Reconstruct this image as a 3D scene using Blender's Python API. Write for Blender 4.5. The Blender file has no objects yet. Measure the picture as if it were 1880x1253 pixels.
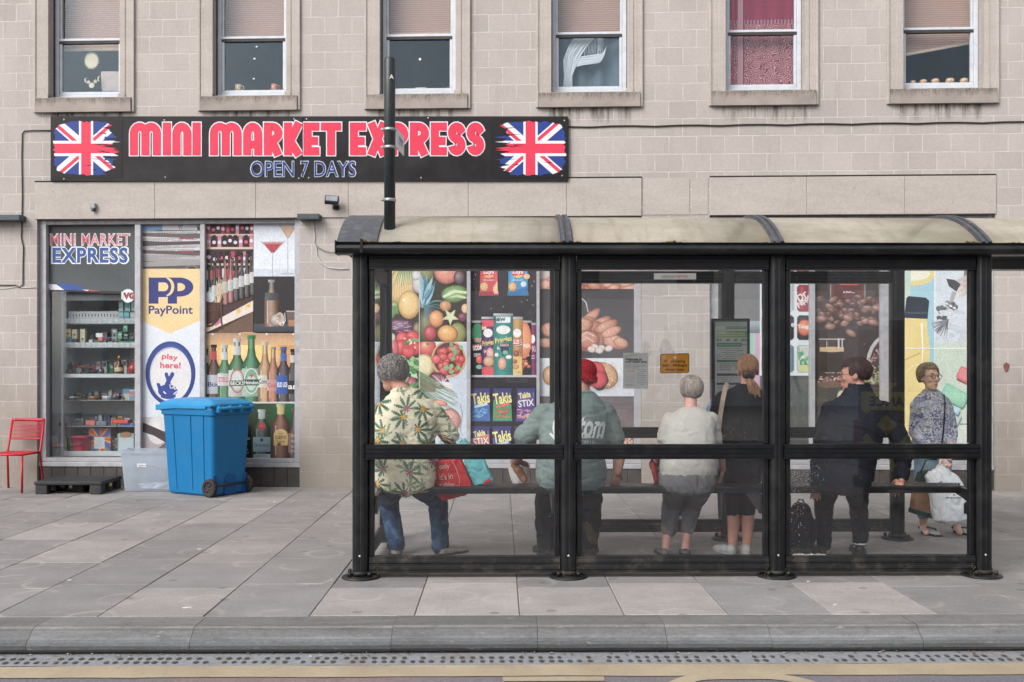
import bpy, bmesh, math, random
from mathutils import Vector, Matrix, Euler, noise, geometry
from mathutils.bvhtree import BVHTree
R = random.Random(11)
SC = bpy.context.scene
COL = SC.collection
PI = math.pi
# ------------------------------------------------------------------ survey: camera and the two frames of the place
F, CX, CY, H = 1827.8, 940.0, 673.0, 1.5
YW = 12.2
TH = math.atan(0.039)      # the facade is turned a little from the kerb line
PH = math.atan(0.012)      # the kerb, paving and shelter
FW = Matrix.Translation((0, YW, 0)) @ Matrix.Rotation(-TH, 4, 'Z')
FS = Matrix.Rotation(PH, 4, 'Z')
sW, cW, sS, cS = math.sin(TH), math.cos(TH), math.sin(PH), math.cos(PH)

def W(px, py, y=0.0):
    a = (px - CX) / F
    u = (a * (YW + y * cW) - y * sW) / (cW + a * sW)
    Y = YW - u * sW + y * cW
    return u, H - (py - CY) * Y / F
def WU(px, y=0.0): return W(px, 0, y)[0]
def S(px, py, sy):
    a = (px - CX) / F
    x = sy * (a * cS + sS) / (cS - a * sS)
    Y = x * sS + sy * cS
    return x, H - (py - CY) * Y / F
def SX(px, sy): return S(px, 0, sy)[0]
def J(px, py, sy):
    x, z = S(px, py, sy)
    return Vector((x, sy, z))

# ------------------------------------------------------------------ materials
K = 0.88
def lin1(v):
    v = max(0.0, v / 255.0)
    return v / 12.92 if v <= 0.04045 else ((v + 0.055) / 1.055) ** 2.4
def lin(c, k=1.0): return (lin1(c[0]) * k, lin1(c[1]) * k, lin1(c[2]) * k, 1.0)

class NT:
    def __init__(s, name):
        s.m = bpy.data.materials.new(name); s.m.use_nodes = True
        s.t = s.m.node_tree; s.t.nodes.clear()
        s.out = s.t.nodes.new('ShaderNodeOutputMaterial')
    def n(s, typ, **kw):
        nd = s.t.nodes.new('ShaderNode' + typ)
        for k, v in kw.items():
            if k in ('inp',):
                for a, b in v.items(): s.set(nd, a, b)
            else: setattr(nd, k, v)
        return nd
    def set(s, nd, key, val):
        sock = nd.inputs[key]
        if hasattr(val, 'is_output') or isinstance(val, bpy.types.NodeSocket): s.t.links.new(val, sock)
        else: sock.default_value = val
    def math(s, op, a, b=None, c=None, clamp=False):
        nd = s.n('Math', operation=op, use_clamp=clamp)
        for i, v in enumerate((a, b, c)):
            if v is not None: s.set(nd, i, v)
        return nd.outputs[0]
    def mix(s, f, a, b, mode='MIX'):
        nd = s.n('Mix', data_type='RGBA', blend_type=mode)
        s.set(nd, 0, f); s.set(nd, 6, a); s.set(nd, 7, b)
        return nd.outputs[2]
    def ramp(s, f, p0, p1, c0=0.0, c1=1.0):
        nd = s.n('MapRange', clamp=True); s.set(nd, 0, f); s.set(nd, 1, p0); s.set(nd, 2, p1); s.set(nd, 3, c0); s.set(nd, 4, c1)
        return nd.outputs[0]
    def noise(s, vec, scale, detail=3, rough=0.55):
        nd = s.n('TexNoise'); s.set(nd, 'Scale', scale); s.set(nd, 'Detail', detail); s.set(nd, 'Roughness', rough)
        if vec is not None: s.set(nd, 'Vector', vec)
        return nd.outputs['Fac']
    def coord(s, which='Object'): return s.n('TexCoord').outputs[which]
    def scale(s, vec, v):
        nd = s.n('Mapping'); s.set(nd, 'Vector', vec); nd.inputs['Scale'].default_value = v
        return nd.outputs[0]
    def bump(s, h, strength=0.3, dist=0.01):
        nd = s.n('Bump'); s.set(nd, 'Height', h); nd.inputs['Strength'].default_value = strength; nd.inputs['Distance'].default_value = dist
        return nd.outputs[0]
    def bsdf(s, col, rough=0.6, metal=0.0, spec=0.5, normal=None, **kw):
        b = s.n('BsdfPrincipled'); s.set(b, 'Base Color', col); s.set(b, 'Roughness', rough); s.set(b, 'Metallic', metal)
        s.set(b, 'Specular IOR Level', spec)
        if normal is not None: s.set(b, 'Normal', normal)
        for k, v in kw.items(): s.set(b, k.replace('_', ' '), v)
        return b.outputs[0]
    def done(s, sh): s.t.links.new(sh, s.out.inputs[0]); return s.m

MATS = {}
def M(name, c, rough=0.6, metal=0.0, spec=0.4, var=0.12, sc=9.0, dirt=0.0, dirtc=(110, 100, 88), dsc=3.0, bump=0.0, bsc=60.0, k=None, **kw):
    """a plain surface with colour mottling, optional dirt patches and fine bump"""
    key = (name,)
    if key in MATS: return MATS[key]
    n = NT(name); co = n.coord()
    base = lin(c, K if k is None else k)
    f = n.noise(co, sc, 4)
    col = n.mix(n.ramp(f, 0.3, 0.7), tuple(v * (1 - var) for v in base[:3]) + (1,), tuple(min(1, v * (1 + var)) for v in base[:3]) + (1,))
    if dirt > 0:
        d = n.ramp(n.noise(co, dsc, 6, 0.7), 0.5, 0.72, 0, dirt)
        col = n.mix(d, col, lin(dirtc, K))
    nm = n.bump(n.noise(co, bsc, 4), bump, 0.004) if bump > 0 else None
    r = n.ramp(n.noise(co, sc * 2.3, 3), 0.3, 0.7, max(0, rough - 0.08), min(1, rough + 0.08))
    m = n.done(n.bsdf(col, r, metal, spec, nm, **kw))
    MATS[key] = m
    return m

def cloth(name, c, var=0.14, folds=0.5, scale=1.0, c2=None, rough=0.92, k=None):
    n = NT(name); co = n.coord()
    f = n.noise(n.scale(co, (1, 1, 0.55)), 7 * scale, 3)
    b = lin(c, K if k is None else k); 
    col = n.mix(n.ramp(n.noise(co, 3.0, 5), 0.3, 0.7), tuple(v * (1 - var) for v in b[:3]) + (1,), tuple(v * (1 + var) for v in b[:3]) + (1,))
    if c2: col = n.mix(n.ramp(n.noise(co, 11, 4), 0.45, 0.62), col, lin(c2, K))
    w = n.noise(co, 420, 2)
    h = n.math('ADD', n.math('MULTIPLY', f, 1.0), n.math('MULTIPLY', w, 0.035))
    nm = n.bump(h, folds, 0.06)
    return n.done(n.bsdf(col, rough, 0, 0.15, nm))

def glass(name, dirt=0.10, tint=(0.93, 0.95, 0.95), gcol=(1, 1, 1), rough=0.0):
    n = NT(name); co = n.coord()
    ge = n.n('NewGeometry'); dt = n.n('VectorMath', operation='DOT_PRODUCT'); n.set(dt, 0, ge.outputs['Normal']); n.set(dt, 1, ge.outputs['Incoming'])
    fr = n.math('ADD', .04, n.math('MULTIPLY', .96, n.math('POWER', n.math('SUBTRACT', 1.0, n.math('ABSOLUTE', dt.outputs['Value']), clamp=True), 5.0)))      # Schlick, the same from both faces
    tr = n.n('BsdfTransparent'); tr.inputs[0].default_value = tint + (1,)
    gl = n.n('BsdfGlossy'); gl.inputs['Roughness'].default_value = rough; gl.inputs[0].default_value = gcol + (1,)
    mx = n.n('MixShader'); n.set(mx, 0, n.math('MINIMUM', fr, 0.9)); n.set(mx, 1, tr.outputs[0]); n.set(mx, 2, gl.outputs[0])
    sh = mx.outputs[0]
    if dirt > 0:
        df = n.n('BsdfDiffuse'); df.inputs[0].default_value = (0.42, 0.41, 0.40, 1)
        f1 = n.ramp(n.noise(n.scale(co, (1, 1, 0.35)), 2.6, 6, 0.65), 0.42, 0.78, 0.25, 1.0)
        sp = n.ramp(n.noise(co, 95, 2, 0.5), 0.70, 0.76, 0, 1.3)
        f = n.math('MULTIPLY', n.math('ADD', f1, n.math('MULTIPLY', sp, 1.2)), dirt, clamp=True)
        m2 = n.n('MixShader'); n.set(m2, 0, f); n.set(m2, 1, sh); n.set(m2, 2, df.outputs[0]); sh = m2.outputs[0]
    return n.done(sh)

def ink_material(name, rough, spec, grain, sat=1.0, fade=0.0):
    n = NT(name); at = n.n('Attribute', attribute_name='Col'); co = n.coord()
    g = n.ramp(n.noise(co, 55, 5, 0.7), 0.25, 0.75, 1 - grain, 1 + grain)
    g2 = n.ramp(n.noise(co, 7, 3), 0.25, 0.75, 0.94, 1.05)
    g3 = n.ramp(n.noise(n.scale(co, (1, 1, 1.6)), 170, 3, .8), 0.25, 0.75, 1 - grain * .8, 1 + grain * .8)
    hs = n.n('HueSaturation'); n.set(hs, 'Color', at.outputs['Color']); hs.inputs['Saturation'].default_value = sat
    col = n.mix(1.0, n.mix(fade, hs.outputs[0], (.34, .33, .33, 1)), n.math('MULTIPLY', g3, n.math('MULTIPLY', g, g2)), 'MULTIPLY')
    return n.done(n.bsdf(col, rough, 0, spec))
INK = ink_material('printed_vinyl', 0.42, 0.25, 0.22, .90, .02)
PAPER = ink_material('printed_paper', 0.7, 0.2, 0.05)
GLOSS = ink_material('printed_gloss_board', 0.25, 0.22, 0.04)

# ------------------------------------------------------------------ objects
ORG = {}
FRM = {}
def tag(o, label=None, cat=None, group=None, kind=None):
    if label: o['label'] = label
    if cat: o['category'] = cat
    if group: o['group'] = group
    if kind: o['kind'] = kind
    return o
def place(o, frame, org, rz=0.0):
    m = frame @ Matrix.Translation(org) @ Matrix.Rotation(rz, 4, 'Z')
    o.location = m.to_translation(); o.rotation_euler = m.to_euler()
    ORG[o.name] = Vector(org) if rz == 0 else Vector((0, 0, 0))
    FRM[o.name] = frame
    return o
def thing(name, label, cat, frame, org, group=None, rz=0.0):
    """an Empty at the foot of a thing; parts are modelled in frame coordinates (or round the origin if it is turned)"""
    o = bpy.data.objects.new(name, None); COL.objects.link(o); o.empty_display_size = 0.1
    place(o, frame, org, rz)
    return tag(o, label, cat, group)
def link(name, me, mat, parent=None, frame=None, org=None, smooth=False, rz=0.0):
    for m in (mat if isinstance(mat, (list, tuple)) else [mat]): me.materials.append(m)
    o = bpy.data.objects.new(name, me); COL.objects.link(o)
    if parent is not None:
        g = ORG[parent.name]; o.parent = parent; ORG[o.name] = g
        me.transform(Matrix.Translation(-g))
    else:
        org = Vector(org or (0, 0, 0)); place(o, frame or Matrix.Identity(4), org, rz)
        if rz == 0: me.transform(Matrix.Translation(-org))
    if smooth:
        for p in me.polygons: p.use_smooth = True
    return o
def kids(o): return [c for c in bpy.data.objects if c.parent == o]
def dup(root, frame, org, rz=0.0, label=None, group=None):
    def cp(o, par):
        c = o.copy(); COL.objects.link(c); c.parent = par
        for ch in kids(o): cp(ch, c)
        return c
    r = cp(root, None); place(r, frame, org, rz); ORG[r.name] = Vector((0, 0, 0))
    if label: r['label'] = label
    if group: r['group'] = group
    return r

class MB:
    def __init__(s): s.bm = bmesh.new()
    def box(s, x0, x1, y0, y1, z0, z1, bev=0.0, seg=2, mi=0):
        r = bmesh.ops.create_cube(s.bm, size=1.0)
        vs = r['verts']
        for v in vs:
            v.co = Vector(((x0 + x1) / 2 + v.co.x * (x1 - x0), (y0 + y1) / 2 + v.co.y * (y1 - y0), (z0 + z1) / 2 + v.co.z * (z1 - z0)))
        fs = set(f for v in vs for f in v.link_faces)
        for f in fs: f.material_index = mi
        if bev > 0:
            es = list(set(e for v in vs for e in v.link_edges))
            bmesh.ops.bevel(s.bm, geom=es, offset=bev, segments=seg, profile=0.6, affect='EDGES', clamp_overlap=True)
        return vs
    def prism(s, pts, axis, a0, a1, mi=0):
        """pts 2D outline; axis x: pts=(y,z); y: pts=(x,z); z: pts=(x,y)"""
        def mk(p, a): return {'x': (a, p[0], p[1]), 'y': (p[0], a, p[1]), 'z': (p[0], p[1], a)}[axis]
        A = [s.bm.verts.new(mk(p, a0)) for p in pts]; B = [s.bm.verts.new(mk(p, a1)) for p in pts]
        n = len(pts); fs = []
        for i in range(n): fs.append(s.bm.faces.new((A[i], A[(i + 1) % n], B[(i + 1) % n], B[i])))
        fs.append(s.bm.faces.new(A[::-1])); fs.append(s.bm.faces.new(B))
        for f in fs: f.material_index = mi
        return A + B
    def tube(s, pts, r, seg=8, cap=True, mi=0, flat=None):
        pts = [Vector(p) for p in pts]; n = len(pts)
        rs = r if isinstance(r, (list, tuple)) else [r] * n
        rings = []; up = None
        for i, p in enumerate(pts):
            t = (pts[min(i + 1, n - 1)] - pts[max(i - 1, 0)]).normalized()
            if up is None:
                up = Vector((0, 0, 1)) if abs(t.z) < 0.9 else Vector((0, 1, 0))
            x = t.cross(up)
            if x.length < 1e-4: x = t.cross(Vector((1, 0, 0)))
            x.normalize(); up = x.cross(t).normalized()
            fl = flat or 1.0
            rings.append([s.bm.verts.new(p + x * (math.cos(2 * PI * k / seg) * rs[i]) + up * (math.sin(2 * PI * k / seg) * rs[i] * fl)) for k in range(seg)])
        for i in range(n - 1):
            for k in range(seg):
                f = s.bm.faces.new((rings[i][k], rings[i][(k + 1) % seg], rings[i + 1][(k + 1) % seg], rings[i + 1][k])); f.material_index = mi; f.smooth = True
        if cap:
            s.bm.faces.new(rings[0][::-1]).material_index = mi; s.bm.faces.new(rings[-1]).material_index = mi
        return [v for g in rings for v in g]
    def cyl(s, p0, p1, r0, r1=None, seg=16, mi=0): return s.tube([p0, p1], [r0, r0 if r1 is None else r1], seg, True, mi)
    def lathe(s, prof, c=(0, 0, 0), seg=16, mi=0):
        rings = []
        for r, z in prof: rings.append([s.bm.verts.new((c[0] + r * math.cos(2 * PI * k / seg), c[1] + r * math.sin(2 * PI * k / seg), c[2] + z)) for k in range(seg)])
        for i in range(len(prof) - 1):
            for k in range(seg):
                f = s.bm.faces.new((rings[i][k], rings[i][(k + 1) % seg], rings[i + 1][(k + 1) % seg], rings[i + 1][k])); f.material_index = mi; f.smooth = True
        s.bm.faces.new(rings[0][::-1]).material_index = mi; s.bm.faces.new(rings[-1]).material_index = mi
    def quad(s, a, b, c, d, mi=0):
        f = s.bm.faces.new([s.bm.verts.new(p) for p in (a, b, c, d)]); f.material_index = mi; return f
    def ell(s, c, r, rot=None, u=14, v=9, mi=0):
        g = bmesh.ops.create_uvsphere(s.bm, u_segments=u, v_segments=v, radius=1.0)['verts']
        m = Matrix.Translation(c) @ (rot.to_4x4() if rot else Matrix.Identity(4)) @ Matrix.Diagonal((r[0], r[1], r[2], 1))
        bmesh.ops.transform(s.bm, matrix=m, verts=g)
        for f in set(f for w in g for f in w.link_faces): f.material_index = mi; f.smooth = True
        return g
    def cap(s, p0, r0, p1, r1, seg=14):
        p0, p1 = Vector(p0), Vector(p1); d = (p1 - p0).normalized()
        pts, rs = [], []
        for k in range(4): a = PI / 2 * (k + 0.15) / 4; pts.append(p0 - d * r0 * math.cos(a)); rs.append(r0 * math.sin(a))
        pts += [p0, p1]; rs += [r0, r1]
        for k in range(3, -1, -1): a = PI / 2 * (k + 0.15) / 4; pts.append(p1 + d * r1 * math.cos(a)); rs.append(r1 * math.sin(a))
        return s.tube(pts, rs, seg)
    def chain(s, pts, rs, seg=14):
        for i in range(len(pts) - 1): s.cap(pts[i], rs[i], pts[i + 1], rs[i + 1], seg)
    def loft(s, rings, seg=28, ex=2.3):
        """rings (cx, cy, cz, rx, ry) from the bottom up, closed at both ends"""
        L = []
        for cx, cy, cz, rx, ry in rings:
            g = []
            for k in range(seg):
                a = 2 * PI * k / seg; ca, sa = math.cos(a), math.sin(a)
                g.append(s.bm.verts.new((cx + rx * math.copysign(abs(ca) ** (2 / ex), ca), cy + ry * math.copysign(abs(sa) ** (2 / ex), sa), cz)))
            L.append(g)
        for i in range(len(L) - 1):
            for k in range(seg): s.bm.faces.new((L[i][k], L[i][(k + 1) % seg], L[i + 1][(k + 1) % seg], L[i + 1][k]))
        s.bm.faces.new(L[0][::-1]); s.bm.faces.new(L[-1])
    def mesh(s, name='m', recalc=True):
        if recalc: bmesh.ops.recalc_face_normals(s.bm, faces=s.bm.faces[:])
        me = bpy.data.meshes.new(name); s.bm.to_mesh(me); s.bm.free(); return me
    def build(s, name, mat, parent=None, frame=None, org=None, smooth=False, rz=0.0, recalc=True):
        return link(name, s.mesh(name, recalc), mat, parent, frame, org, smooth, rz)

# ------------------------------------------------------------------ flat prints (real flat things: signs, posters, labels)
GL = {}
def glyphs(t, bold=0.0, shear=0.0, space=1.0):
    key = (t, bold, shear, space)
    if key not in GL:
        c = bpy.data.curves.new('lettering', 'FONT'); c.body = t; c.offset = bold; c.shear = shear; c.space_character = space; c.resolution_u = 3
        o = bpy.data.objects.new('lettering', c)
        me = bpy.data.meshes.new_from_object(o)
        fs = [[(me.vertices[i].co.x, me.vertices[i].co.y) for i in p.vertices] for p in me.polygons]
        bpy.data.objects.remove(o); bpy.data.curves.remove(c); bpy.data.meshes.remove(me)
        xs = [p[0] for f in fs for p in f] or [0, 1]; ys = [p[1] for f in fs for p in f] or [0, 1]
        GL[key] = (fs, min(xs), max(xs), min(ys), max(ys))
    return GL[key]
def lerp(a, b, t): return tuple(a[i] + (b[i] - a[i]) * t for i in range(3))
def jit(c, a=14):
    d = R.uniform(-a, a); return tuple(min(255, max(0, v + d + R.uniform(-a, a) * 0.3)) for v in c)

class PR:
    """collects flat coloured shapes, drawn in sheet coordinates (y down), each a hair in front of the last"""
    def __init__(s, mapf, clip=None, step=0.00003, nrm=(0, -1, 0)):
        s.f, s.clip, s.step, s.nr = mapf, clip, step, Vector(nrm); s.k = 0; s.V = []; s.P = []; s.C = []
    def _clip(s, pts, cols):
        x0, y0, x1, y1 = s.clip
        for ax, lim, sg in ((0, x0, 1), (0, x1, -1), (1, y0, 1), (1, y1, -1)):
            o, oc = [], []
            n = len(pts)
            for i in range(n):
                a, b = pts[i], pts[(i + 1) % n]; da, db = (a[ax] - lim) * sg, (b[ax] - lim) * sg
                if da >= 0: o.append(a); oc.append(cols[i])
                if (da >= 0) != (db >= 0):
                    t = da / (da - db)
                    o.append((a[0] + (b[0] - a[0]) * t, a[1] + (b[1] - a[1]) * t)); oc.append(lerp(cols[i], cols[(i + 1) % n], t))
            pts, cols = o, oc
            if len(pts) < 3: return [], []
        return pts, cols
    def face(s, pts, cols):
        if s.clip: pts, cols = s._clip(list(pts), list(cols))
        if len(pts) < 3: return
        b = len(s.V)
        off = s.nr * (s.k * s.step)
        for p in pts: s.V.append(Vector(s.f(p[0], p[1])) + off)
        s.P.append(tuple(range(b, b + len(pts)))); s.C.append(cols)
    def nxt(s): s.k += 1
    def conv(s, pts, col): s.nxt(); s.face(pts, [col] * len(pts))
    def poly(s, pts, col):
        s.nxt()
        for t in geometry.tessellate_polygon([[Vector((p[0], p[1], 0)) for p in pts]]): s.face([pts[i] for i in t], [col] * 3)
    def rect(s, x0, y0, x1, y1, col, bot=None, right=None):
        s.nxt(); b = bot or col
        cs = [col, right or col, right or b, b]
        s.face([(x0, y0), (x1, y0), (x1, y1), (x0, y1)], cs)
    def ell(s, cx, cy, rx, ry, col, hl=None, dk=None, rot=0.0, off=(-0.3, -0.35), n=22, a0=0.0, a1=2 * PI):
        s.nxt(); hl = hl or col; dk = dk or col
        ca, sa = math.cos(rot), math.sin(rot)
        fr = [(0.0, hl), (0.38, lerp(hl, col, 0.6)), (0.72, col), (1.0, dk)] if (hl != col or dk != col) else [(0, col), (1, col)]
        def pt(r, a):
            o = 1 - r; x = (math.cos(a) * r + off[0] * o * (len(fr) > 2)) * rx; y = (math.sin(a) * r + off[1] * o * (len(fr) > 2)) * ry
            return (cx + x * ca - y * sa, cy + x * sa + y * ca)
        for j in range(n):
            b0, b1 = a0 + (a1 - a0) * j / n, a0 + (a1 - a0) * (j + 1) / n
            for i in range(len(fr) - 1):
                (r0, c0), (r1, c1) = fr[i], fr[i + 1]
                if r0 == 0: s.face([pt(0, b0), pt(r1, b0), pt(r1, b1)], [c0, c1, c1])
                else: s.face([pt(r0, b0), pt(r1, b0), pt(r1, b1), pt(r0, b1)], [c0, c1, c1, c0])
    def line(s, pts, w, col, w1=None, col1=None):
        """a stroke; each segment its own hair-thin layer"""
        n = len(pts)
        w1 = w if w1 is None else w1; col1 = col1 or col
        L = []
        for i in range(n):
            a = pts[max(i - 1, 0)]; b = pts[min(i + 1, n - 1)]; dx, dy = b[0] - a[0], b[1] - a[1]; l = math.hypot(dx, dy) or 1
            t = i / (n - 1); ww = (w + (w1 - w) * t) / 2
            c0 = 1.0
            if 0 < i < n - 1:
                e0 = Vector((pts[i][0] - a[0], pts[i][1] - a[1])); e1 = Vector((b[0] - pts[i][0], b[1] - pts[i][1]))
                if e0.length > 0 and e1.length > 0: c0 = max(0.5, math.cos(e0.angle(e1) / 2))
            ww /= c0
            L.append(((pts[i][0] - dy / l * ww, pts[i][1] + dx / l * ww), (pts[i][0] + dy / l * ww, pts[i][1] - dx / l * ww), lerp(col, col1, t)))
        s.nxt()
        for i in range(n - 1):
            s.face([L[i][0], L[i][1], L[i + 1][1], L[i + 1][0]], [L[i][2], L[i][2], L[i + 1][2], L[i + 1][2]])
    def text(s, t, cx, cy, h, col, w=None, bold=0.0, shear=0.0, rot=0.0, space=1.0, align='C'):
        fs, x0, x1, y0, y1 = glyphs(t, bold, shear, space)
        k = h / max(1e-6, (y1 - y0)); kx = (w / max(1e-6, x1 - x0)) if w else k
        mx = {'C': (x0 + x1) / 2, 'L': x0, 'R': x1}[align]
        ca, sa = math.cos(rot), math.sin(rot); s.nxt()
        for f in fs:
            q = []
            for p in f:
                x, y = (p[0] - mx) * kx, -(p[1] - (y0 + y1) / 2) * k
                q.append((cx + x * ca - y * sa, cy + x * sa + y * ca))
            s.face(q, [col] * len(q))
    def words(s, x0, y0, x1, rows, dy, col, h=1.0, fill=0.9):
        """rows of small print too fine to read"""
        s.nxt()
        for r in range(rows):
            x = x0; end = x1 - (x1 - x0) * R.uniform(0, 0.35) if r % 3 == 2 else x1
            while x < end - 1:
                w = R.uniform(2.0, 5.5)
                if R.random() < fill: s.face([(x, y0 + r * dy), (min(x + w, end), y0 + r * dy), (min(x + w, end), y0 + r * dy + h), (x, y0 + r * dy + h)], [col] * 4)
                x += w + 0.9
    def mesh(s, name):
        me = bpy.data.meshes.new(name); me.from_pydata([tuple(v) for v in s.V], [], s.P)
        at = me.color_attributes.new('Col', 'FLOAT_COLOR', 'CORNER')
        buf = []
        for c in s.C:
            for q in c: buf.extend(lin(q, K * .93))
        at.data.foreach_set('color', buf)
        return me
    def build(s, name, mat=None, parent=None, frame=None, org=None): return link(name, s.mesh(name), mat or INK, parent, frame, org)
def wallmap(y): return lambda px, py: (lambda q: (q[0], y, q[1]))(W(px, py, y))
def shopmap(y): return lambda px, py: (lambda q: (q[0], y, q[1]))(S(px, py, y))

# ------------------------------------------------------------------ closed soft bodies: shapes fused into one skin
def fuse(mb, voxel=0.008, it=3, fac=0.5, wr=None):
    me = mb.mesh('fuse'); o = bpy.data.objects.new('fuse', me); COL.objects.link(o)
    rm = o.modifiers.new('r', 'REMESH'); rm.mode = 'VOXEL'; rm.voxel_size = voxel; rm.adaptivity = 0
    sm = o.modifiers.new('s', 'SMOOTH'); sm.factor = fac; sm.iterations = it
    dg = bpy.context.evaluated_depsgraph_get(); ev = o.evaluated_get(dg)
    out = bpy.data.meshes.new_from_object(ev)
    bpy.data.objects.remove(o); bpy.data.meshes.remove(me)
    out.materials.clear()
    if wr:
        amp, fx, fz, seed = wr
        co = [v.co.copy() for v in out.vertices]; nn = [v.normal.copy() for v in out.vertices]
        for i, v in enumerate(out.vertices):
            p = co[i]
            q = Vector((p.x * fx + seed, p.y * fx * 0.6, p.z * fz + p.x * fx * 0.5))
            d = noise.noise(q); m2 = noise.noise(q * 1.9 + Vector((5, 1, 2))); d = .7 * d - .75 * math.exp(-(d / .13) ** 2) - .5 * math.exp(-(m2 / .12) ** 2) + .2
            v.co = p + nn[i] * (d * amp)
    for p in out.polygons: p.use_smooth = True
    return out
# ================================================================== the setting
def colored_mesh(name, V, P, C):
    me = bpy.data.meshes.new(name); me.from_pydata(V, [], P)
    at = me.color_attributes.new('Col', 'FLOAT_COLOR', 'CORNER'); buf = []
    for p, c in zip(P, C): buf.extend(lin(c, K) * len(p))
    at.data.foreach_set('color', buf); return me

def ground_mat(name, c, var=0.2, sc=40, rough=0.85, bump=0.5):
    n = NT(name); co = n.coord(); b = lin(c, K)
    g = n.ramp(n.noise(co, sc * 6, 3, 0.7), 0.3, 0.7, 1 - var, 1 + var)
    p = n.ramp(n.noise(co, 1.3, 5, 0.65), 0.3, 0.7, 0.82, 1.14)
    col = n.mix(1.0, b, n.math('MULTIPLY', g, p), 'MULTIPLY')
    return n.done(n.bsdf(col, rough, 0, 0.3, n.bump(n.noise(co, sc * 5, 3), bump, 0.006)))
# asphalt, with a red-brown worn patch on the near lane
n = NT('asphalt'); co = n.coord()
g = n.ramp(n.noise(co, 260, 3, 0.8), 0.3, 0.72, 0.55, 1.5)
redm = n.ramp(n.noise(n.scale(co, (0.5, 1.4, 1)), 0.9, 3), 0.47, 0.6)
bc = n.mix(redm, lin((120, 119, 124), K), lin((138, 122, 124), K))
bc = n.mix(1.0, bc, n.math('MULTIPLY', g, n.ramp(n.noise(co, 75, 3, .9), .3, .7, .75, 1.28)), 'MULTIPLY')
bc = n.mix(n.ramp(n.noise(co, 420, 1), 0.71, 0.75, 0, 0.6), bc, lin((205, 200, 195), K))
ASPH = n.done(n.bsdf(bc, 0.9, 0, 0.25, n.bump(n.noise(co, 230, 3), 0.8, 0.008)))
mb = MB(); mb.quad((-400, -400, -.165), (400, -400, -.165), (400, 400, -.165), (-400, 400, -.165))
tag(mb.build('ground', ground_mat('ground_tarmac', (120, 118, 116)), None, FS, (0, 0, 0), recalc=False), kind='structure')
RZ = -0.14
mb = MB(); mb.quad((-60, -6.2, RZ), (60, -6.2, RZ), (60, 5.72, RZ), (-60, 5.72, RZ))
tag(mb.build('road', ASPH, None, FS, (0, 0, 0), recalc=False), kind='structure')
# yellow road paint
n = NT('worn_yellow_road_paint'); co = n.coord()
wear = n.ramp(n.noise(co, 34, 6, 0.75), 0.56, 0.72, 0, 0.75)
c = n.mix(n.ramp(n.noise(co, 3, 4), 0.3, 0.7), lin((164, 149, 126), K), lin((182, 167, 143), K))
c = n.mix(wear, c, lin((128, 124, 124), K))
YPAINT = n.done(n.bsdf(c, 0.75, 0, 0.3, n.bump(n.noise(co, 230, 3), 0.5, 0.006)))
mb = MB()
N = 160
for i in range(N):      # slightly wandering edges
    xa, xb = -12 + 24 * i / N, -12 + 24 * (i + 1) / N
    def e(x, o): return 0.014 * noise.noise(Vector((x * 1.7, o, 0))) + 0.007 * noise.noise(Vector((x * 9, o, 3)))
    y0a, y0b, y1a, y1b = 5.255 + e(xa, 1), 5.255 + e(xb, 1), 5.455 + e(xa, 7), 5.455 + e(xb, 7)
    mb.quad((xa, y0a, RZ + .005), (xb, y0b, RZ + .005), (xb, y1b, RZ + .005), (xa, y1a, RZ + .005))
tag(mb.build('yellow_line', YPAINT, None, FS, (0, 0, 0), recalc=False), kind='structure')
def paint_stroke(mb, pts, w):
    L = []
    for i in range(len(pts)):
        a = Vector(pts[max(i - 1, 0)]); b = Vector(pts[min(i + 1, len(pts) - 1)]); d = (b - a).normalized()
        p = Vector(pts[i]); q = Vector((-d.y, d.x)) * w / 2; L.append((p + q, p - q))
    for i in range(len(L) - 1): mb.quad(*[(p.x, p.y, RZ + .006) for p in (L[i][1], L[i + 1][1], L[i + 1][0], L[i][0])])
mb = MB()
def arch(xc, hw, top, w, down, r=0.28):
    pts = [(xc - hw, top - down)]
    for k in range(9): a = PI - PI / 2 * k / 8; pts.append((xc - hw + r + r * math.cos(a), top - r + r * math.sin(a)))
    for k in range(9): a = PI / 2 - PI / 2 * k / 8; pts.append((xc + hw - r + r * math.cos(a), top - r + r * math.sin(a)))
    pts.append((xc + hw, top - down)); paint_stroke(mb, pts, w)
xa = S(1358, 1250, 5.2)[0]; arch(xa, 0.37, 5.235, 0.1, 1.4, 0.24)
xb = S(1120, 1250, 5.2)[0]; x0 = S(930, 1250, 5.2)[0]
paint_stroke(mb, [(x0 - .02, 5.205), (xb - .03, 5.205)], 0.075)
tag(mb.build('yellow_road_lettering', YPAINT, None, FS, (0, 0, 0), recalc=False), kind='structure')

# slot drain along the kerb
DR = M('drain_concrete', (138, 141, 145), .85, var=.16, sc=30, dirt=.5, dirtc=(120, 104, 88), bump=.4)
DK = M('drain_slot_dark', (82, 73, 66), .95, var=.4, sc=60)
mb = MB(); mb.quad((-12, 5.46, RZ + .004), (12, 5.46, RZ + .004), (12, 5.70, RZ + .004), (-12, 5.70, RZ + .004))
x = -9.0
while x < 9.0:
    for yy in (5.515, 5.585):
        if R.random() < .86:
            w = .017 + R.uniform(-.004, .002); a = R.uniform(-.006, .006)
            pts = [(x + w * math.cos(q) * .9 + a, yy + .024 * math.sin(q)) for q in [PI / 4 + k * PI / 2 + d for k in range(4) for d in (-.35, .35)]]
            f = mb.bm.faces.new([mb.bm.verts.new((p[0], p[1], RZ + .008)) for p in pts]); f.material_index = 1  # slots drawn as flat dark patches on the channel
    x += .0515 * 1.06
mb.build('drain_channel', [DR, DK], None, FS, (0, 5.5, RZ), recalc=False)
tag(bpy.data.objects['drain_channel'], kind='structure')

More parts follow.
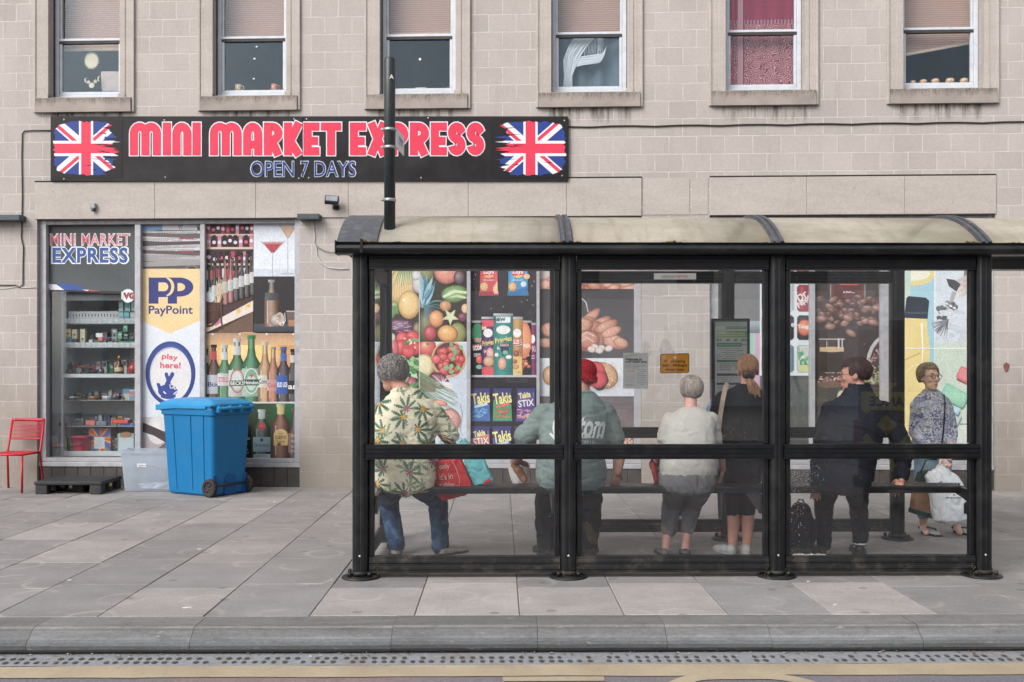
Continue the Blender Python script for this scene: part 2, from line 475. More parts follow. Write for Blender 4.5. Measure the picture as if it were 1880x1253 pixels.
mb = MB()
for k in range(700):
    x = R.uniform(-8, 8); y = 5.695 - abs(R.gauss(0, .05)); w = R.uniform(.003, .013); a0 = R.uniform(0, 6)
    mb.bm.faces.new([mb.bm.verts.new((x + w * math.cos(a0 + q) * (1.6 if q % 3 < 1 else .7), y + w * .7 * math.sin(a0 + q), RZ + .009 + R.uniform(0, .006))) for q in (0, 1.3, 2.6, 4.2)]).material_index = R.choice((0, 0, 1, 2))
tag(mb.build('gutter_debris', [M('brown_leaf_crumbs', (96, 74, 56), .95, var=.4, sc=40), M('grey_grit', (120, 116, 110), .9, var=.3), M('pale_paper_crumbs', (190, 182, 170), .9)], None, FS, (0, 5.6, RZ), recalc=False), 'brown leaf crumbs and grit lying along the gutter drain', 'debris', kind='stuff')
# kerb: long bullnosed units with fine joints
n = NT('kerb_concrete'); co = n.coord()
g = n.ramp(n.noise(co, 150, 4, .7), .3, .7, .78, 1.2)
st = n.ramp(n.noise(n.scale(co, (.7, 4, 6)), 2.4, 6, .65), .35, .72, .80, 1.2)
at = n.n('Attribute', attribute_name='Col')
c = n.mix(1.0, at.outputs['Color'], n.math('MULTIPLY', n.ramp(n.noise(n.scale(co, (.5, 1, 1.4)), 38, 5, .85), .3, .7, .80, 1.2), n.math('MULTIPLY', g, st)), 'MULTIPLY')
c = n.mix(n.ramp(n.noise(n.scale(co, (1, 1, 2.5)), 7, 6, .8), .54, .70, 0, .7), c, lin((84, 80, 78), K))
c = n.mix(n.ramp(n.noise(n.scale(co, (1, 2, 5)), 11, 5, .8), .60, .70, 0, .5), c, lin((176, 174, 170), K))
KERBM = n.done(n.bsdf(c, .72, 0, .35, n.bump(n.noise(co, 90, 5, .7), .5, .006)))
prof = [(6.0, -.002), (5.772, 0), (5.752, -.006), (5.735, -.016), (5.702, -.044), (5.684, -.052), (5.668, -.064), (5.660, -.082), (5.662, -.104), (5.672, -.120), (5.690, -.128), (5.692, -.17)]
pc = [(136, 134, 133), (136, 134, 133), (156, 153, 150), (122, 121, 120), (128, 129, 130), (142, 143, 144), (122, 124, 126), (113, 115, 117), (106, 107, 108), (88, 87, 86), (70, 67, 65), (64, 61, 58)]  # tone per profile step: edge highlights and undercut shade put into the colour
jx = [SX(p, 5.7) for p in (351, 719, 987, 1223, 1414, 1690)]
while jx[0] > -14: jx.insert(0, jx[0] - R.choice((.83, .92, 1.1)))
while jx[-1] < 14: jx.append(jx[-1] + R.choice((.83, .92, .75)))
V, P, C = [], [], []
for i in range(len(jx) - 1):
    a, b = jx[i] + .0012, jx[i + 1] - .0012; dz = R.uniform(-.002, .002); tone = R.uniform(.82, .96)
    ns = 5
    base = len(V)
    for s in range(ns + 1):
        xx = a + (b - a) * s / ns
        for (yy, zz) in prof: V.append((xx, yy + R.uniform(-.0007, .0007), zz + dz + R.uniform(-.0007, .0007)))
    m = len(prof)
    for s in range(ns):
        for k in range(m - 1):
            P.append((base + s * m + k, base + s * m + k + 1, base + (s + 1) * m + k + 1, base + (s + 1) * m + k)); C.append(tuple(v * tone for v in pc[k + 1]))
    for e in (0, ns):
        c0 = len(V); V += [V[base + e * m + k] for k in range(m)]; P.append(tuple(range(c0, c0 + m))); C.append((60, 58, 56))
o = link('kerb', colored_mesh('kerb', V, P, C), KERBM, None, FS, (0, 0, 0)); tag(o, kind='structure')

# pavement: concrete slabs laid in columns, joints staggered a little from one column to the next
n = NT('paving_slab_concrete'); co = n.coord(); at = n.n('Attribute', attribute_name='Col')
g = n.ramp(n.noise(co, 190, 3, .8), .28, .72, .80, 1.2)
p2 = n.ramp(n.noise(n.scale(co, (1, 1.3, 1)), 2.1, 6, .6), .3, .72, .84, 1.13)
vo = n.n('TexVoronoi', voronoi_dimensions='2D'); n.set(vo, 'Vector', co); n.set(vo, 'Scale', 1.9); n.set(vo, 'Randomness', .55)
ds = n.math('ADD', vo.outputs['Distance'], n.math('MULTIPLY', n.math('SUBTRACT', n.noise(co, 7, 3), .5), .12))
ring = n.math('SUBTRACT', 1.0, n.math('MULTIPLY', n.math('ABSOLUTE', n.math('SUBTRACT', ds, .27)), 17.0), clamp=True)
ring = n.math('MULTIPLY', ring, n.ramp(n.noise(co, 2.4, 3), .42, .62))
c = n.mix(1.0, at.outputs['Color'], n.math('MULTIPLY', g, p2), 'MULTIPLY')
c = n.mix(1.0, c, n.math('MULTIPLY', n.ramp(n.noise(co, 42, 4, .85), .3, .7, .86, 1.13), n.ramp(n.noise(co, 85, 2, .9), .3, .7, .90, 1.10)), 'MULTIPLY')
c = n.mix(n.math('MULTIPLY', ring, .34), c, lin((196, 189, 184), K))
gum = n.n('TexVoronoi', voronoi_dimensions='2D'); n.set(gum, 'Vector', co); n.set(gum, 'Scale', 1.35)
gm = n.math('MULTIPLY', n.ramp(gum.outputs['Distance'], .03, .05, 1, 0), .5)
c = n.mix(gm, c, lin((92, 90, 90), K))
c = n.mix(n.ramp(n.noise(co, 4.5, 6, .8), .56, .74, 0, .45), c, lin((112, 107, 104), K))
c = n.mix(n.ramp(n.noise(n.scale(co, (1, 2.2, 1)), 3.1, 6, .75), .60, .76, 0, .4), c, lin((190, 184, 180), K))
SLAB = n.done(n.bsdf(c, .82, 0, .3, n.bump(n.noise(co, 130, 4, .7), .45, .005)))
x00 = S(760.8, 1131, 5.99)[0]; pitch = .633; y00 = 6.0
V, P, C = [], [], []
for ci in range(-22, 22):
    odd = (ci % 2 != 0)
    xa, xb = x00 + ci * pitch + .0022, x00 + (ci + 1) * pitch - .0022
    yy = y00; first = True
    while yy < 12.75:
        y1 = yy + ((.88 if not odd else .755) if first else .9); tone = R.uniform(.95, 1.05)
        base = (144, 140, 138) if yy > 8 else (139, 136, 135)
        if first and ci in (-3, -1, 0, 1, 2, 4): base = (164, 158, 155)
        elif first and ci == 3: base = (141, 138, 138)
        elif R.random() < .12: base = (154, 149, 146)
        dz = R.uniform(-.0016, .0016); tl = [dz + R.uniform(-.0012, .0012) for _ in range(4)]
        bs = len(V); a, b, c0, c1 = xa, xb, yy + .003, y1 - .003; q = .004
        V += [(a + q, c0 + q, tl[0]), (b - q, c0 + q, tl[1]), (b - q, c1 - q, tl[2]), (a + q, c1 - q, tl[3]), (a, c0, tl[0] - q), (b, c0, tl[1] - q), (b, c1, tl[2] - q), (a, c1, tl[3] - q), (a, c0, -.03), (b, c0, -.03), (b, c1, -.03), (a, c1, -.03)]
        col = tuple(v * tone for v in base); dkc = tuple(v * .8 for v in col)
        for f, cc in (((0, 1, 2, 3), col), ((4, 5, 1, 0), col), ((5, 6, 2, 1), col), ((6, 7, 3, 2), col), ((7, 4, 0, 3), col), ((8, 9, 5, 4), dkc), ((9, 10, 6, 5), dkc), ((10, 11, 7, 6), dkc), ((11, 8, 4, 7), dkc)):
            P.append(tuple(bs + i for i in f)); C.append(cc)
        yy = y1; first = False
tag(link('pavement', colored_mesh('pavement', V, P, C), SLAB, None, FS, (0, 0, 0)), kind='structure')
mb = MB(); mb.quad((-60, 5.8, -.009), (60, 5.8, -.009), (60, 14, -.009), (-60, 14, -.009))
tag(mb.build('pavement_bedding', M('joint_grit', (112, 106, 101), .95, var=.3, sc=20), None, FS, (0, 0, 0), recalc=False), kind='structure')

SCR = M('white_paper_scrap', (214, 212, 208), .8)
for k, (px, py, lb) in enumerate(((366, 1008, 'crumpled white scrap of litter on the paving in front of the blue bin'), (127, 1064, 'torn white scrap of litter lying near the kerb at far left'), (345, 1115, 'long torn paper scrap on the pale slab near the kerb'), (1484, 1070, 'white round scrap of litter by the foot of the third post'), (1533, 1113, 'pinkish white scrap on the grey slab near the kerb'), (1190, 915, 'white dropping on the paving behind the shelter'), (504, 921, 'small white scrap of litter near the stone pier'))):
    sy = H * F / (py - CY); q = J(px, py, sy); mb = MB(); w = R.uniform(.012, .021)
    pts = [(q.x + w * (1.6 if k == 2 else 1) * math.cos(a) * R.uniform(.6, 1.2), sy + w * .7 * math.sin(a) * R.uniform(.6, 1.2)) for a in [2 * PI * i / 9 for i in range(9)]]
    mb.prism(pts, 'z', .002, .005); tag(mb.build('paper_scrap', SCR, None, FS, (q.x, sy, .002)), lb, 'litter', 'scraps of litter on the pavement')
# ================================================================== the building
bld = thing('market_building', 'pale stone block building with six sash windows above a shopfront', 'building', FW, (0, 0, 0))
# openings (wall metres)
U_A = (WU(68), WU(550)); U_B = (WU(671), WU(1178)); U_C = (WU(1303), WU(1828))
ZT = 3.335
WIN = [(65, 246, 101, 229), (366, 550, 399, 531), (671, 862, 702, 838), (986, 1178, 1013, 1150), (1303, 1500, 1329, 1471), (1629, 1831, 1651, 1796)]
WS = []
for (a, b, c, d) in WIN:
    y_in = .13
    WS.append((WU(a), WU(b), WU(c, y_in), WU(d, y_in)))
ZS0, ZS1, ZWB, ZWT = 4.66, 4.855, 4.875, 6.62     # sill under / top, window foot / head
holes = [(U_A[0], U_A[1], -.1, ZT), (U_B[0], U_B[1], -.1, ZT), (U_C[0], U_C[1], -.1, ZT)] + [(w[2] - .005, w[3] + .005, ZWB - .02, ZWT) for w in WS]
us = sorted(set([-13.0, 13.0] + [h[0] for h in holes] + [h[1] for h in holes])); zs = sorted(set([-.2, 7.7] + [h[2] for h in holes] + [h[3] for h in holes]))
mb = MB()
def inhole(u, z): return any(h[0] < u < h[1] and h[2] < z < h[3] for h in holes)
for i in range(len(us) - 1):
    for k in range(len(zs) - 1):
        if not inhole((us[i] + us[i + 1]) / 2, (zs[k] + zs[k + 1]) / 2):
            mb.quad((us[i], 0, zs[k]), (us[i + 1], 0, zs[k]), (us[i + 1], 0, zs[k + 1]), (us[i], 0, zs[k + 1]))
for (a, b, c, d) in holes:
    D = .34
    mb.quad((a, 0, c), (a, 0, d), (a, D, d), (a, D, c)); mb.quad((b, 0, d), (b, 0, c), (b, D, c), (b, D, d))
    mb.quad((a, 0, d), (b, 0, d), (b, D, d), (a, D, d)); mb.quad((a, 0, c), (a, D, c), (b, D, c), (b, 0, c))
# gable ends and back of the block
mb.quad((-13, 0, -.2), (-13, 0, 7.7), (-13, 9, 7.7), (-13, 9, -.2)); mb.quad((13, 0, 7.7), (13, 0, -.2), (13, 9, -.2), (13, 9, 7.7)); mb.quad((-13, 9, -.2), (-13, 9, 7.7), (13, 9, 7.7), (13, 9, -.2))
# ashlar stone with light mortar
n = NT('ashlar_stone'); co = n.coord()
sx = n.n('SeparateXYZ'); n.set(sx, 0, co)
def brickvec(dx, dz):
    cb = n.n('CombineXYZ'); n.set(cb, 0, n.math('ADD', sx.outputs[0], dx)); n.set(cb, 1, n.math('ADD', sx.outputs[2], dz)); return cb.outputs[0]
wob = n.n('VectorMath', operation='ADD')
nz = n.n('TexNoise'); nz.inputs['Scale'].default_value = 3.5; n.set(nz, 'Vector', co)
wv = n.n('VectorMath', operation='SCALE'); n.set(wv, 0, nz.outputs['Color']); wv.inputs['Scale'].default_value = .018
n.set(wob, 0, brickvec(20.05, 20 - .114 + .216 * 8 - .006)); n.set(wob, 1, wv.outputs[0])
br = n.n('TexBrick'); n.set(br, 'Vector', wob.outputs[0]); br.offset = .5; br.offset_frequency = 2; br.squash = 1
for k_, v_ in (('Scale', 1.0), ('Mortar Size', .0062), ('Mortar Smooth', .25), ('Bias', 0.0), ('Brick Width', .338), ('Row Height', .216)): br.inputs[k_].default_value = v_
br.inputs['Color1'].default_value = (1, 1, 1, 1); br.inputs['Color2'].default_value = (0, 0, 0, 1); br.inputs['Mortar'].default_value = (.5, .5, .5, 1)
bw = n.n('RGBToBW'); n.set(bw, 0, br.outputs['Color'])
st = n.mix(bw.outputs[0], lin((178, 170, 164), K), lin((186, 178, 172), K))
st = n.mix(1.0, st, n.ramp(n.noise(co, 120, 4, .75), .3, .7, .86, 1.12), 'MULTIPLY')
st = n.mix(1.0, st, n.ramp(n.noise(n.scale(co, (1, 1, .6)), .8, 5, .6), .3, .72, .86, 1.12), 'MULTIPLY')
st = n.mix(1.0, st, n.ramp(n.noise(co, 27, 5, .85), .3, .7, .91, 1.08), 'MULTIPLY')
st = n.mix(n.ramp(n.noise(co, 33, 2, .6), .70, .75, 0, .5), st, lin((112, 101, 92), K))
strk = n.ramp(n.noise(n.scale(co, (7, 7, .9)), 1.0, 6, .7), .56, .78, 0, .42)
st = n.mix(strk, st, lin((150, 137, 128), K))
st = n.mix(n.ramp(n.noise(co, 5, 5, .8), .66, .76, 0, .5), st, lin((140, 128, 118), K))
# grime splashed up from the pavement in ragged patches
gz = n.math('ADD', sx.outputs[2], n.math('MULTIPLY', n.math('SUBTRACT', n.noise(n.scale(co, (1.5, 1, 1)), 1.4, 6, .7), .5), 2.2))
grm = n.ramp(gz, .25, 1.7, .62, 0)
mcol = n.mix(n.ramp(n.noise(co, 9, 4), .35, .65), lin((193, 185, 178), K), lin((210, 202, 196), K))
st = n.mix(n.math('MULTIPLY', br.outputs['Fac'], n.ramp(n.noise(co, 6, 4, .7), .3, .5, .35, 1)), st, mcol)
st = n.mix(grm, st, lin((128, 118, 106), K))
hb = n.math('SUBTRACT', n.math('MULTIPLY', n.noise(co, 70, 5, .7), .35), n.math('MULTIPLY', br.outputs['Fac'], .5))
ASH = n.done(n.bsdf(st, .88, 0, .25, n.bump(hb, .5, .012)))
wall = mb.build('stone_wall', ASH, bld, recalc=False)
n = NT('dressed_stone'); co = n.coord()
c = n.mix(n.ramp(n.noise(n.scale(co, (.6, 1, 2)), 1.6, 6, .65), .3, .7), lin((174, 165, 158), K), lin((190, 181, 174), K))
c = n.mix(1.0, c, n.ramp(n.noise(co, 36, 5, .85), .3, .7, .86, 1.12), 'MULTIPLY')
c = n.mix(n.ramp(n.noise(n.scale(co, (5, 5, .8)), 1.3, 5, .7), .6, .8, 0, .35), c, lin((140, 128, 119), K))
c = n.mix(n.ramp(n.noise(co, 26, 2, .5), .72, .75, 0, .45), c, lin((110, 100, 92), K))
DRESS = n.done(n.bsdf(c, .85, 0, .25, n.bump(n.noise(co, 60, 5, .7), .3, .008)))
# sills carry black lichen along the top edge
n = NT('weathered_sill_stone'); co = n.coord(); sp = n.n('SeparateXYZ'); n.set(sp, 0, co)
c = n.mix(n.ramp(n.noise(co, 3, 5), .3, .7), lin((150, 141, 135), K), lin((174, 163, 155), K))
c = n.mix(1.0, c, n.ramp(n.noise(co, 150, 4, .75), .3, .7, .84, 1.12), 'MULTIPLY')
zz = n.math('ADD', sp.outputs[2], n.math('MULTIPLY', n.math('SUBTRACT', n.noise(n.scale(co, (6, 6, 2)), 1.6, 6, .8), .5), .30))
lm = n.math('MULTIPLY', n.ramp(zz, 4.745, 4.86, 0, .95), n.ramp(n.noise(n.scale(co, (40, 40, 12)), 1, 5, .75), .36, .6, .2, 1))
c = n.mix(lm, c, lin((72, 68, 60), K))
SILLM = n.done(n.bsdf(c, .9, 0, .2, n.bump(n.noise(co, 80, 5, .7), .4, .008)))
# smooth lintel bands over the shop openings, and the string of blocks proud of the wall
mb = MB()
ju = [WU(p) for p in (65, 285, 470, 640, 860, 1040, 1178)]
z0, z1 = ZT, 3.795
for i in range(len(ju) - 1): mb.box(ju[i] + .0015, ju[i + 1] - .0015, -.018, .02, z0, z1, .003, 1)
ju = [WU(p) for p in (1303, 1480, 1660, 1828)]
for i in range(len(ju) - 1): mb.box(ju[i] + .0015, ju[i + 1] - .0015, -.018, .02, z0, z1, .003, 1)
mb.box(WU(1181), WU(1266), -.006, .02, 3.345, 3.79, .002, 1); mb.box(WU(1269), WU(1300), -.006, .02, 3.345, 3.79, .002, 1)
mb.build('lintel_band', DRESS, bld)
mb = MB()      # open joint over the bands, its shade painted as a solid dark strip
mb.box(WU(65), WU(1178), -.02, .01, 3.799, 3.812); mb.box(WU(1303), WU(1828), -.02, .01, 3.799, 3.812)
mb.build('open_joint', M('joint_shadow_tone', (52, 46, 42), .95), bld)
# soot washed down below the sills
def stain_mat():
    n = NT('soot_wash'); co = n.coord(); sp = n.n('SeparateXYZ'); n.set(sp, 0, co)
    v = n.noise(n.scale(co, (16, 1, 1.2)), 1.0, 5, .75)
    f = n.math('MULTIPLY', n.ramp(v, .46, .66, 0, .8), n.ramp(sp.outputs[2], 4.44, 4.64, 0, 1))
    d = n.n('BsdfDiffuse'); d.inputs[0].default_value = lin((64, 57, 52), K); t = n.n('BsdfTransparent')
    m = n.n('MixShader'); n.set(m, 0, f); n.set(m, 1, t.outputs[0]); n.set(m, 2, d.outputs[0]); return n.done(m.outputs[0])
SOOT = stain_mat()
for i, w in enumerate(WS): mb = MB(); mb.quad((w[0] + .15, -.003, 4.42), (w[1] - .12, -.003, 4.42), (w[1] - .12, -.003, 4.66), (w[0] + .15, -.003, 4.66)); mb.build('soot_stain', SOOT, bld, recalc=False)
# roof, parapet, floors and dark rooms behind the glass
mb = MB(); mb.box(-13.1, 13.1, -.12, .4, 7.7, 7.95, .01, 1); mb.quad((-13, .3, 7.8), (13, .3, 7.8), (13, 9, 7.8), (-13, 9, 7.8)); mb.build('parapet', DRESS, bld)
mb = MB()
for z0, z1, dd in ((-.05, 3.7, 3.6), (4.3, 6.9, 4.2)):
    a, b = -12.9, 12.9
    mb.quad((a, .33, z0), (b, .33, z0), (b, dd, z0), (a, dd, z0)); mb.quad((a, .33, z1), (b, .33, z1), (b, dd, z1), (a, dd, z1))
    mb.quad((a, dd, z0), (b, dd, z0), (b, dd, z1), (a, dd, z1)); mb.quad((a, .33, z0), (a, dd, z0), (a, dd, z1), (a, .33, z1)); mb.quad((b, .33, z0), (b, dd, z0), (b, dd, z1), (b, .33, z1))
mb.build('interior', M('dim_room_plaster', (150, 158, 166), .9, var=.2, sc=1), bld, recalc=False)

ALU = M('grey_white_window_frame', (206, 211, 218), .45, var=.05, dirt=.25, dirtc=(120, 116, 112), dsc=6)
ALUD = M('dark_window_gasket', (66, 64, 64), .7)
GW = glass('window_glass', .015, (.96, .98, .99), (.56, .68, .78))
# ---- six sash windows, each a part of the building
for i, (so0, so1, w0, w1) in enumerate(WS):
    mb = MB()
    mb.box(w0, w0 + .05, .13, .21, ZWB, ZWT, .004, 1); mb.box(w1 - .05, w1, .13, .21, ZWB, ZWT, .004, 1)
    mb.box(w0 + .05, w1 - .05, .13, .21, ZWB, ZWB + .045, .004, 1); mb.box(w0 + .05, w1 - .05, .13, .21, ZWT - .05, ZWT, .004, 1)
    mb.box(w0 + .052, w1 - .052, .142, .19, ZWB + .047, ZWB + .085, .004, 1)
    mb.box(w0 + .052, w0 + .085, .145, .19, ZWB + .087, 5.58, .004, 1); mb.box(w1 - .085, w1 - .052, .145, .19, ZWB + .087, 5.58, .004, 1)
    zm = 5.60
    mb.box(w0 + .03, w1 - .03, .132, .19, zm, zm + .032, .004, 1)
    mb.box(w0 + .052, w0 + .075, .16, .2, zm + .034, ZWT - .052, .003, 1); mb.box(w1 - .075, w1 - .052, .16, .2, zm + .034, ZWT - .052, .003, 1)
    wf = mb.build('window', ALU, bld)
    mb = MB(); mb.box(w0 + .045, w1 - .045, .139, .18, zm - .034, zm - .002, .003, 1); mb.box(w0 - .004, w0 + .006, .10, .129, ZWB, ZWT); mb.build('meeting_rail', ALUD, wf)
    mb = MB(); mb.box(w0 + .08, w1 - .08, .165, .169, ZWB + .08, zm - .03); mb.box(w0 + .07, w1 - .07, .186, .190, zm + .03, ZWT - .045); mb.build('glass', GW, wf)
    mb = MB()   # stone architrave in two steps
    for (a, b) in ((so0, w0 - .004), (w1 + .004, so1)):
        o_ = so0 if a == so0 else so1; inn = b if a == so0 else a
        mb.box(min(a, b) + .004, max(a, b) - .004, -.022, .06, ZS1 - .02, ZWT + .16, .004, 1)
        e0, e1 = (so0 - .012, so0 + .02) if a == so0 else (so1 - .02, so1 + .012)
        mb.box(e0, e1, -.034, .03, ZS0 + .002, ZWT + .16, .004, 1)
        q0, q1 = (so0 + .10, inn) if a == so0 else (inn, so1 - .10)
        if q1 - q0 > .02: mb.box(q0, q1, -.030, .05, ZS1 - .015, ZWT + .1, .003, 1)
        mb.box(q0 - .02, q1 + .0, -.036, .05, ZS1 - .02, ZS1 + .035, .004, 1)
    mb.box(so0, so1, -.024, .06, ZWT + .004, ZWT + .16, .004, 1)
    mb.build('surround', DRESS, wf)
    mb = MB(); mb.prism([(-.055, ZS0), (-.055, ZS1 - .03), (-.03, ZS1 - .012), (.14, ZS1 + .012), (.14, ZS0)], 'x', so0 + .022, so1 - .022)
    mb.build('sill', SILLM, wf)

# ---- blinds, curtains and things behind the upstairs glass
n = NT('pleated_blind_fabric'); co = n.coord(); sp = n.n('SeparateXYZ'); n.set(sp, 0, co)
pl = n.math('SINE', n.math('MULTIPLY', sp.outputs[2], 240.0))
c = n.mix(n.ramp(pl, -1, 1, 0, 1), lin((170, 132, 116), K), lin((198, 163, 145), K))
c = n.mix(n.ramp(n.noise(n.scale(co, (1, 1, 9)), 1.2, 3), .4, .65, 0, .5), c, lin((170, 150, 146), K))
BLIND = n.done(n.bsdf(c, .9, 0, .1, n.bump(pl, .3, .01)))
BWOOD = M('blind_bottom_bar', (214, 186, 166), .6)
blab = ['pink pleated blind in the window with the hanging sun cut out', 'pink pleated blind above the two mugs on their window ledge', 'pink pleated blind in the dark window right behind the black pole',
        'pink pleated blind above the draped white net curtain', None, 'pink pleated blind hanging crooked above the row of tealight candles']
lift = [5.56, 5.665, 5.70, 5.675, None, 5.35]
for i, (so0, so1, w0, w1) in enumerate(WS):
    if lift[i] is None: continue
    yb = .30; zb = lift[i]; a, b = w0 + .0, w1 + .04
    d = .17 if i == 5 else .0
    t = thing('window_blind', blab[i], 'blind', FW, ((a + b) / 2, yb, zb), 'pink pleated blinds upstairs')
    mb = MB(); mb.prism([(a, zb), (b, zb + d), (b, ZWT), (a, ZWT)], 'y', yb, yb + .012); mb.build('blind_fabric', BLIND, t)
    mb = MB(); mb.prism([(a, zb - .035), (b, zb + d - .035), (b, zb + d - .002), (a, zb - .002)], 'y', yb - .006, yb + .02); mb.build('bottom_bar', BWOOD, t)
def drape(name, label, cat, a, b, z0, z1, y, amp, waves, mat, seed=0, group=None):
    V, P = [], []; nx, nz = 70, 26
    for j in range(nz + 1):
        for k in range(nx + 1):
            u = k / nx; v = j / nz
            yy = y + amp * math.sin(u * waves * 2 * PI + seed + .5 * math.sin(v * 3 + seed)) + amp * .6 * noise.noise(Vector((u * 5, v * 2, seed)))
            V.append((a + (b - a) * u, yy, z0 + (z1 - z0) * v))
    for j in range(nz):
        for k in range(nx): i0 = j * (nx + 1) + k; P.append((i0, i0 + 1, i0 + nx + 2, i0 + nx + 1))
    me = bpy.data.meshes.new(name); me.from_pydata(V, [], P)
    o = link(name, me, mat, None, FW, ((a + b) / 2, y, z0), True); sm = o.modifiers.new('thick', 'SOLIDIFY'); sm.thickness = .003
    return tag(o, label, cat, group)
# red paisley curtain
n = NT('red_paisley_cloth'); co = n.coord(); sp = n.n('SeparateXYZ'); n.set(sp, 0, co)
cb = n.n('CombineXYZ'); n.set(cb, 0, sp.outputs[0]); n.set(cb, 1, sp.outputs[2])
nd = n.n('TexNoise'); n.set(nd, 'Vector', cb.outputs[0]); nd.inputs['Scale'].default_value = 11
wv = n.n('VectorMath', operation='SCALE'); n.set(wv, 0, nd.outputs['Color']); wv.inputs['Scale'].default_value = .10
vv = n.n('VectorMath', operation='ADD'); n.set(vv, 0, cb.outputs[0]); n.set(vv, 1, wv.outputs[0])
vo = n.n('TexVoronoi', voronoi_dimensions='2D'); n.set(vo, 'Vector', vv.outputs[0]); n.set(vo, 'Scale', 13.0)
rr = n.math('SINE', n.math('MULTIPLY', vo.outputs['Distance'], 26.0))
body = n.mix(n.ramp(rr, .0, .3), lin((128, 34, 56), K), lin((196, 150, 146), K))
plain = n.mix(n.ramp(n.noise(co, 20, 3), .45, .55), lin((150, 42, 68), K), lin((136, 52, 72), K))
band = n.mix(n.ramp(n.math('SINE', n.math('MULTIPLY', sp.outputs[0], 150.0)), .2, .5), lin((178, 110, 120), K), lin((96, 58, 74), K))
z = sp.outputs[2]
f1 = n.math('MULTIPLY', n.math('GREATER_THAN', z, .845), 1.0); f2 = n.math('MULTIPLY', n.math('GREATER_THAN', z, .90), 1.0)
col = n.mix(f1, body, band); col = n.mix(f2, col, plain)
x = sp.outputs[0]
side = n.math('MULTIPLY', n.math('LESS_THAN', x, -.235), n.math('GREATER_THAN', x, -.30)); col = n.mix(side, col, lin((200, 140, 146), K))
col = n.mix(n.math('MULTIPLY', n.math('LESS_THAN', x, -.22), n.math('GREATER_THAN', x, -.236)), col, lin((104, 58, 72), K))
col = n.mix(n.math('MULTIPLY', n.math('LESS_THAN', x, -.345), n.math('GREATER_THAN', x, -.37)), col, lin((196, 50, 70), K))
tp = n.n('BsdfTranslucent'); n.set(tp, 0, col)
PAIS = n.done(n.bsdf(col, .95, 0, .1))
w = WS[4]; drape('patterned_curtain', 'red paisley cloth curtain filling the sash window above the long black cable', 'curtain', w[2] + .02, w[3] + .03, 4.9, ZWT, .27, .006, 5, PAIS, 2)
# grey lining and knotted white net curtain
LINING = cloth('grey_blue_curtain_lining', (104, 118, 128), .2, .3)
w = WS[3]; drape('dark_curtain', 'grey blue lining curtain behind the draped white net', 'curtain', w[2] + .02, w[3] + .03, 4.9, 5.7, .36, .022, 4, LINING, 1)
NET = cloth('white_net', (226, 230, 234), .06, .4)
t0 = w[2]; ww = w[3] - w[2]
mb = MB()
def nx(f): return t0 + ww * f
for k in range(70):      # hanging folds swept to the left and tied
    f = k / 69
    top = (nx(.30 + .28 * f), .26 + R.uniform(-.015, .015), 5.60)
    mid = (nx(.16 + .20 * f), .25 + R.uniform(-.015, .015), 5.32 + .06 * math.sin(f * 3))
    low = (nx(.17 + .10 * f), .255 + R.uniform(-.015, .015), 5.12); end = (nx(.155 + .12 * f), .25, 4.92 + R.uniform(0, .03))
    mb.tube([top, tuple((a + b) / 2 + (0, 0, .02)[i] for i, (a, b) in enumerate(zip(top, mid))), mid, low, end], [.007, .010, .009, .007, .008], 5)
for k in range(50):
    f = k / 49
    a = (nx(.24 + .02 * f), .25, 5.22 + .12 * f); b = (nx(.44), .245 + R.uniform(-.01, .01), 5.27 + .08 * f + R.uniform(-.02, .02)); c = (nx(.72 - .1 * (1 - f)), .25, 5.28 + .12 * f * f)
    mb.tube([a, b, c, (c[0] + .02, .25, c[2] + .1)], [.007, .007, .004, .001], 5)
for k in range(16):
    f = R.random(); mb.tube([(nx(.40 + .3 * f), .25, 5.60), (nx(.40 + .3 * f), .25, 5.45), (nx(.38 + .28 * f), .25, 5.32)], [.003, .0035, .002], 4)
tag(mb.build('net_curtain', NET, None, FW, (nx(.4), .25, 4.92), True), 'white net curtain gathered and tied to the left behind the sash glass', 'curtain')
# hanging sun, moons and stars, and a laptop
PAPR = M('pale_wooden_cutout', (214, 200, 170), .7)
u0, z0 = W(168, 112, .22)
mb = MB(); pts = []
for k in range(36): rr_ = .118 if k % 2 == 0 else .083; a = 2 * PI * k / 36 + (.10 if k % 2 == 0 else 0); pts.append((u0 + rr_ * math.cos(a) * .9, z0 + rr_ * math.sin(a)))
mb.prism(pts, 'y', .22, .226); mb.cyl((u0, .223, z0 + .1), (u0, .223, 5.58), .0012, seg=5)
tag(mb.build('hanging_sun', PAPR, None, FW, (u0, .22, z0)), 'pale cut out sun with toothed rays hanging in the window', 'ornament')
def star(cx, cz, r, n_=5, q=.42): return [(cx + (r if k % 2 == 0 else r * q) * math.sin(PI * k / n_), cz + (r if k % 2 == 0 else r * q) * math.cos(PI * k / n_)) for k in range(2 * n_)]
def moon(cx, cz, r, s_=1):
    p = [(cx + s_ * -r * math.sin(a), cz + r * math.cos(a)) for a in [PI * k / 10 for k in range(11)]]
    return p + [(cx + s_ * (-r * .55 * math.sin(a)), cz + r * .9 * math.cos(a)) for a in [PI * k / 10 for k in range(9, 0, -1)]]
mb = MB()
for (px, py, kind) in ((157, 148, 'm'), (162, 151, 's'), (168, 157, 'o'), (175, 150, 's'), (181, 145, 'm')):
    u1, z1 = W(px, py, .22)
    if kind == 's': mb.prism(star(u1, z1, .034), 'y', .22, .225)
    elif kind == 'm': mb.prism(moon(u1 + .02, z1, .036), 'y', .22, .225)
    else: mb.prism(star(u1, z1, .038, 12, .85), 'y', .22, .225)
ga, gb = W(154, 146, .22), W(183, 143, .22); gm_ = W(168, 155, .22)
mb.tube([(ga[0], .223, ga[1]), (gm_[0], .223, gm_[1]), (gb[0], .223, gb[1])], .0015, 5)
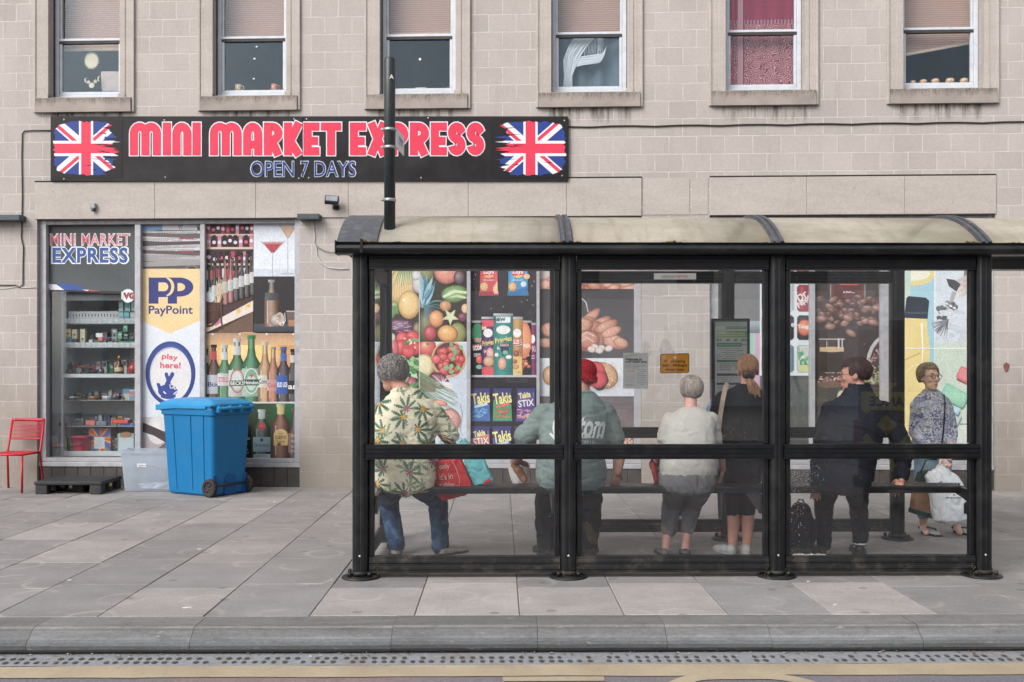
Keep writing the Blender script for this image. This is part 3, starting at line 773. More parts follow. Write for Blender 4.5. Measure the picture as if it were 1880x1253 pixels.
u1, z1 = W(168, 157, .22)
tag(mb.build('star_garland', PAPR, None, FW, (u1, .22, z1)), 'little garland of pale moons and stars low in the window pane', 'ornament')
u1, z1 = W(187, 133, .30); u2, z2 = W(232, 165, .30)
lp = thing('laptop', 'open laptop seen from behind its pinkish silver lid on the window ledge', 'laptop', FW, ((u1 + u2) / 2, .30, ZWB))
mb = MB(); mb.prism([(.30, z2), (.27, z1), (.278, z1), (.308, z2)], 'x', u1, u2); mb.build('laptop_lid', M('silver_pink_lid', (196, 178, 170), .4, .2), lp)
mb = MB(); mb.box(u1, u2, .30, .52, z2 - .016, z2 - .002); mb.build('keyboard_base', M('laptop_base_silver', (150, 150, 152), .4, .3), lp)
LEDGE = M('inner_window_board', (150, 146, 140), .6)
mb = MB()
for s_ in WS: mb.box(s_[2] - .1, s_[3] + .1, .211, .55, ZWB - .03, ZWB + .10)
mb.build('window_board', LEDGE, bld)
def mug(px, py, y, label, col):
    u, z = W(px, py, y); z = ZWB + .10
    t = thing('mug', label, 'mug', FW, (u, y, z), None)
    mb = MB(); mb.lathe([(.036, 0), (.043, .012), (.044, .088), (.039, .088), (.037, .02)], (u, y, z), 18); mb.build('cup', col, t)
    mb = MB(); mb.tube([(u + .042, y, z + .075), (u + .066, y, z + .068), (u + .07, y, z + .045), (u + .06, y, z + .026), (u + .042, y, z + .02)], .006, 6); mb.build('handle', col, t)
mug(438, 157, .27, 'cream and brown mug on the window ledge, left of the pair', M('cream_glaze', (206, 178, 138), .3, var=.3, sc=30))
mug(504, 157, .27, 'reddish brown patterned mug on the window ledge, right of the pair', M('brown_glaze', (190, 124, 88), .3, var=.35, sc=30))
u, z = W(773, 153, .27); mb = MB(); mb.box(u - .07, u + .07, .25, .30, ZWB + .10, ZWB + .127, .003, 1)
tag(mb.build('small_box', M('pale_card_box', (220, 190, 160), .7), None, FW, (u, .27, ZWB + .10)), 'small pale flat box on the ledge of the window behind the pole', 'box')
mb = MB()
for px, py in ((471, 86), (467, 108), (466, 145)): u, z = W(px, py, .163); mb.box(u - .012, u + .012, .1625, .1645, z - .008, z + .008)
tag(mb.build('sticker', M('white_sticker', (226, 228, 230), .6), None, FW, (u, .163, z)), 'three tiny white stickers in a column on the window above the word MARKET', 'sticker')
u, z = W(771, 109, .163); mb = MB(); mb.box(u - .014, u + .014, .1625, .1645, z - .014, z + .014)
tag(mb.build('sticker', M('white_sticker', (226, 228, 230), .6), None, FW, (u, .163, z)), 'single small white square sticker in the middle of a dark pane', 'sticker')
TL = M('amber_tealight_glass', (214, 172, 132), .3, var=.25, sc=40)
first = None
for k, px in enumerate((1676, 1695, 1717, 1744, 1770)):
    u, z = W(px, 146, .26); sz = (.034, .042, .048, .052, .05)[k]; zz = ZWB + .10
    t = thing('tealight', ['smallest squat amber tealight glass in the left corner of the sill row', 'second amber tealight glass from the left of the row of five', 'middle amber tealight glass of the row of five on the sill', 'widest amber tealight glass, fourth along the row of five', 'last amber tealight glass beside the right sash stile'][k], 'candle', FW, (u, .26, zz), 'tealights in a row on the window ledge')
    mb = MB(); mb.lathe([(sz * .7, 0), (sz, .012), (sz * 1.02, sz * .9), (sz * .8, sz * 1.25), (sz * .7, sz * 1.2)], (u, .26, zz), 16); mb.build('glass_holder', TL, t)
    mb = MB(); mb.lathe([(sz * .5, sz * .9), (sz * .55, sz * 1.3), (sz * .2, sz * 1.42)], (u, .26, zz), 12); mb.build('candle_wax', M('cream_wax', (238, 220, 196), .5), t)
# ================================================================== shopfronts
TILE = M('dark_riser_tile', (70, 65, 63), .55, var=.22, sc=5, dirt=.5, dirtc=(104, 96, 88))
AL2 = M('aluminium_shop_frame', (176, 176, 180), .42, .15, var=.08, sc=14, dirt=.45, dirtc=(112, 108, 104), dsc=5)
AL3 = M('weathered_aluminium_head', (150, 148, 148), .5, .1, var=.18, sc=20, dirt=.5, dirtc=(92, 84, 80), dsc=7)
GS = glass('shop_glass', .02, (.97, .98, .98))
YP, YG, YF0, YF1 = .130, .134, .06, .16
GB = wallmap(YP)
def shopfront(name, px0, px1, mull, zsill, ztop):
    """frame, panes and tiled riser of one opening: parts of the building"""
    a, b = WU(px0, YF0) , WU(px1, YF0)
    u0, u1 = {'A': U_A, 'B': U_B, 'C': U_C}[name]
    mb = MB()
    mb.box(u0, a + .06, YF0, YF1, zsill, ZT - .004, .004, 1); mb.box(b - .05, u1, YF0, YF1, zsill, ZT - .004, .004, 1)
    mb.box(a + .06, b - .05, YF0, YF1, zsill + .0, zsill + .05, .004, 1)
    mb.box(u0 - .0, u1, YF0 - .03, YF1, zsill - .06, zsill - .002, .006, 1)
    for (m0, m1) in mull:
        q0, q1 = WU(m0, YF0), WU(m1, YF0); mb.box(q0, q1, YF0, YF1, zsill + .05, ZT - .06, .005, 1)
    f = mb.build('shop_window', AL2, bld)
    mb = MB(); mb.box(a + .06, b - .05, YF0 + .003, YF1, ZT - .058, ZT - .005, .004, 1); mb.build('head_rail', AL3, f)
    mb = MB(); mb.box(a + .055, b - .045, YG, YG + .006, zsill + .045, ZT - .055); mb.build('glass', GS, f)
    mb = MB(); n_ = int((u1 - u0) / .165)
    for k in range(n_):
        q0 = u0 + (u1 - u0) * k / n_; q1 = u0 + (u1 - u0) * (k + 1) / n_
        mb.box(q0 + .002, q1 - .002, .045, .3, -.02, zsill - .062, .003, 1)
    mb.build('stall_riser', TILE, f)
    return f
ZSL = H - (851 - CY) * 12.27 / F
shopfront('A', 76, 548, [(247, 258), (367, 376)], ZSL, ZT)
shopfront('B', 682, 1172, [(857, 864), (985, 991)], ZSL, ZT)
shopfront('C', 1310, 1822, [(1487, 1497), (1617, 1632)], ZSL, ZT)
WHT = (226, 230, 236)
def poster(name, label, box, group=None, cat='poster', y=YP):
    p = PR(wallmap(y), clip=box); p.name, p.label, p.cat, p.box, p.y, p.group = name, label, cat, box, y, group
    return p
def hang(p, mat=None, back=True):
    x0, y0, x1, y1 = p.box
    u, z = W((x0 + x1) / 2, y1, p.y)
    if p.clip and back:      # the vinyl sheet itself
        p.V = list(p.V)
    o = p.build(p.name, mat or INK, None, FW, (u, p.y, z))
    return tag(o, p.label, p.cat, p.group)

# ---------------- newspaper, payment and lottery panel
p = poster('window_poster', 'tall narrow window graphic with newspapers, yellow pay sign and blue play here oval', (258, 408, 367, 841))
p.rect(258, 408, 367, 497, (74, 66, 70))
y = 412
pal = [(150, 146, 146), (96, 84, 88), (206, 204, 208), (120, 104, 108), (214, 212, 214), (88, 74, 78), (198, 196, 200), (206, 205, 206), (110, 92, 94), (186, 184, 188), (160, 158, 160)]
for k in range(13):
    h = R.uniform(5, 9); s_ = R.uniform(-3, 3); c = jit(pal[k % len(pal)], 8)
    p.conv([(258, y + s_), (367, y - s_), (367, y + h - s_), (258, y + h + s_)], c)
    if k == 1: p.conv([(258, 417), (298, 413), (298, 422), (258, 427)], (118, 158, 200)); p.rect(298, 412, 362, 423, (214, 214, 218)); p.text('3c', 332, 417, 8, (70, 60, 66), rot=1.3)
    if sum(c) > 480: p.words(262, y + 1.5, 362, 3, 2.0, (96, 90, 94), .8)
    if k in (4, 8): p.rect(330, y, 356, y + 3, (150, 70, 80))
    y += h - .8
p.ell(352, 494, 12, 7, (120, 116, 118)); p.ell(352, 494, 8, 4, (60, 54, 58))
p.rect(258, 494, 367, 768, (228, 231, 238), (214, 219, 228))
p.poly([(258, 494), (367, 494), (367, 589), (312, 613), (258, 589)], (236, 205, 146))
NV = (48, 54, 124)
p.rect(273, 510, 306, 558, NV); p.rect(291, 546, 307, 559, (236, 205, 146)); p.ell(291, 527, 11, 8, (236, 205, 146), a0=-PI / 2, a1=PI / 2)
p.rect(306, 510, 330, 558, NV); p.ell(330, 527.5, 25, 17.5, NV, a0=-PI / 2, a1=PI / 2); p.rect(325, 545, 366, 559, (236, 205, 146)); p.rect(326, 520, 330, 535, (236, 205, 146)); p.ell(329, 527.5, 11, 7.5, (236, 205, 146), a0=-PI / 2, a1=PI / 2)
p.ell(306, 527, 14, 17, (236, 205, 146), a0=-PI / 2, a1=PI / 2); p.ell(302, 527, 12.5, 15.5, NV, a0=-PI / 2, a1=PI / 2); p.rect(291, 519, 302, 535, (236, 205, 146)); p.ell(301, 527, 8, 8, (236, 205, 146), a0=-PI / 2, a1=PI / 2)
p.rect(306, 545, 308, 558, (236, 205, 146))
p.text('PayPoint', 313.5, 571.5, 20, NV, w=81, bold=.02)
p.ell(313, 686, 46, 59, (42, 74, 148), (60, 110, 180), (34, 52, 124), n=40, off=(0, -.7)); p.ell(313, 688, 38, 50, (196, 196, 204), n=40); p.ell(314, 689, 37, 48, (226, 222, 222), n=40)
p.text('play', 312, 657, 13, (216, 66, 94), w=30, bold=.03, rot=.10); p.text('here!', 313, 671, 12, (216, 66, 94), w=38, bold=.03, rot=.02)
BL = (40, 62, 146)
p.ell(308, 718, 18, 12, BL); p.line([(294, 716), (291, 706), (288, 705)], 7, BL, 4); p.line([(303, 715), (308, 703), (317, 687)], 8.5, BL, 7); p.line([(310, 710), (309, 698), (305, 687)], 8, BL, 6); p.ell(316.5, 687, 3.4, 3.4, BL); p.ell(305.5, 687, 3, 3, BL)
p.line([(300, 719), (307, 726), (317, 726), (325, 719)], 2.2, (232, 232, 236)); p.line([(312, 706), (313, 713), (318, 713), (318, 707)], 1.4, (232, 232, 236)); p.line([(320, 708), (321, 715), (326, 714), (326, 709)], 1.4, (232, 232, 236)); p.ell(309, 728, 14, 5, BL)
p.rect(258, 766, 367, 841, (190, 182, 184), (160, 150, 152)); p.ell(290, 790, 20, 26, (214, 208, 208), (232, 228, 228)); p.poly([(258, 774), (300, 792), (345, 800), (367, 798), (367, 812), (320, 822), (282, 800), (258, 792)], (74, 62, 64)); p.poly([(280, 832), (312, 806), (367, 816), (367, 841), (280, 841)], (108, 96, 98)); p.rect(258, 838, 367, 841, (60, 50, 52))
hang(p)

# ---------------- bottle poster
def bottle(p, cx, top, bot, w, body, neck=None, lab=None, labc=None, cap=None, nl=None, capc=(60, 60, 64), shoulder=.36, txt=None, tc=(240, 240, 240), foil=None):
    """a bottle drawn in bands with soft glass edges"""
    h = bot - top; nw = w * .36; neck = neck or body
    dk = lerp(body, (0, 0, 0), .5); lt = lerp(body, (255, 255, 255), .35)
    ys = [top + h * .05, top + h * .20, top + h * shoulder, top + h * (shoulder + .12), bot - h * .03, bot]
    ws = [nw * .92, nw, nw * 1.35, w * .96, w, w * .92]
    N = 6
    for i in range(len(ys) - 1):
        for k in range(N):
            f0, f1 = k / N, (k + 1) / N
            def sh(f): t = abs(f - .42) / .58; return lerp(lt if i else lerp(neck, (255, 255, 255), .3), dk, min(1, t * 1.05))
            if k == 0: p.nxt()
            p.face([(cx - ws[i] / 2 + ws[i] * f0, ys[i]), (cx - ws[i] / 2 + ws[i] * f1, ys[i]), (cx - ws[i + 1] / 2 + ws[i + 1] * f1, ys[i + 1]), (cx - ws[i + 1] / 2 + ws[i + 1] * f0, ys[i + 1])], [sh(f0), sh(f1), sh(f1), sh(f0)])
    p.rect(cx - w * .30, top + h * (shoulder + .16), cx - w * .25, bot - h * .06, lerp(lt, (255, 255, 255), .35))
    if foil: p.rect(cx - nw * .52, top + h * .05, cx + nw * .52, top + h * (shoulder - .05), foil, right=lerp(foil, (0, 0, 0), .25))
    p.rect(cx - nw * .62, top, cx + nw * .62, top + h * .055, capc, right=lerp(capc, (0, 0, 0), .4))
    if lab:
        y0, y1 = top + h * lab[0], top + h * lab[1]; p.rect(cx - w * .5, y0, cx + w * .5, y1, labc, right=lerp(labc, (0, 0, 0), .28))
        if txt: p.text(txt, cx, (y0 + y1) / 2, min((y1 - y0) * .4, w * .36), tc, w=w * .9, bold=.02)
    if nl: p.rect(cx - nw * .6, top + h * .12, cx + nw * .6, top + h * .26, nl, right=lerp(nl, (0, 0, 0), .25))
p = poster('window_poster', 'wide window graphic of wine shelves, cocktails, beer bottles and spirits behind the blue bin', (376, 408, 543, 842))
p.rect(376, 408, 465, 610, (66, 44, 52), (84, 60, 58))
for (y0, n_, s_) in ((412, 10, 1.0), (436, 9, 1.1), (466, 8, 1.2)):
    p.rect(376, y0 + 18, 465, y0 + 22, (204, 190, 186)); 
    for k in range(5): p.rect(378 + k * 19, y0 + 18.5, 386 + k * 19, y0 + 21.5, (224, 180, 130))
    for k in range(n_):
        x = 380 + k * 88 / n_; c = R.choice([(46, 30, 36), (160, 50, 66), (60, 34, 40), (190, 120, 140), (40, 28, 34)])
        p.rect(x, y0 - 4, x + 6 * s_, y0 + 18, jit(c)); p.ell(x + 3 * s_, y0 + 8 + R.uniform(-2, 3), 3 * s_, 3.4, jit(R.choice([(214, 208, 214), (200, 70, 90), (220, 200, 214)]), 12))
for k in range(12):
    x = 380 + k * 8.0; top = 470 + R.uniform(-2, 5)
    bottle(p, x, top, top + 56, 7.6, (44, 30, 34), lab=(.42, .72), labc=jit(R.choice([(224, 222, 226), (204, 70, 80), (210, 212, 220), (190, 60, 76)]), 8), capc=R.choice([(40, 44, 100), (120, 40, 50), (36, 32, 36)]))
for k in range(9):
    x = 384 + k * 10.0; bot = 570 - k * 3.5
    rose = k in (3, 4)
    bottle(p, x, bot - 84, bot, 10.5, (168, 84, 76) if rose else (38, 34, 32), lab=(.5, .74), labc=jit((214, 214, 212), 8), capc=(150, 60, 70) if rose else (40, 36, 40), neck=(180, 100, 100) if rose else None)
p.conv([(376, 600), (465, 552), (465, 572), (376, 622)], (226, 214, 204)); p.conv([(376, 622), (465, 572), (465, 612), (376, 612)], (112, 86, 70))
for k, (x, y) in enumerate(((381, 602), (395, 595), (433, 575), (450, 566))):
    c = (236, 198, 128) if k != 1 else (196, 110, 150); p.conv([(x, y - 5), (x + 11, y - 11), (x + 11, y - 2), (x, y + 5)], c); p.text(('37', '%', '27', '136')[k], x + 5.5, y - 3.5, 4, (150, 90, 60), rot=-.5)
for k in range(9): p.line([(376, 556 + k * 5.5), (390, 553 + k * 5.6), (411 - k * 1.2, 549 + k * 4.6)], 4.6, jit((108, 74, 56), 16), col1=(74, 48, 38))
p.line([(406, 552), (407, 590), (409, 606)], 3, (92, 62, 48)); p.ell(384, 545, 12, 9, (196, 206, 208), (226, 232, 234), rot=.7); p.ell(379, 530, 5, 8, (40, 54, 60))
for k in range(16): p.line([(398 + R.uniform(-4, 6), 556), (402 + R.uniform(-8, 14), 515 + R.uniform(-8, 12))], .9, jit((214, 186, 150)))
# cocktails
p.rect(466, 408, 543, 508, (216, 222, 232), (226, 230, 238)); p.rect(466, 494, 543, 508, (206, 214, 226))
def martini(cx, rim, w, d, foot, liq, stem):
    p.conv([(cx - w, rim), (cx + w, rim), (cx + 1.4, rim + d), (cx - 1.4, rim + d)], (206, 208, 214)); p.conv([(cx - w * .84, rim + d * .1), (cx + w * .84, rim + d * .1), (cx + 2, rim + d * .92), (cx - 2, rim + d * .92)], liq)
    p.rect(cx - w * .80, rim + d * .1, cx + w * .80, rim + d * .26, lerp(liq, (255, 220, 200), .35)); p.line([(cx - w, rim), (cx - 1, rim + d)], .9, (140, 120, 124)); p.line([(cx + w, rim), (cx + 1, rim + d)], .9, (140, 120, 124))
    p.line([(cx, rim + d), (cx, foot)], 1.8, (170, 170, 178)); p.line([(cx + .9, rim + d), (cx + .9, foot)], .7, (232, 234, 238)); p.ell(cx, foot, w * .75, 2.2, (184, 188, 194))
martini(529, 413, 16, 25, 503, (206, 170, 140), 0); martini(501, 443, 22, 23, 512, (168, 52, 64), 0)
# whisky on black
p.rect(466, 508, 543, 610, (52, 48, 50)); p.rect(466, 595, 543, 610, (82, 86, 90), (64, 64, 68))
bottle(p, 499, 514, 600, 27, (150, 104, 72), (120, 124, 126), shoulder=.27, capc=(176, 174, 174)); p.rect(487, 538, 511, 552, (92, 98, 100), right=(60, 62, 64)); p.ell(509, 588, 14, 12, (166, 152, 142), (220, 216, 212), (110, 96, 88)); p.ell(514, 585, 8, 11, (190, 176, 164), (150, 110, 84)); p.line([(523, 575), (524, 590), (519, 599)], 1.4, (214, 214, 214))
for k in range(12): x, y = R.uniform(498, 518), R.uniform(580, 598); p.conv([(x, y), (x + R.uniform(2, 6), y + R.uniform(-3, 3)), (x + R.uniform(0, 4), y + R.uniform(1, 5))], jit((206, 196, 186), 30))
p.conv([(526, 572), (543, 572), (543, 600), (529, 600)], (112, 96, 86)); p.rect(530, 588, 543, 599, (176, 124, 84)); p.rect(526, 571, 543, 573, (196, 190, 184))
# beers
p.rect(376, 612, 543, 738, (214, 162, 100), (58, 34, 24), right=(206, 150, 92)); p.ell(455, 650, 60, 40, (236, 196, 112), (246, 214, 140), (220, 168, 100)); p.rect(376, 612, 543, 634, (178, 140, 112), (216, 172, 118)); p.rect(376, 700, 543, 738, (70, 42, 28), (36, 22, 16))
beers = [(379, 641, 738, 15, (30, 92, 50), None, (.55, .8), (60, 110, 74), (40, 110, 60), (206, 210, 204), None, None), (393, 633, 738, 21, (70, 30, 22), None, (.53, .86), (214, 214, 220), (60, 40, 40), (206, 60, 70), 'Bud', (60, 60, 120)),
         (413, 634, 738, 22, (50, 118, 62), (206, 210, 206), (.50, .72), (220, 214, 210), (200, 206, 206), (212, 216, 214), 'STELLA', (190, 50, 60)), (436, 622, 738, 27, (44, 104, 50), (216, 216, 214), (.5, .92), (206, 206, 202), (216, 218, 216), (214, 214, 212), 'BECKS', (60, 60, 60)),
         (462, 616, 738, 29, (34, 112, 58), (66, 150, 84), (.5, .92), (170, 196, 178), (60, 140, 80), None, 'Heineken', (30, 80, 50)), (487, 628, 738, 22, (196, 140, 74), (224, 196, 140), (.56, .76), (226, 220, 206), (214, 210, 200), None, 'Corona', (50, 60, 120)),
         (502, 637, 738, 19, (176, 92, 52), (214, 190, 160), (.6, .8), (206, 160, 150), (190, 170, 140), None, 'Coors', (190, 40, 60)), (521, 637, 738, 22, (44, 34, 40), (50, 40, 44), (.52, .86), (44, 92, 178), (60, 100, 180), (60, 110, 190), 'BUD LIGHT', (230, 234, 240)), (538, 641, 738, 17, (40, 28, 24), None, (.6, .85), (60, 50, 50), (30, 30, 34), (214, 214, 214), 'an', (230, 230, 230))]
for (cx, top, bot, w, body, neck, lab, labc, capc, foil, txt, tc) in beers: bottle(p, cx, top, bot, w * 1.18, body, neck, lab, labc, capc=capc, nl=foil, shoulder=.31, txt=txt, tc=tc)
p.ell(436, 700, 13, 22, (190, 60, 70)); p.ell(436, 700, 11.5, 20, (206, 206, 202), dk=(160, 160, 158)); p.rect(423, 699, 449, 709, (52, 88, 56)); p.text('BECKS', 436, 704, 7, (222, 222, 214), w=25, bold=.02)
p.ell(462, 700, 13.5, 24, (208, 220, 212)); p.ell(462, 700, 12, 22, (120, 166, 138)); p.ell(462, 703, 9, 14, (190, 206, 196)); p.rect(448, 697, 476, 708, (46, 78, 56)); p.text('Heineken', 462, 702.5, 7, (226, 232, 226), w=26, bold=.015); p.poly(star(462, 690, 5), (196, 46, 54))
p.rect(376, 738, 543, 741, (208, 206, 206))
for x in (391, 441, 490, 539): p.rect(x - 1.5, 612, x + 1.5, 616, (222, 222, 222))
# spirits
p.rect(376, 741, 543, 842, (62, 36, 28), (44, 26, 24), right=(48, 92, 60)); p.rect(505, 741, 543, 790, (30, 104, 60), (24, 60, 40))
bottle(p, 447, 752, 841, 30, (52, 30, 24), (40, 28, 26), (.50, .97), (34, 30, 32), capc=(30, 28, 30), shoulder=.26, foil=(34, 30, 32)); p.text('JACK DANIELS', 447, 806, 5, (220, 218, 214), w=25, bold=.02); p.ell(447, 815, 8, 5, (150, 146, 142)); p.ell(447, 815, 7, 4, (34, 30, 32)); p.text('No7', 447, 815, 4, (220, 218, 214)); p.text('Tennessee', 447, 825, 4, (200, 198, 194), w=18); p.text('WHISKEY', 447, 832, 4, (200, 198, 194), w=20)
bottle(p, 481, 752, 841, 32, (56, 74, 70), (180, 186, 188), (.57, .87), (170, 196, 206), capc=(204, 208, 210), shoulder=.24, foil=(190, 196, 198)); p.ell(481, 783, 7, 7, (176, 66, 60), (206, 90, 80)); p.text('Tanqueray', 481, 818, 7, (44, 52, 70), w=29, shear=.3); p.ell(481, 808, 3, 3, (60, 70, 90)); p.rect(466, 834, 497, 841, (180, 194, 200)); p.text('LONDON DRY GIN', 481, 837.5, 3, (60, 70, 84), w=24)
bottle(p, 516, 742, 841, 34, (112, 54, 38), (206, 180, 120), capc=(214, 196, 150), shoulder=.24, foil=(216, 190, 132)); p.ell(516, 800, 13, 12, (206, 176, 112), a0=PI, a1=2 * PI); p.rect(503, 800, 529, 818, (206, 176, 112)); p.text('Jose', 516, 796, 4, (60, 40, 30), w=9); p.text('CUERVO', 516, 803, 6, (60, 40, 30), w=21, bold=.02); p.text('Especial', 516, 811, 4, (60, 40, 30), w=14); p.ell(513, 816, 3.4, 3.4, (150, 50, 44))
bottle(p, 541, 750, 841, 22, (70, 44, 36), lab=(.5, .9), labc=(150, 120, 108), capc=(140, 60, 50))
for y in (800, 810, 820, 828): p.text('ELIX', 540, y, 4, (224, 214, 206), w=9)
hang(p)

# ---------------- fruit and vegetables (left pane behind the shelter)
p = poster('window_poster', 'fruit and vegetable window graphic with pineapple, red pepper and bowl of strawberries', (684, 408, 857, 842))
p.rect(684, 408, 857, 842, (66, 58, 52)); DG = (52, 48, 44)
def fruit(x, y, rx, ry, c, rot=0, hl=None, dk=None): p.ell(x, y, rx, ry, c, hl or lerp(c, (255, 246, 226), .45), dk or lerp(c, (20, 10, 10), .38), rot, n=26)
def leaf(x, y, l, w, a, c):
    ca, sa = math.cos(a), math.sin(a); P_ = [(0, 0), (.3, .42), (.6, .46), (1, 0), (.6, -.46), (.3, -.42)]
    p.poly([(x + q[0] * l * ca - q[1] * w * sa, y + q[0] * l * sa + q[1] * w * ca) for q in P_], c); p.line([(x, y), (x + l * ca, y + l * sa)], .7, lerp(c, (230, 240, 220), .4))
for k in range(26): fruit(R.uniform(684, 770), R.uniform(408, 500), R.uniform(8, 18), R.uniform(8, 16), jit(R.choice([(190, 130, 70), (90, 120, 60), (200, 170, 90), (150, 60, 60), (210, 150, 110)]), 20))
fruit(700, 520, 14, 60, (214, 164, 110), .1); fruit(740, 520, 26, 46, (222, 190, 128), .55); 
for k in range(14): p.line([(726 + k * 3.2, 470), (732 + k * 2.8, 498), (724 + k * 4.2, 528 + R.uniform(-10, 10))], 3.2, jit((78, 120, 78), 18), 1.2, (130, 168, 118))
for k in range(8): p.line([(718 + k * 5, 548), (722 + k * 4, 520)], .8, (190, 150, 90))
fruit(770, 522, 14, 18, (196, 190, 190)); fruit(764, 506, 8, 9, (206, 202, 204))
fruit(751, 560, 20, 26, (226, 190, 120), hl=(240, 216, 160), dk=(176, 128, 70)); p.ell(741, 551, 2, 2.5, (252, 244, 220))
fruit(722, 566, 9, 13, (150, 176, 110), .2)
for k in range(7): p.line([(718 + k * 2, 562), (716 + k * 2.6, 580 + R.uniform(-4, 6))], 2, jit((96, 140, 82), 18))
fruit(737, 599, 24, 13, (106, 66, 96), .08)
for k in range(22): x = R.uniform(716, 752); y = 599 + R.uniform(-11, 11) * (1 - ((x - 737) / 30) ** 2); p.line([(x - 4, y), (x + 4, y + R.uniform(-1, 1))], R.uniform(.6, 1.2), (198, 172, 190))
fruit(766, 605, 8, 14, (120, 110, 70))
for (dx, dy) in ((-11, -8), (7, -10), (-13, 7), (10, 8), (0, 13)): fruit(750 + dx, 631 + dy, 13, 14, (206, 54, 60), hl=(240, 130, 120), dk=(140, 24, 34))
p.ell(750, 630, 12, 13, (200, 48, 56), (170, 34, 44)); p.ell(748, 629, 5, 5, (70, 120, 70), (100, 150, 90)); p.line([(748, 628), (758, 624), (772, 626)], 4.5, (120, 166, 110), 5)
for k in range(7): p.ell(738 + R.uniform(0, 26), 618 + R.uniform(0, 26), 2.0, 1.4, (250, 216, 206), rot=R.uniform(0, 3))
fruit(722, 640, 10, 20, (200, 80, 90)); fruit(720, 620, 6, 8, (206, 200, 180))
fruit(715, 655, 8, 22, (196, 60, 74))
for k in range(36): a = R.uniform(0, 2 * PI); r = R.uniform(0, 26); leaf(756 + r * math.cos(a), 672 + r * .75 * math.sin(a), R.uniform(10, 20), R.uniform(8, 14), R.uniform(0, 6.3), jit(R.choice([(96, 158, 86), (140, 188, 118), (74, 130, 74), (170, 206, 150)]), 14))
fruit(756, 708, 10, 16, (172, 60, 96)); fruit(742, 716, 16, 14, (120, 60, 80)); 
for k in range(18): leaf(R.uniform(716, 766), R.uniform(705, 842), R.uniform(14, 26), R.uniform(8, 14), R.uniform(0, 6.3), jit((96, 150, 84), 26))
p.rect(769.3, 408, 770.6, 842, (206, 206, 202))
# right half
p.clip = (770.6, 408, 857, 630)
p.rect(770, 408, 857, 628, (60, 54, 46))
for k in range(12): fruit(R.uniform(770, 857), R.uniform(412, 486), R.uniform(10, 20), R.uniform(10, 18), jit(R.choice([(190, 120, 80), (120, 130, 70), (206, 110, 96)]), 18))
fruit(783, 500, 14, 18, (130, 126, 74)); fruit(820, 500, 23, 22, (214, 130, 112), hl=(236, 190, 160)); fruit(843, 510, 10, 13, (108, 88, 96)); 
fruit(786, 600, 20, 36, (96, 92, 62)); fruit(840, 612, 16, 20, (146, 150, 90))
for k in range(34):
    a = -PI * .98 + k / 33 * 1.75; L_ = 26 + 26 * R.random() + (16 if 8 < k < 24 else 0)
    x0, y0 = 778 + R.uniform(-4, 6), 560 + R.uniform(-10, 8)
    leaf(x0, y0, L_, 7, a + .35 + R.uniform(-.15, .15), jit(R.choice([(86, 140, 164), (120, 170, 190), (60, 104, 122), (150, 192, 206)]), 10))
for k in range(16): a = R.uniform(-.6, 1.6); p.line([(780, 562), (780 + 20 * math.cos(a), 562 + 18 * math.sin(a)), (780 + 36 * math.cos(a), 566 + 26 * math.sin(a))], 2, jit((96, 140, 150)), .5)
fruit(835, 540, 25, 16, (120, 156, 96), -.12, hl=(170, 196, 140)); p.conv([(812, 544), (834, 532), (858, 536), (856, 540), (836, 538), (815, 548)], (206, 222, 176)); p.conv([(820, 548), (840, 541), (857, 546), (855, 549), (838, 546)], (196, 214, 164))
fruit(818, 562, 11, 10, (196, 140, 90)); fruit(801, 586, 14, 16, (214, 140, 84), hl=(240, 196, 140)); fruit(849, 583, 9, 9, (112, 50, 66)); fruit(854, 567, 7, 9, (226, 180, 130))
p.poly(star(827, 582, 16), (206, 210, 166)); p.poly(star(827, 582, 9), (222, 224, 186))
fruit(790, 612, 12, 14, (178, 52, 66), hl=(226, 130, 130)); fruit(822, 613, 19, 16, (220, 156, 86), .1, hl=(244, 208, 146))
p.clip = (770.6, 628, 857, 842); p.rect(770, 628, 857, 842, (208, 214, 222), right=(196, 208, 222)); p.rect(770, 628, 857, 630, (226, 226, 224))
p.rect(770, 630, 800, 720, (150, 84, 70)); p.ell(784, 638, 17, 17, (206, 76, 72), (236, 200, 150), (160, 40, 46)); p.ell(785, 632, 3, 2, (90, 130, 70)); fruit(778, 672, 20, 22, (222, 210, 160)); 
p.ell(824, 660, 32, 34, (190, 146, 106), (170, 126, 90), (206, 164, 122), n=34); p.ell(824, 659, 28, 30, (96, 56, 48), n=34)
for k in range(30): a = R.uniform(0, 6.3); r = 24 * math.sqrt(R.random()); fruit(824 + r * math.cos(a), 661 + r * math.sin(a), R.uniform(6, 9), R.uniform(6, 9), jit((206, 60, 62), 14))
for (x, y) in ((832, 636), (838, 642), (827, 640), (830, 668), (838, 672), (825, 676), (836, 660), (841, 680), (824, 684), (846, 634)): leaf(x, y, R.uniform(8, 13), R.uniform(8, 11), R.uniform(0, 6.3), jit((110, 172, 120), 12))
fruit(806, 699, 20, 14, (110, 40, 62), .5)
for k in range(22): p.line([(812, 704), (812 + R.uniform(-24, 18), 700 + R.uniform(-16, 12))], R.uniform(.8, 1.8), (222, 206, 212), .5)
p.ell(822, 708, 10, 6, (226, 222, 222), rot=.4)
for k in range(26): y = 700 + k * 3.2; p.line([(768, y - 18), (800, y), (836 + R.uniform(-6, 8), y + 18 + R.uniform(-8, 8))], R.uniform(1.6, 3.2), jit((108, 140, 104), 20), 1, (150, 176, 140))
fruit(808, 740, 14, 5, (222, 140, 106), .2); fruit(826, 772, 20, 22, (206, 150, 140)); p.words(818, 768, 846, 5, 5, (190, 90, 96), 1.2); p.line([(845, 742), (849, 760), (845, 792), (851, 800)], .7, (120, 126, 130))
p.ell(830, 815, 24, 16, (150, 186, 196)); p.clip = None
hang(p)
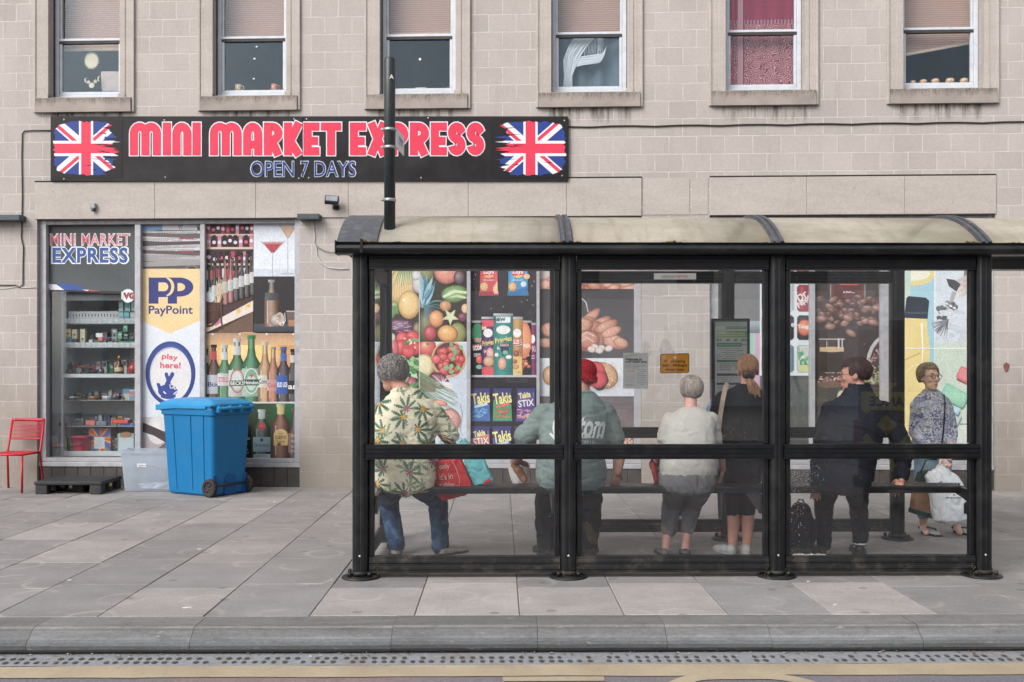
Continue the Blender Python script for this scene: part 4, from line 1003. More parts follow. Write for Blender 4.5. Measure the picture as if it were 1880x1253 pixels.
# ---------------- crisps
p = poster('window_poster', 'dark window graphic of crisp packets and tall snack tubes', (863, 408, 985, 842))
p.rect(863, 408, 985, 842, (56, 52, 54), (44, 40, 44))
for k in range(120): x, y = R.uniform(863, 985), R.uniform(490, 580); p.rect(x, y, x + R.uniform(.6, 3), y + R.uniform(.5, 1.2), jit((92, 88, 90), 16))
for k in range(14): x, y = R.uniform(866, 983), R.uniform(500, 570); p.rect(x, y, x + 1.4, y + 1.6, (238, 206, 160))
def packet(x0, y0, x1, y1, c, c2, fl=2.0):
    p.poly([(x0 - fl * .4, y0), (x1 + fl * .4, y0), (x1 - 1, y0 + 6), (x1 - .5, (y0 + y1) / 2), (x1, y1 - 8), (x1 + fl, y1), (x0 - fl, y1), (x0, y1 - 8), (x0 + .6, (y0 + y1) / 2), (x0 + 1, y0 + 6)], c)
    p.rect(x0 + 2, y0 + 5, x0 + (x1 - x0) * .3, y1 - 6, c, right=c2); p.conv([(x0 + 1, y1 - 7), (x1 - 1, y1 - 7), (x1 + fl * .7, y1 - 1), (x0 - fl * .7, y1 - 1)], lerp(c, (0, 0, 0), .2)); p.line([(x1 - 4, y0 + 8), (x1 - 3, y1 - 10)], 1.6, lerp(c, (255, 255, 255), .4), .4)
for (x0, x1, c, c2, lc) in ((881, 914, (202, 58, 70), (222, 90, 96), (222, 176, 120)), (933, 969, (44, 142, 196), (90, 180, 216), (206, 56, 66))):
    packet(x0, 455, x1, 543, c, c2); cx = (x0 + x1) / 2
    p.ell(cx, 501, 11, 10, (232, 178, 96), (246, 214, 150)); p.conv([(cx - 11, 497), (cx + 11, 493), (cx + 11, 505), (cx - 11, 507)], (204, 50, 62)); p.text('Lays', cx, 500, 11, (240, 240, 240), w=20, shear=.2, bold=.02)
    p.words(cx - 10, 514, cx + 10, 1, 2, (232, 214, 206), 1.4); p.ell(x0 + 8, 527, 8, 9, (226, 180, 120), (242, 214, 160), (160, 100, 60))
    for k in range(14): p.ell(x0 + 8 + R.uniform(-5, 5), 527 + R.uniform(-6, 6), .8, .7, (190, 130, 80))
    if c[2] > 150: p.ell(x1 - 8, 522, 5, 5, (214, 226, 230)); p.ell(x1 - 2, 508, 6, 5, (226, 180, 120), (240, 210, 150)); p.conv([(x0, 540), (x1, 526), (x1, 540)], (36, 110, 170))
    else: p.poly([(x1 - 9, 529), (x1 - 1, 516), (x1, 536), (x1 - 8, 537)], (232, 190, 140)); p.rect(x1 - 7, 535, x1 + 1, 540, (232, 170, 150))
def tube(x0, x1, top, c, c2, name, ntx, flav, fc, bot=691):
    p.rect(x0, top, x1, bot, lerp(c, (0, 0, 0), .22), right=lerp(c, (0, 0, 0), .35)); m = (x0 + x1) / 2; p.rect(x0, top, x0 + (x1 - x0) * .45, bot, lerp(c, (0, 0, 0), .22), right=c); p.rect(x0 + (x1 - x0) * .44, top, x1, bot, c, right=lerp(c, (0, 0, 0), .3))
    p.rect(x0, top - 3, x1, top + 1, (206, 206, 210), right=(140, 140, 146)); p.rect(x0, bot - 2, x1, bot, (190, 190, 194))
    p.ell(m, top + 27, (x1 - x0) * .36, 8, (236, 232, 230))
    p.text(name, m, top + 46, 12, (44, 34, 40), w=(x1 - x0) * .94, bold=.05, shear=.12, rot=-.18); p.text(name, m, top + 45.4, 11, ntx, w=(x1 - x0) * .88, bold=.02, shear=.12, rot=-.18)
    p.text(flav, m, top + 60, 6, fc, w=(x1 - x0) * .62, bold=.02, rot=-.08)
tube(866, 886, 592, (44, 44, 48), None, 'PRINGLES', (232, 120, 130), 'SCORCHIN', (236, 236, 236)); p.ell(877, 612, 11, 18, (60, 140, 96)); p.text('PRIN', 880, 625, 8, (236, 130, 140), w=13, bold=.03); p.text('SCOR', 877, 639, 9, (236, 236, 236), w=17, bold=.04, rot=-.08); p.ell(880, 660, 6, 8, (216, 70, 66), (236, 150, 130)); p.ell(880, 674, 6, 4, (120, 190, 170))
tube(972, 984, 596, (140, 50, 110), None, 'PRI', (232, 190, 210), 'C', (236, 220, 236))
tube(953, 976, 592, (48, 40, 40), None, 'PAPRIKA', (222, 176, 90), 'PAPRIKA', (240, 230, 216)); p.ell(962, 625, 14, 34, (226, 136, 88), (240, 170, 120), (200, 100, 60)); p.text('PAPRIKA', 964, 636, 8, (244, 232, 216), w=18, bold=.03, rot=-.15)
for k in range(10): fruit(962 + R.uniform(-6, 10), 668 + R.uniform(-6, 12), 4, 3, jit(R.choice([(190, 60, 54), (226, 150, 90), (222, 196, 120)]), 12))
tube(939, 960, 585, (206, 160, 92), None, 'INGLES', (232, 222, 206), 'ORIGINAL', (150, 60, 50)); p.rect(940, 622, 955, 634, (206, 70, 80)); p.text('GLES', 947, 628, 8, (240, 236, 226), w=13, bold=.03); fruit(948, 650, 5, 5, (150, 60, 50)); fruit(947, 668, 8, 6, (190, 110, 70)); p.rect(940, 655, 958, 689, (222, 186, 108), (226, 196, 120)); fruit(945, 664, 5, 4, (186, 60, 56)); fruit(947, 674, 6, 4, (206, 140, 90)); p.text('165g', 953, 684, 4, (120, 70, 50))
tube(884, 908, 585, (96, 62, 120), None, 'Pringles', (240, 222, 120), 'BACON', (236, 220, 230)); p.rect(885, 588, 907, 600, (214, 66, 80)); p.rect(885, 674, 907, 689, (214, 60, 76)); fruit(900, 650, 7, 12, (226, 160, 150)); p.ell(898, 664, 11, 10, (206, 160, 120), (232, 200, 160), (150, 90, 60)); p.rect(885, 600, 893, 606, (236, 190, 150))
tube(906, 942, 579, (52, 156, 146), None, 'Pringles', (238, 226, 120), 'RANCH', (236, 236, 236)); p.rect(911, 582, 937, 593, (230, 236, 238)); p.text('NEW', 918, 587, 7, (40, 60, 90), bold=.05); p.poly([(916, 632), (937, 630), (932, 654), (922, 654)], (60, 70, 84)); p.text('RANCH', 926, 634, 5, (232, 190, 190), w=16, bold=.03); fruit(928, 648, 6, 5, (96, 170, 140)); p.ell(922, 668, 7, 11, (226, 150, 120), (240, 200, 170)); fruit(934, 656, 6, 4, (226, 230, 226)); fruit(912, 652, 4, 4, (232, 228, 220)); p.words(920, 676, 940, 2, 4, (40, 90, 90), 1)
p.rect(863, 690, 985, 693, (190, 190, 196)); p.rect(863, 693, 985, 712, (40, 36, 40)); p.words(930, 696, 968, 2, 4, (84, 78, 80), 2)
for (x0, y0, c, t, g) in ((865, 713, (60, 104, 170), 'Takis', (96, 160, 206)), (905, 713, (70, 160, 110), 'Takis', (206, 70, 66)), (948, 713, (96, 70, 150), 'STIX', (226, 160, 130)), (865, 783, (222, 120, 84), 'STIX', (240, 190, 150)), (904, 783, (84, 78, 160), 'Takis', (206, 70, 140)), (945, 783, (84, 70, 150), 'Takis', (226, 110, 90))):
    packet(x0, y0, x0 + 35, y0 + 62, (58, 56, 120), (90, 84, 150), 1.5); p.poly([(x0 + 1, y0 + 22), (x0 + 33, y0 + 14), (x0 + 35, y0 + 60), (x0, y0 + 60)], c)
    for k in range(22): a = R.uniform(-.9, .9); x, y = x0 + R.uniform(5, 28), y0 + R.uniform(38, 54); p.line([(x - 4 * math.cos(a), y - 4 * math.sin(a)), (x + 4 * math.cos(a), y + 4 * math.sin(a))], R.uniform(1, 2), jit(g, 30))
    if t == 'STIX': p.text('Takis', x0 + 15, y0 + 13, 11, (236, 226, 150), w=22, bold=.04, rot=-.2); p.text('STIX', x0 + 18, y0 + 28, 15, (30, 26, 50), w=31, bold=.06, rot=-.12); p.text('STIX', x0 + 18, y0 + 27.5, 13, (238, 238, 240), w=29, bold=.02, rot=-.12)
    else: p.text('Takis', x0 + 17.5, y0 + 19, 24, (30, 26, 50), w=35, bold=.07, rot=-.14); p.text('Takis', x0 + 17.5, y0 + 18.5, 21, (240, 230, 150), w=33, bold=.03, rot=-.14); p.conv([(x0 + 6, y0 + 32), (x0 + 30, y0 + 26), (x0 + 30, y0 + 31), (x0 + 6, y0 + 37)], (226, 90, 100) if c[1] > 140 else (200, 214, 226))
hang(p)
# ---------------- bread
p = poster('window_poster', 'window graphic of meat, bread rolls and a filled baguette on a white board', (991, 408, 1164, 842))
p.rect(991, 408, 1164, 532, (204, 150, 128), (196, 136, 112)); p.rect(991, 480, 1164, 512, (208, 200, 200), (200, 180, 174))
for k in range(26): fruit(991 + R.uniform(0, 173), 520 + R.uniform(-10, 12), R.uniform(10, 18), R.uniform(7, 12), jit(R.choice([(206, 136, 110), (196, 112, 92), (216, 160, 136)]), 12), R.uniform(-.4, .4))
p.rect(991, 531, 1164, 660, (72, 68, 70), (88, 84, 86))
for (x, y, rx, ry, a) in ((1082, 585, 26, 9, -.75), (1092, 600, 34, 10, -.55), (1076, 604, 30, 11, -.35), (1096, 615, 30, 11, -.5), (1112, 600, 24, 10, -.45), (1072, 590, 20, 8, -.2), (1060, 600, 30, 16, -.2), (1106, 622, 28, 12, -.3), (1124, 626, 30, 13, .35), (1080, 626, 30, 20, 0), (1122, 610, 20, 9, -.4), (1140, 630, 14, 9, .3), (1008, 606, 15, 13, .2), (1002, 630, 18, 9, 0)):
    fruit(x, y, rx, ry, jit((206, 146, 120), 12), a, hl=(230, 190, 166), dk=(140, 84, 66))
    for k in range(3): p.line([(x - rx * .5 + k * rx * .4, y - ry * .5), (x - rx * .3 + k * rx * .4, y + ry * .3)], .8, (166, 108, 88))
fruit(1078, 624, 24, 18, (196, 128, 108), hl=(222, 176, 156)); p.line([(1064, 618), (1078, 610), (1092, 618)], 2, (226, 206, 196)); p.line([(1066, 628), (1078, 620), (1090, 628)], 1.6, (226, 206, 196))
for (x, y) in ((1092, 638), (1104, 640), (1118, 640), (1100, 644), (1086, 642)): fruit(x, y, 8, 6, (222, 206, 200), R.uniform(-.5, .5))
p.line([(1068, 548), (1076, 556), (1080, 574)], 2, (196, 190, 190)); p.ell(1152, 621, 1.6, 1.8, (40, 36, 36))
p.rect(991, 658, 1164, 729, (222, 226, 232), (208, 212, 220)); p.rect(991, 728, 1164, 731, (96, 90, 92))
p.ell(1085, 700, 62, 26, (178, 186, 194), (196, 204, 210), (214, 220, 226), n=30, off=(0, 0))
fruit(1048, 690, 50, 20, (206, 150, 100), .12); fruit(1108, 690, 28, 24, (206, 158, 112), .5, hl=(226, 190, 150), dk=(150, 96, 62)); fruit(1010, 690, 14, 18, (200, 146, 100))
for k in range(60): p.ell(1100 + R.uniform(-10, 34), 688 + R.uniform(-20, 24), R.uniform(.8, 1.6), R.uniform(.7, 1.2), jit((228, 198, 156), 24))
p.poly([(1030, 655), (1070, 668), (1100, 668), (1113, 684), (1118, 700), (1108, 716), (1098, 718), (1080, 705), (1050, 700), (1024, 690)], (50, 40, 40))
for (x, y, rx, ry, a) in ((1052, 680, 26, 18, .2), (1076, 676, 22, 16, .3), (1094, 680, 18, 16, .5), (1098, 697, 17, 16, -.3), (1082, 696, 16, 14, .3), (1062, 692, 18, 12, 0)): fruit(x, y, rx, ry, (206, 46, 56), a, hl=(232, 100, 100), dk=(150, 20, 36))
for k in range(14): p.line([(1030, 672 + k * 2.6), (1092, 674 + k * 2.6)], .8, (176, 36, 52))
p.rect(991, 731, 1164, 842, (112, 100, 104), (134, 120, 122))
for k in range(60): y = R.uniform(731, 842); x = R.uniform(991, 1150); p.rect(x, y, x + R.uniform(20, 60), y + .9, jit((128, 116, 118), 16))
for k in range(40): fruit(1142 + R.uniform(-2, 22), 812 + R.uniform(-6, 26), 3, 2.2, jit((206, 160, 136), 20))
hang(p)
# ---------------- drinks cans and the grey panel beside them
p = poster('window_poster', 'white window graphic with rows of soft drink cans in rounded frames', (1316, 408, 1486, 842))
p.rect(1316, 408, 1376, 842, (128, 126, 126), (120, 120, 122)); p.rect(1316, 590, 1395, 612, (170, 180, 186), (98, 112, 124)); p.rect(1376, 408, 1395, 590, (122, 122, 124)); p.rect(1340, 612, 1395, 842, (186, 190, 194)); p.rect(1368, 612, 1386, 842, (112, 190, 150), right=(170, 200, 190)); p.rect(1386, 612, 1396, 842, (202, 160, 186))
p.rect(1395, 408, 1486, 690, (220, 226, 230)); p.rect(1395, 690, 1486, 842, (96, 100, 98), (70, 72, 70))
def can(x0, y0, x1, y1, c, c2):
    r = 4; p.poly([(x0 + r, y0), (x1 - r, y0), (x1, y0 + r), (x1, y1 - r), (x1 - r, y1), (x0 + r, y1), (x0, y1 - r), (x0, y0 + r)], (140, 148, 152)); x0 += .8; x1 -= .8; y0 += .8; y1 -= .8
    p.poly([(x0 + r, y0), (x1 - r, y0), (x1, y0 + r), (x1, y1 - r), (x1 - r, y1), (x0 + r, y1), (x0, y1 - r), (x0, y0 + r)], c); p.rect(x0 + 2, y0 + 3, x0 + 11, y1 - 3, c, right=c2); p.rect(x1 - 8, y0 + 3, x1 - 1, y1 - 3, c, right=lerp(c, (0, 0, 0), .25))
for (y0, y1) in ((413, 464), (470, 516)):
    for x0 in (1398, 1430, 1463): can(x0, y0, x0 + 28, y1, jit((150, 60, 70), 30), (180, 120, 120))
can(1398, 519, 1426, 572, (168, 60, 70), (190, 96, 100)); can(1430, 519, 1458, 572, (206, 214, 216), (226, 230, 232)); can(1463, 523, 1495, 573, (154, 52, 64), (184, 84, 92))
p.text('Dr', 1472, 544, 13, (232, 228, 228), bold=.03, shear=.2, rot=-.75); p.text('Pepper', 1478, 552, 13, (232, 228, 228), w=36, bold=.03, shear=.2, rot=-.75)
can(1398, 579, 1426, 625, (60, 66, 72), (90, 96, 100)); can(1430, 579, 1458, 625, (58, 58, 62), (80, 80, 84)); can(1463, 579, 1495, 625, (64, 56, 56), (84, 74, 72)); p.ell(1477, 602, 13, 15, (216, 118, 84), (236, 160, 120), (170, 70, 50)); p.text('Tango', 1477, 601, 9, (234, 228, 222), w=26, bold=.04); p.ell(1455, 597, 3, 4, (200, 204, 206))
can(1398, 634, 1426, 684, (96, 80, 110), (140, 120, 150)); can(1430, 634, 1458, 684, (120, 150, 170), (190, 206, 210)); can(1463, 634, 1495, 684, (196, 212, 200), (214, 224, 214))
for k in range(12): leaf(1468 + R.uniform(-2, 4), 662 + R.uniform(-8, 12), R.uniform(12, 24), 5, R.uniform(-1.9, 1.2), jit((84, 160, 110), 20))
p.ell(1476, 676, 12, 6, (206, 210, 140)); p.words(1464, 640, 1484, 2, 4, (220, 190, 180), 2)
for k in range(50): x, y = R.uniform(1396, 1486), R.uniform(700, 842); p.line([(x, y), (x + R.uniform(-3, 3), y - R.uniform(5, 18))], .9, jit((112, 122, 108), 20))
p.poly([(1456, 690), (1462, 690), (1472, 720), (1466, 720)], (70, 72, 74)); p.rect(1395, 770, 1402, 842, (96, 150, 180))
hang(p)
# ---------------- coffee
p = poster('window_poster', 'brown window graphic of coffee beans and an espresso glass', (1498, 408, 1617, 842))
p.rect(1498, 408, 1617, 842, (84, 74, 72), (58, 50, 46))
p.rect(1524, 408, 1589, 548, (92, 64, 60), (110, 70, 62)); p.rect(1524, 408, 1526, 548, (150, 142, 140)); p.rect(1587, 408, 1589, 548, (150, 142, 140)); p.rect(1542, 500, 1576, 524, (206, 66, 70)); p.rect(1532, 524, 1582, 560, (98, 52, 50)); p.text('100g', 1558.5, 539, 8, (222, 216, 212), w=20, bold=.03)
p.ell(1558, 546, 26, 8, (98, 56, 52), (110, 62, 56))
for k in range(70):
    x, y = R.uniform(1500, 1617), R.choice([R.uniform(545, 585), R.uniform(570, 600), R.uniform(552, 576)]); a = R.uniform(-.7, .7); c = jit(R.choice([(126, 86, 74), (108, 70, 60), (146, 104, 92), (96, 62, 54)]), 10)
    if R.random() < .8 or 1510 < x < 1600: fruit(x, y, R.uniform(6, 10), R.uniform(4, 6), c, a); p.line([(x - 5 * math.cos(a), y - 5 * math.sin(a)), (x, y + 1), (x + 5 * math.cos(a), y + 5 * math.sin(a))], .8, (60, 40, 36))
for (x, y) in ((1556, 584), (1590, 590), (1524, 600), (1562, 612), (1508, 585), (1602, 592), (1610, 566)): fruit(x, y, 11, 6, (150, 104, 92), R.uniform(-.5, .5))
p.rect(1504, 622, 1550, 682, (92, 78, 70), right=(74, 62, 56)); p.rect(1505, 646, 1549, 682, (60, 48, 40)); p.ell(1527, 642, 22, 5, (206, 176, 134), (226, 202, 166)); p.rect(1505, 638, 1549, 646, (206, 176, 134)); p.rect(1503, 622, 1551, 624, (190, 186, 180)); p.rect(1538, 622, 1541, 640, (214, 216, 214)); p.rect(1545, 622, 1547, 640, (214, 216, 214)); p.rect(1517, 626, 1518.4, 640, (200, 200, 198)); p.words(1515, 684, 1560, 1, 3, (190, 170, 160), 1.6)
p.ell(1640, 668, 50, 58, (196, 192, 190)); p.ell(1642, 670, 46, 55, (82, 70, 68))
for k in range(170): t = R.random(); x = 1500 + t * 117; y = 700 - max(0, (t - .42)) * 92 + R.uniform(-9, 9); fruit(x, y, R.uniform(1.4, 3), R.uniform(1.2, 2.4), jit(R.choice([(178, 130, 126), (206, 164, 158), (130, 86, 80)]), 16))
for k in range(160): x, y = R.uniform(1585, 1617), R.uniform(672, 760); p.ell(x, y, 2.2, 1.6, jit((170, 162, 116), 20), n=6)
p.rect(1498, 706, 1617, 842, (70, 64, 58), (88, 84, 74)); p.ell(1527, 706, 30, 6, (116, 90, 72)); fruit(1545, 728, 9, 12, (206, 194, 160))
for k in range(90): x, y = R.uniform(1498, 1617), R.uniform(715, 842); p.line([(x, y), (x + R.uniform(-2, 2), y - R.uniform(5, 16))], .9, jit((108, 110, 92), 22))
hang(p)
# ---------------- juice, splash and soap
p = poster('window_poster', 'pale window graphic of lemon juice bottle, hand splash photo and coloured soap bars', (1633, 408, 1814, 842))
p.rect(1633, 408, 1716, 842, (166, 206, 216), (150, 200, 214)); p.ell(1676, 505, 40, 20, (226, 216, 160), (240, 236, 206), (230, 206, 120), n=30); p.ell(1676, 503, 31, 13, (236, 234, 212)); p.rect(1633, 408, 1716, 470, (170, 208, 214))
p.rect(1633, 490, 1672, 842, (214, 222, 206), right=(196, 214, 206))
p.poly([(1664, 548), (1668, 544), (1700, 547), (1706, 553), (1703, 586), (1660, 584)], (44, 52, 64)); p.rect(1662, 573, 1703, 577, (72, 80, 92)); p.poly([(1658, 584), (1702, 586), (1702, 596), (1707, 640), (1706, 720), (1700, 842), (1654, 842), (1650, 640)], (232, 210, 134)); p.rect(1652, 590, 1668, 842, (240, 224, 164), right=(232, 210, 134)); p.line([(1692, 594), (1694, 640), (1692, 700)], 4, (246, 240, 220), 1)
p.line([(1640, 690), (1660, 662), (1690, 648)], 3, (214, 176, 96)); p.line([(1646, 700), (1676, 672), (1690, 668)], 2, (240, 226, 170))
p.rect(1716, 408, 1814, 630, (204, 214, 220), (214, 222, 230)); p.rect(1715, 408, 1717.4, 842, (232, 234, 236))
p.poly([(1770, 496), (1814, 496), (1814, 528), (1790, 540), (1768, 530)], (132, 126, 126))
for k in range(4): p.line([(1806, 500 + k * 9), (1778, 508 + k * 9), (1752 + k * 4, 520 + k * 8)], 9, jit((186, 170, 164), 6), 6.5, (206, 192, 186)); p.ell(1752 + k * 4, 520 + k * 8, 3.4, 3, (214, 202, 198))
p.poly([(1737, 512), (1752, 514), (1764, 522), (1756, 536), (1742, 526)], (78, 78, 82)); p.line([(1752, 536), (1746, 556), (1744, 574)], 9, (176, 172, 172), 4)
for k in range(40): a = R.uniform(0, 6.3); r = R.uniform(0, 24); p.ell(1742 + r * math.cos(a) * .8, 580 + r * math.sin(a), R.uniform(3, 9), R.uniform(2, 6), jit((108, 108, 112), 26), rot=R.uniform(0, 3), n=8)
for k in range(50): p.ell(1750 + R.uniform(-32, 50), 600 + R.uniform(-30, 30), R.uniform(4, 14), R.uniform(3, 9), jit((206, 214, 222), 10), n=8)
for k in range(16): a = R.uniform(1.5, 3.2); p.line([(1740, 588), (1740 + 30 * math.cos(a), 588 + 34 * math.sin(a))], R.uniform(1.5, 5), jit((126, 126, 130), 22), .5)
for k in range(3): p.ell(1738 + k * 7, 558 + k * 4, 3.4, 2, (226, 228, 230), rot=.5)
p.rect(1716, 630, 1814, 842, (206, 218, 202), (214, 222, 212)); p.rect(1640, 639, 1782, 641, (238, 240, 240)); p.rect(1776, 640, 1777, 780, (140, 150, 150)); p.rect(1716, 641, 1776, 778, (200, 214, 196), (208, 220, 208)); p.rect(1716, 778, 1777, 780, (110, 118, 112))
def slab(cx, cy, w, h, a, c):
    ca, sa = math.cos(a), math.sin(a); q = [(-w, -h * .7), (-w * .9, -h), (w * .9, -h), (w, -h * .7), (w, h * .7), (w * .9, h), (-w * .9, h), (-w, h * .7)]
    p.poly([(cx + 1 + x * ca - y * sa, cy + 5 + x * sa + y * ca) for x, y in q], lerp(c, (40, 60, 60), .4)); p.poly([(cx + x * ca - y * sa, cy + x * sa + y * ca) for x, y in q], c); p.poly([(cx + .82 * x * ca - .75 * y * sa, cy - 1 + .82 * x * sa + .75 * y * ca) for x, y in q], lerp(c, (255, 255, 255), .16))
slab(1775, 690, 18, 12, .45, (222, 112, 116)); slab(1752, 726, 24, 14, .5, (140, 204, 172)); slab(1786, 712, 10, 8, .5, (226, 210, 220)); slab(1745, 765, 18, 12, .45, (190, 216, 206)); slab(1752, 752, 10, 6, .4, (170, 206, 220))
hang(p)

# ---------------- the shop's own name on the first pane
p = poster('window_lettering', 'dark top strip of the first window reading MINI MARKET EXPRESS in pink and blue', (85, 410, 247, 541), cat='window sign')
p.rect(85, 410, 247, 536, (58, 58, 60), (92, 98, 102), right=(84, 90, 92)); p.poly([(85, 530), (150, 534), (247, 536), (247, 541), (180, 539), (85, 533)], (52, 46, 46))
p.text('MINI MARKET', 165.5, 440, 23, (236, 232, 236), w=148, bold=.042, space=1.12); p.text('MINI MARKET', 165.5, 440, 19.5, (222, 106, 120), w=145, bold=.004, space=1.12)
p.text('EXPRESS', 165.5, 469, 33, (236, 236, 240), w=144, bold=.075, space=1.12); p.text('EXPRESS', 165.5, 469, 28.5, (34, 82, 152), w=138, bold=.035, space=1.12)
p.poly([(85, 521), (104, 523), (118, 533), (86, 532)], (228, 228, 232)); p.poly([(104, 520), (130, 521), (156, 528), (150, 533), (118, 533)], (40, 78, 156)); p.poly([(85, 526), (92, 531), (86, 534)], (190, 50, 66)); p.poly([(150, 532), (166, 533), (160, 535)], (230, 228, 230)); p.poly([(160, 532), (185, 535), (166, 535)], (206, 56, 76)); p.poly([(112, 536), (122, 537), (113, 538.5)], (50, 120, 206))
hang(p)
p = poster('window_sticker', 'round white sticker reading IVG at the top corner of the display cabinet window', (222, 530, 247.5, 558), cat='sticker', y=YP - .012)
p.ell(235, 543.5, 12, 12.5, (232, 232, 234), n=26); p.rect(222.5, 536, 228, 550, (232, 232, 234)); p.text('IVG', 236, 543.5, 12.5, (40, 34, 38), w=25, bold=.09, space=1.1); p.text('I', 225.5, 543.5, 11.5, (230, 230, 232), w=2.6, bold=.02); p.text('V', 233, 543.5, 11, (196, 56, 64), w=8.6, bold=.03); p.text('G', 243, 543.5, 11, (196, 56, 64), w=7.6, bold=.03)
hang(p)

# ================================================================== the long sign
SG = PR(wallmap(-.045)); BK = (33, 30, 32); RD = (228, 66, 92); WH = (236, 237, 242); BLU = (48, 70, 142)
sx0, sy0, sx1, sy1 = 93, 214, 1043, 333
sign = thing('shop_sign', 'long black shop sign reading MINI MARKET EXPRESS with two union flags', 'shop sign', FW, (WU(568), -.045, W(568, 333)[1]))
mb = MB(); a, b = W(sx0, sy0, -.04), W(sx1, sy0, -.04); c, d = W(sx0, sy1, -.04), W(sx1, sy1, -.04)
mb.prism([(a[0], c[1]), (b[0], d[1]), (b[0], b[1]), (a[0], a[1])], 'y', -.042, -.022)
n = NT('black_sign_panel'); co = n.coord()
nf = n.noise(n.scale(co, (.35, 1, .5)), 1.6, 2)
bsh = n.bsdf(n.mix(n.ramp(n.noise(co, 5, 5), .35, .7), lin((30, 27, 29), K), lin((42, 39, 41), K)), .25, 0, .22, n.bump(nf, .6, .06))
mb.build('sign_panel', n.done(bsh), sign)
mb = MB()
for (x, y) in ((93, 214), (556, 214)):
    q0 = WU(x, -.04); q1 = WU(1043 if x > 100 else 555.4, -.04); 
    mb.box(q0 + .004, q1 - .004, -.0225, -.002, 3.85, 4.5)
mb.build('sign_batten', M('sign_batten_wood', (80, 70, 64), .9), sign)
def flag(x0, x1, cx, side):
    y0, y1, cy = 221, 324, 273; SG.clip = (x0, y0, x1, y1)
    SG.rect(x0, y0, x1, y1, BLU)
    L = [(x0, y0, x1, y1), (x0, y1, x1, y0)]
    fx0, fx1, fy0, fy1 = cx - 66, cx + 66, 222, 324
    def diag(ax, ay, bx, by, w, c, off=0):
        dx, dy = bx - ax, by - ay; l = math.hypot(dx, dy); nx_, ny_ = -dy / l, dx / l
        SG.conv([(ax + nx_ * (off - w), ay + ny_ * (off - w)), (ax + nx_ * (off + w), ay + ny_ * (off + w)), (bx + nx_ * (off + w), by + ny_ * (off + w)), (bx + nx_ * (off - w), by + ny_ * (off - w))], c)
    diag(fx0, fy0 - 6, fx1, fy1 + 6, 9, WH); diag(fx0, fy1 + 6, fx1, fy0 - 6, 9, WH)
    diag(fx0, fy0 - 6, cx, cy, 3.2, RD, 3); diag(cx, cy, fx1, fy1 + 6, 3.2, RD, -3); diag(fx0, fy1 + 6, cx, cy, 3.2, RD, 3); diag(cx, cy, fx1, fy0 - 6, 3.2, RD, -3)
    SG.rect(x0, cy - 14, x1, cy + 14, WH); SG.rect(cx - 13, y0, cx + 13, y1, WH); SG.rect(x0, cy - 9, x1, cy + 9, RD); SG.rect(cx - 9, y0, cx + 9, y1, RD)
    # ragged paint edge: the black of the board eats into the flag
    SG.clip = (x0 - 3, y0 - 3, x1 + 3, y1 + 3)
    def edge(top):
        pts = []; y = y0 if top else y1; sg = 1 if top else -1; n_ = 26
        for k in range(n_ + 1):
            t = k / n_; x = x0 + (x1 - x0) * t; e = abs(t - .5) * 2; dd = (1 + e ** 4 * 15 + R.uniform(0, 3.2)) 
            pts.append((x, y + sg * dd))
        q = [(x0 - 3, y - sg * 3)] + [(x0 - 3, pts[0][1])] + pts + [(x1 + 3, pts[-1][1]), (x1 + 3, y - sg * 3)]
        SG.poly(q, BK)
    edge(True); edge(False)
    for s_ in (0, 1):
        tail = (s_ == side); x = x1 if s_ else x0; sg = -1 if s_ else 1; pts = []; n_ = 30
        for k in range(n_ + 1):
            t = k / n_; e = abs(t - .5) * 2
            dd = (R.uniform(0, 34) * (1 - abs(t - .5)) + e ** 3 * 26 if k % 2 else R.uniform(12, 40)) if tail else (R.uniform(1, 7) + e ** 5 * 14)
            pts.append((x + sg * dd, y0 + (y1 - y0) * t))
        SG.poly([(x - sg * 3, y0 - 3), (pts[0][0], y0 - 3)] + pts + [(pts[-1][0], y1 + 3), (x - sg * 3, y1 + 3)], BK)
        if tail:
            for k in range(9): yy = R.uniform(y0 + 12, y1 - 10); xx = x + sg * R.uniform(18, 40); SG.conv([(xx, yy), (xx + sg * R.uniform(14, 30), yy + R.uniform(-1.5, 1.5)), (xx, yy + R.uniform(1.2, 2.4))], BK)
            for (yy, c_) in ((cy + 3, RD), (cy - 12, WH), (cy - 20, BLU), (cy + 20, BLU)): SG.conv([(x + sg * 30, yy - 2), (x + sg * R.uniform(-1, 6), yy), (x + sg * 30, yy + 2)], c_)
    for k in range(8): yy = R.uniform(y0 + 70, y1 - 4); xx = R.uniform(x0 + 20, x1 - 40); SG.conv([(xx, yy), (xx + R.uniform(6, 22), yy - R.uniform(0, 2)), (xx + R.uniform(4, 14), yy + R.uniform(.6, 1.6))], BK) if k < 3 else None
    SG.clip = None
flag(96, 222, 158, 1); flag(904, 1041, 974, 0)
SG.build('flag_emblem', GLOSS, sign); EM = SG
T_ = 14.8
def arc(cx, cy, rx, ry, a0, a1, n_=9): return [(cx + rx * math.cos(a0 + (a1 - a0) * k / n_), cy + ry * math.sin(a0 + (a1 - a0) * k / n_)) for k in range(n_ + 1)]
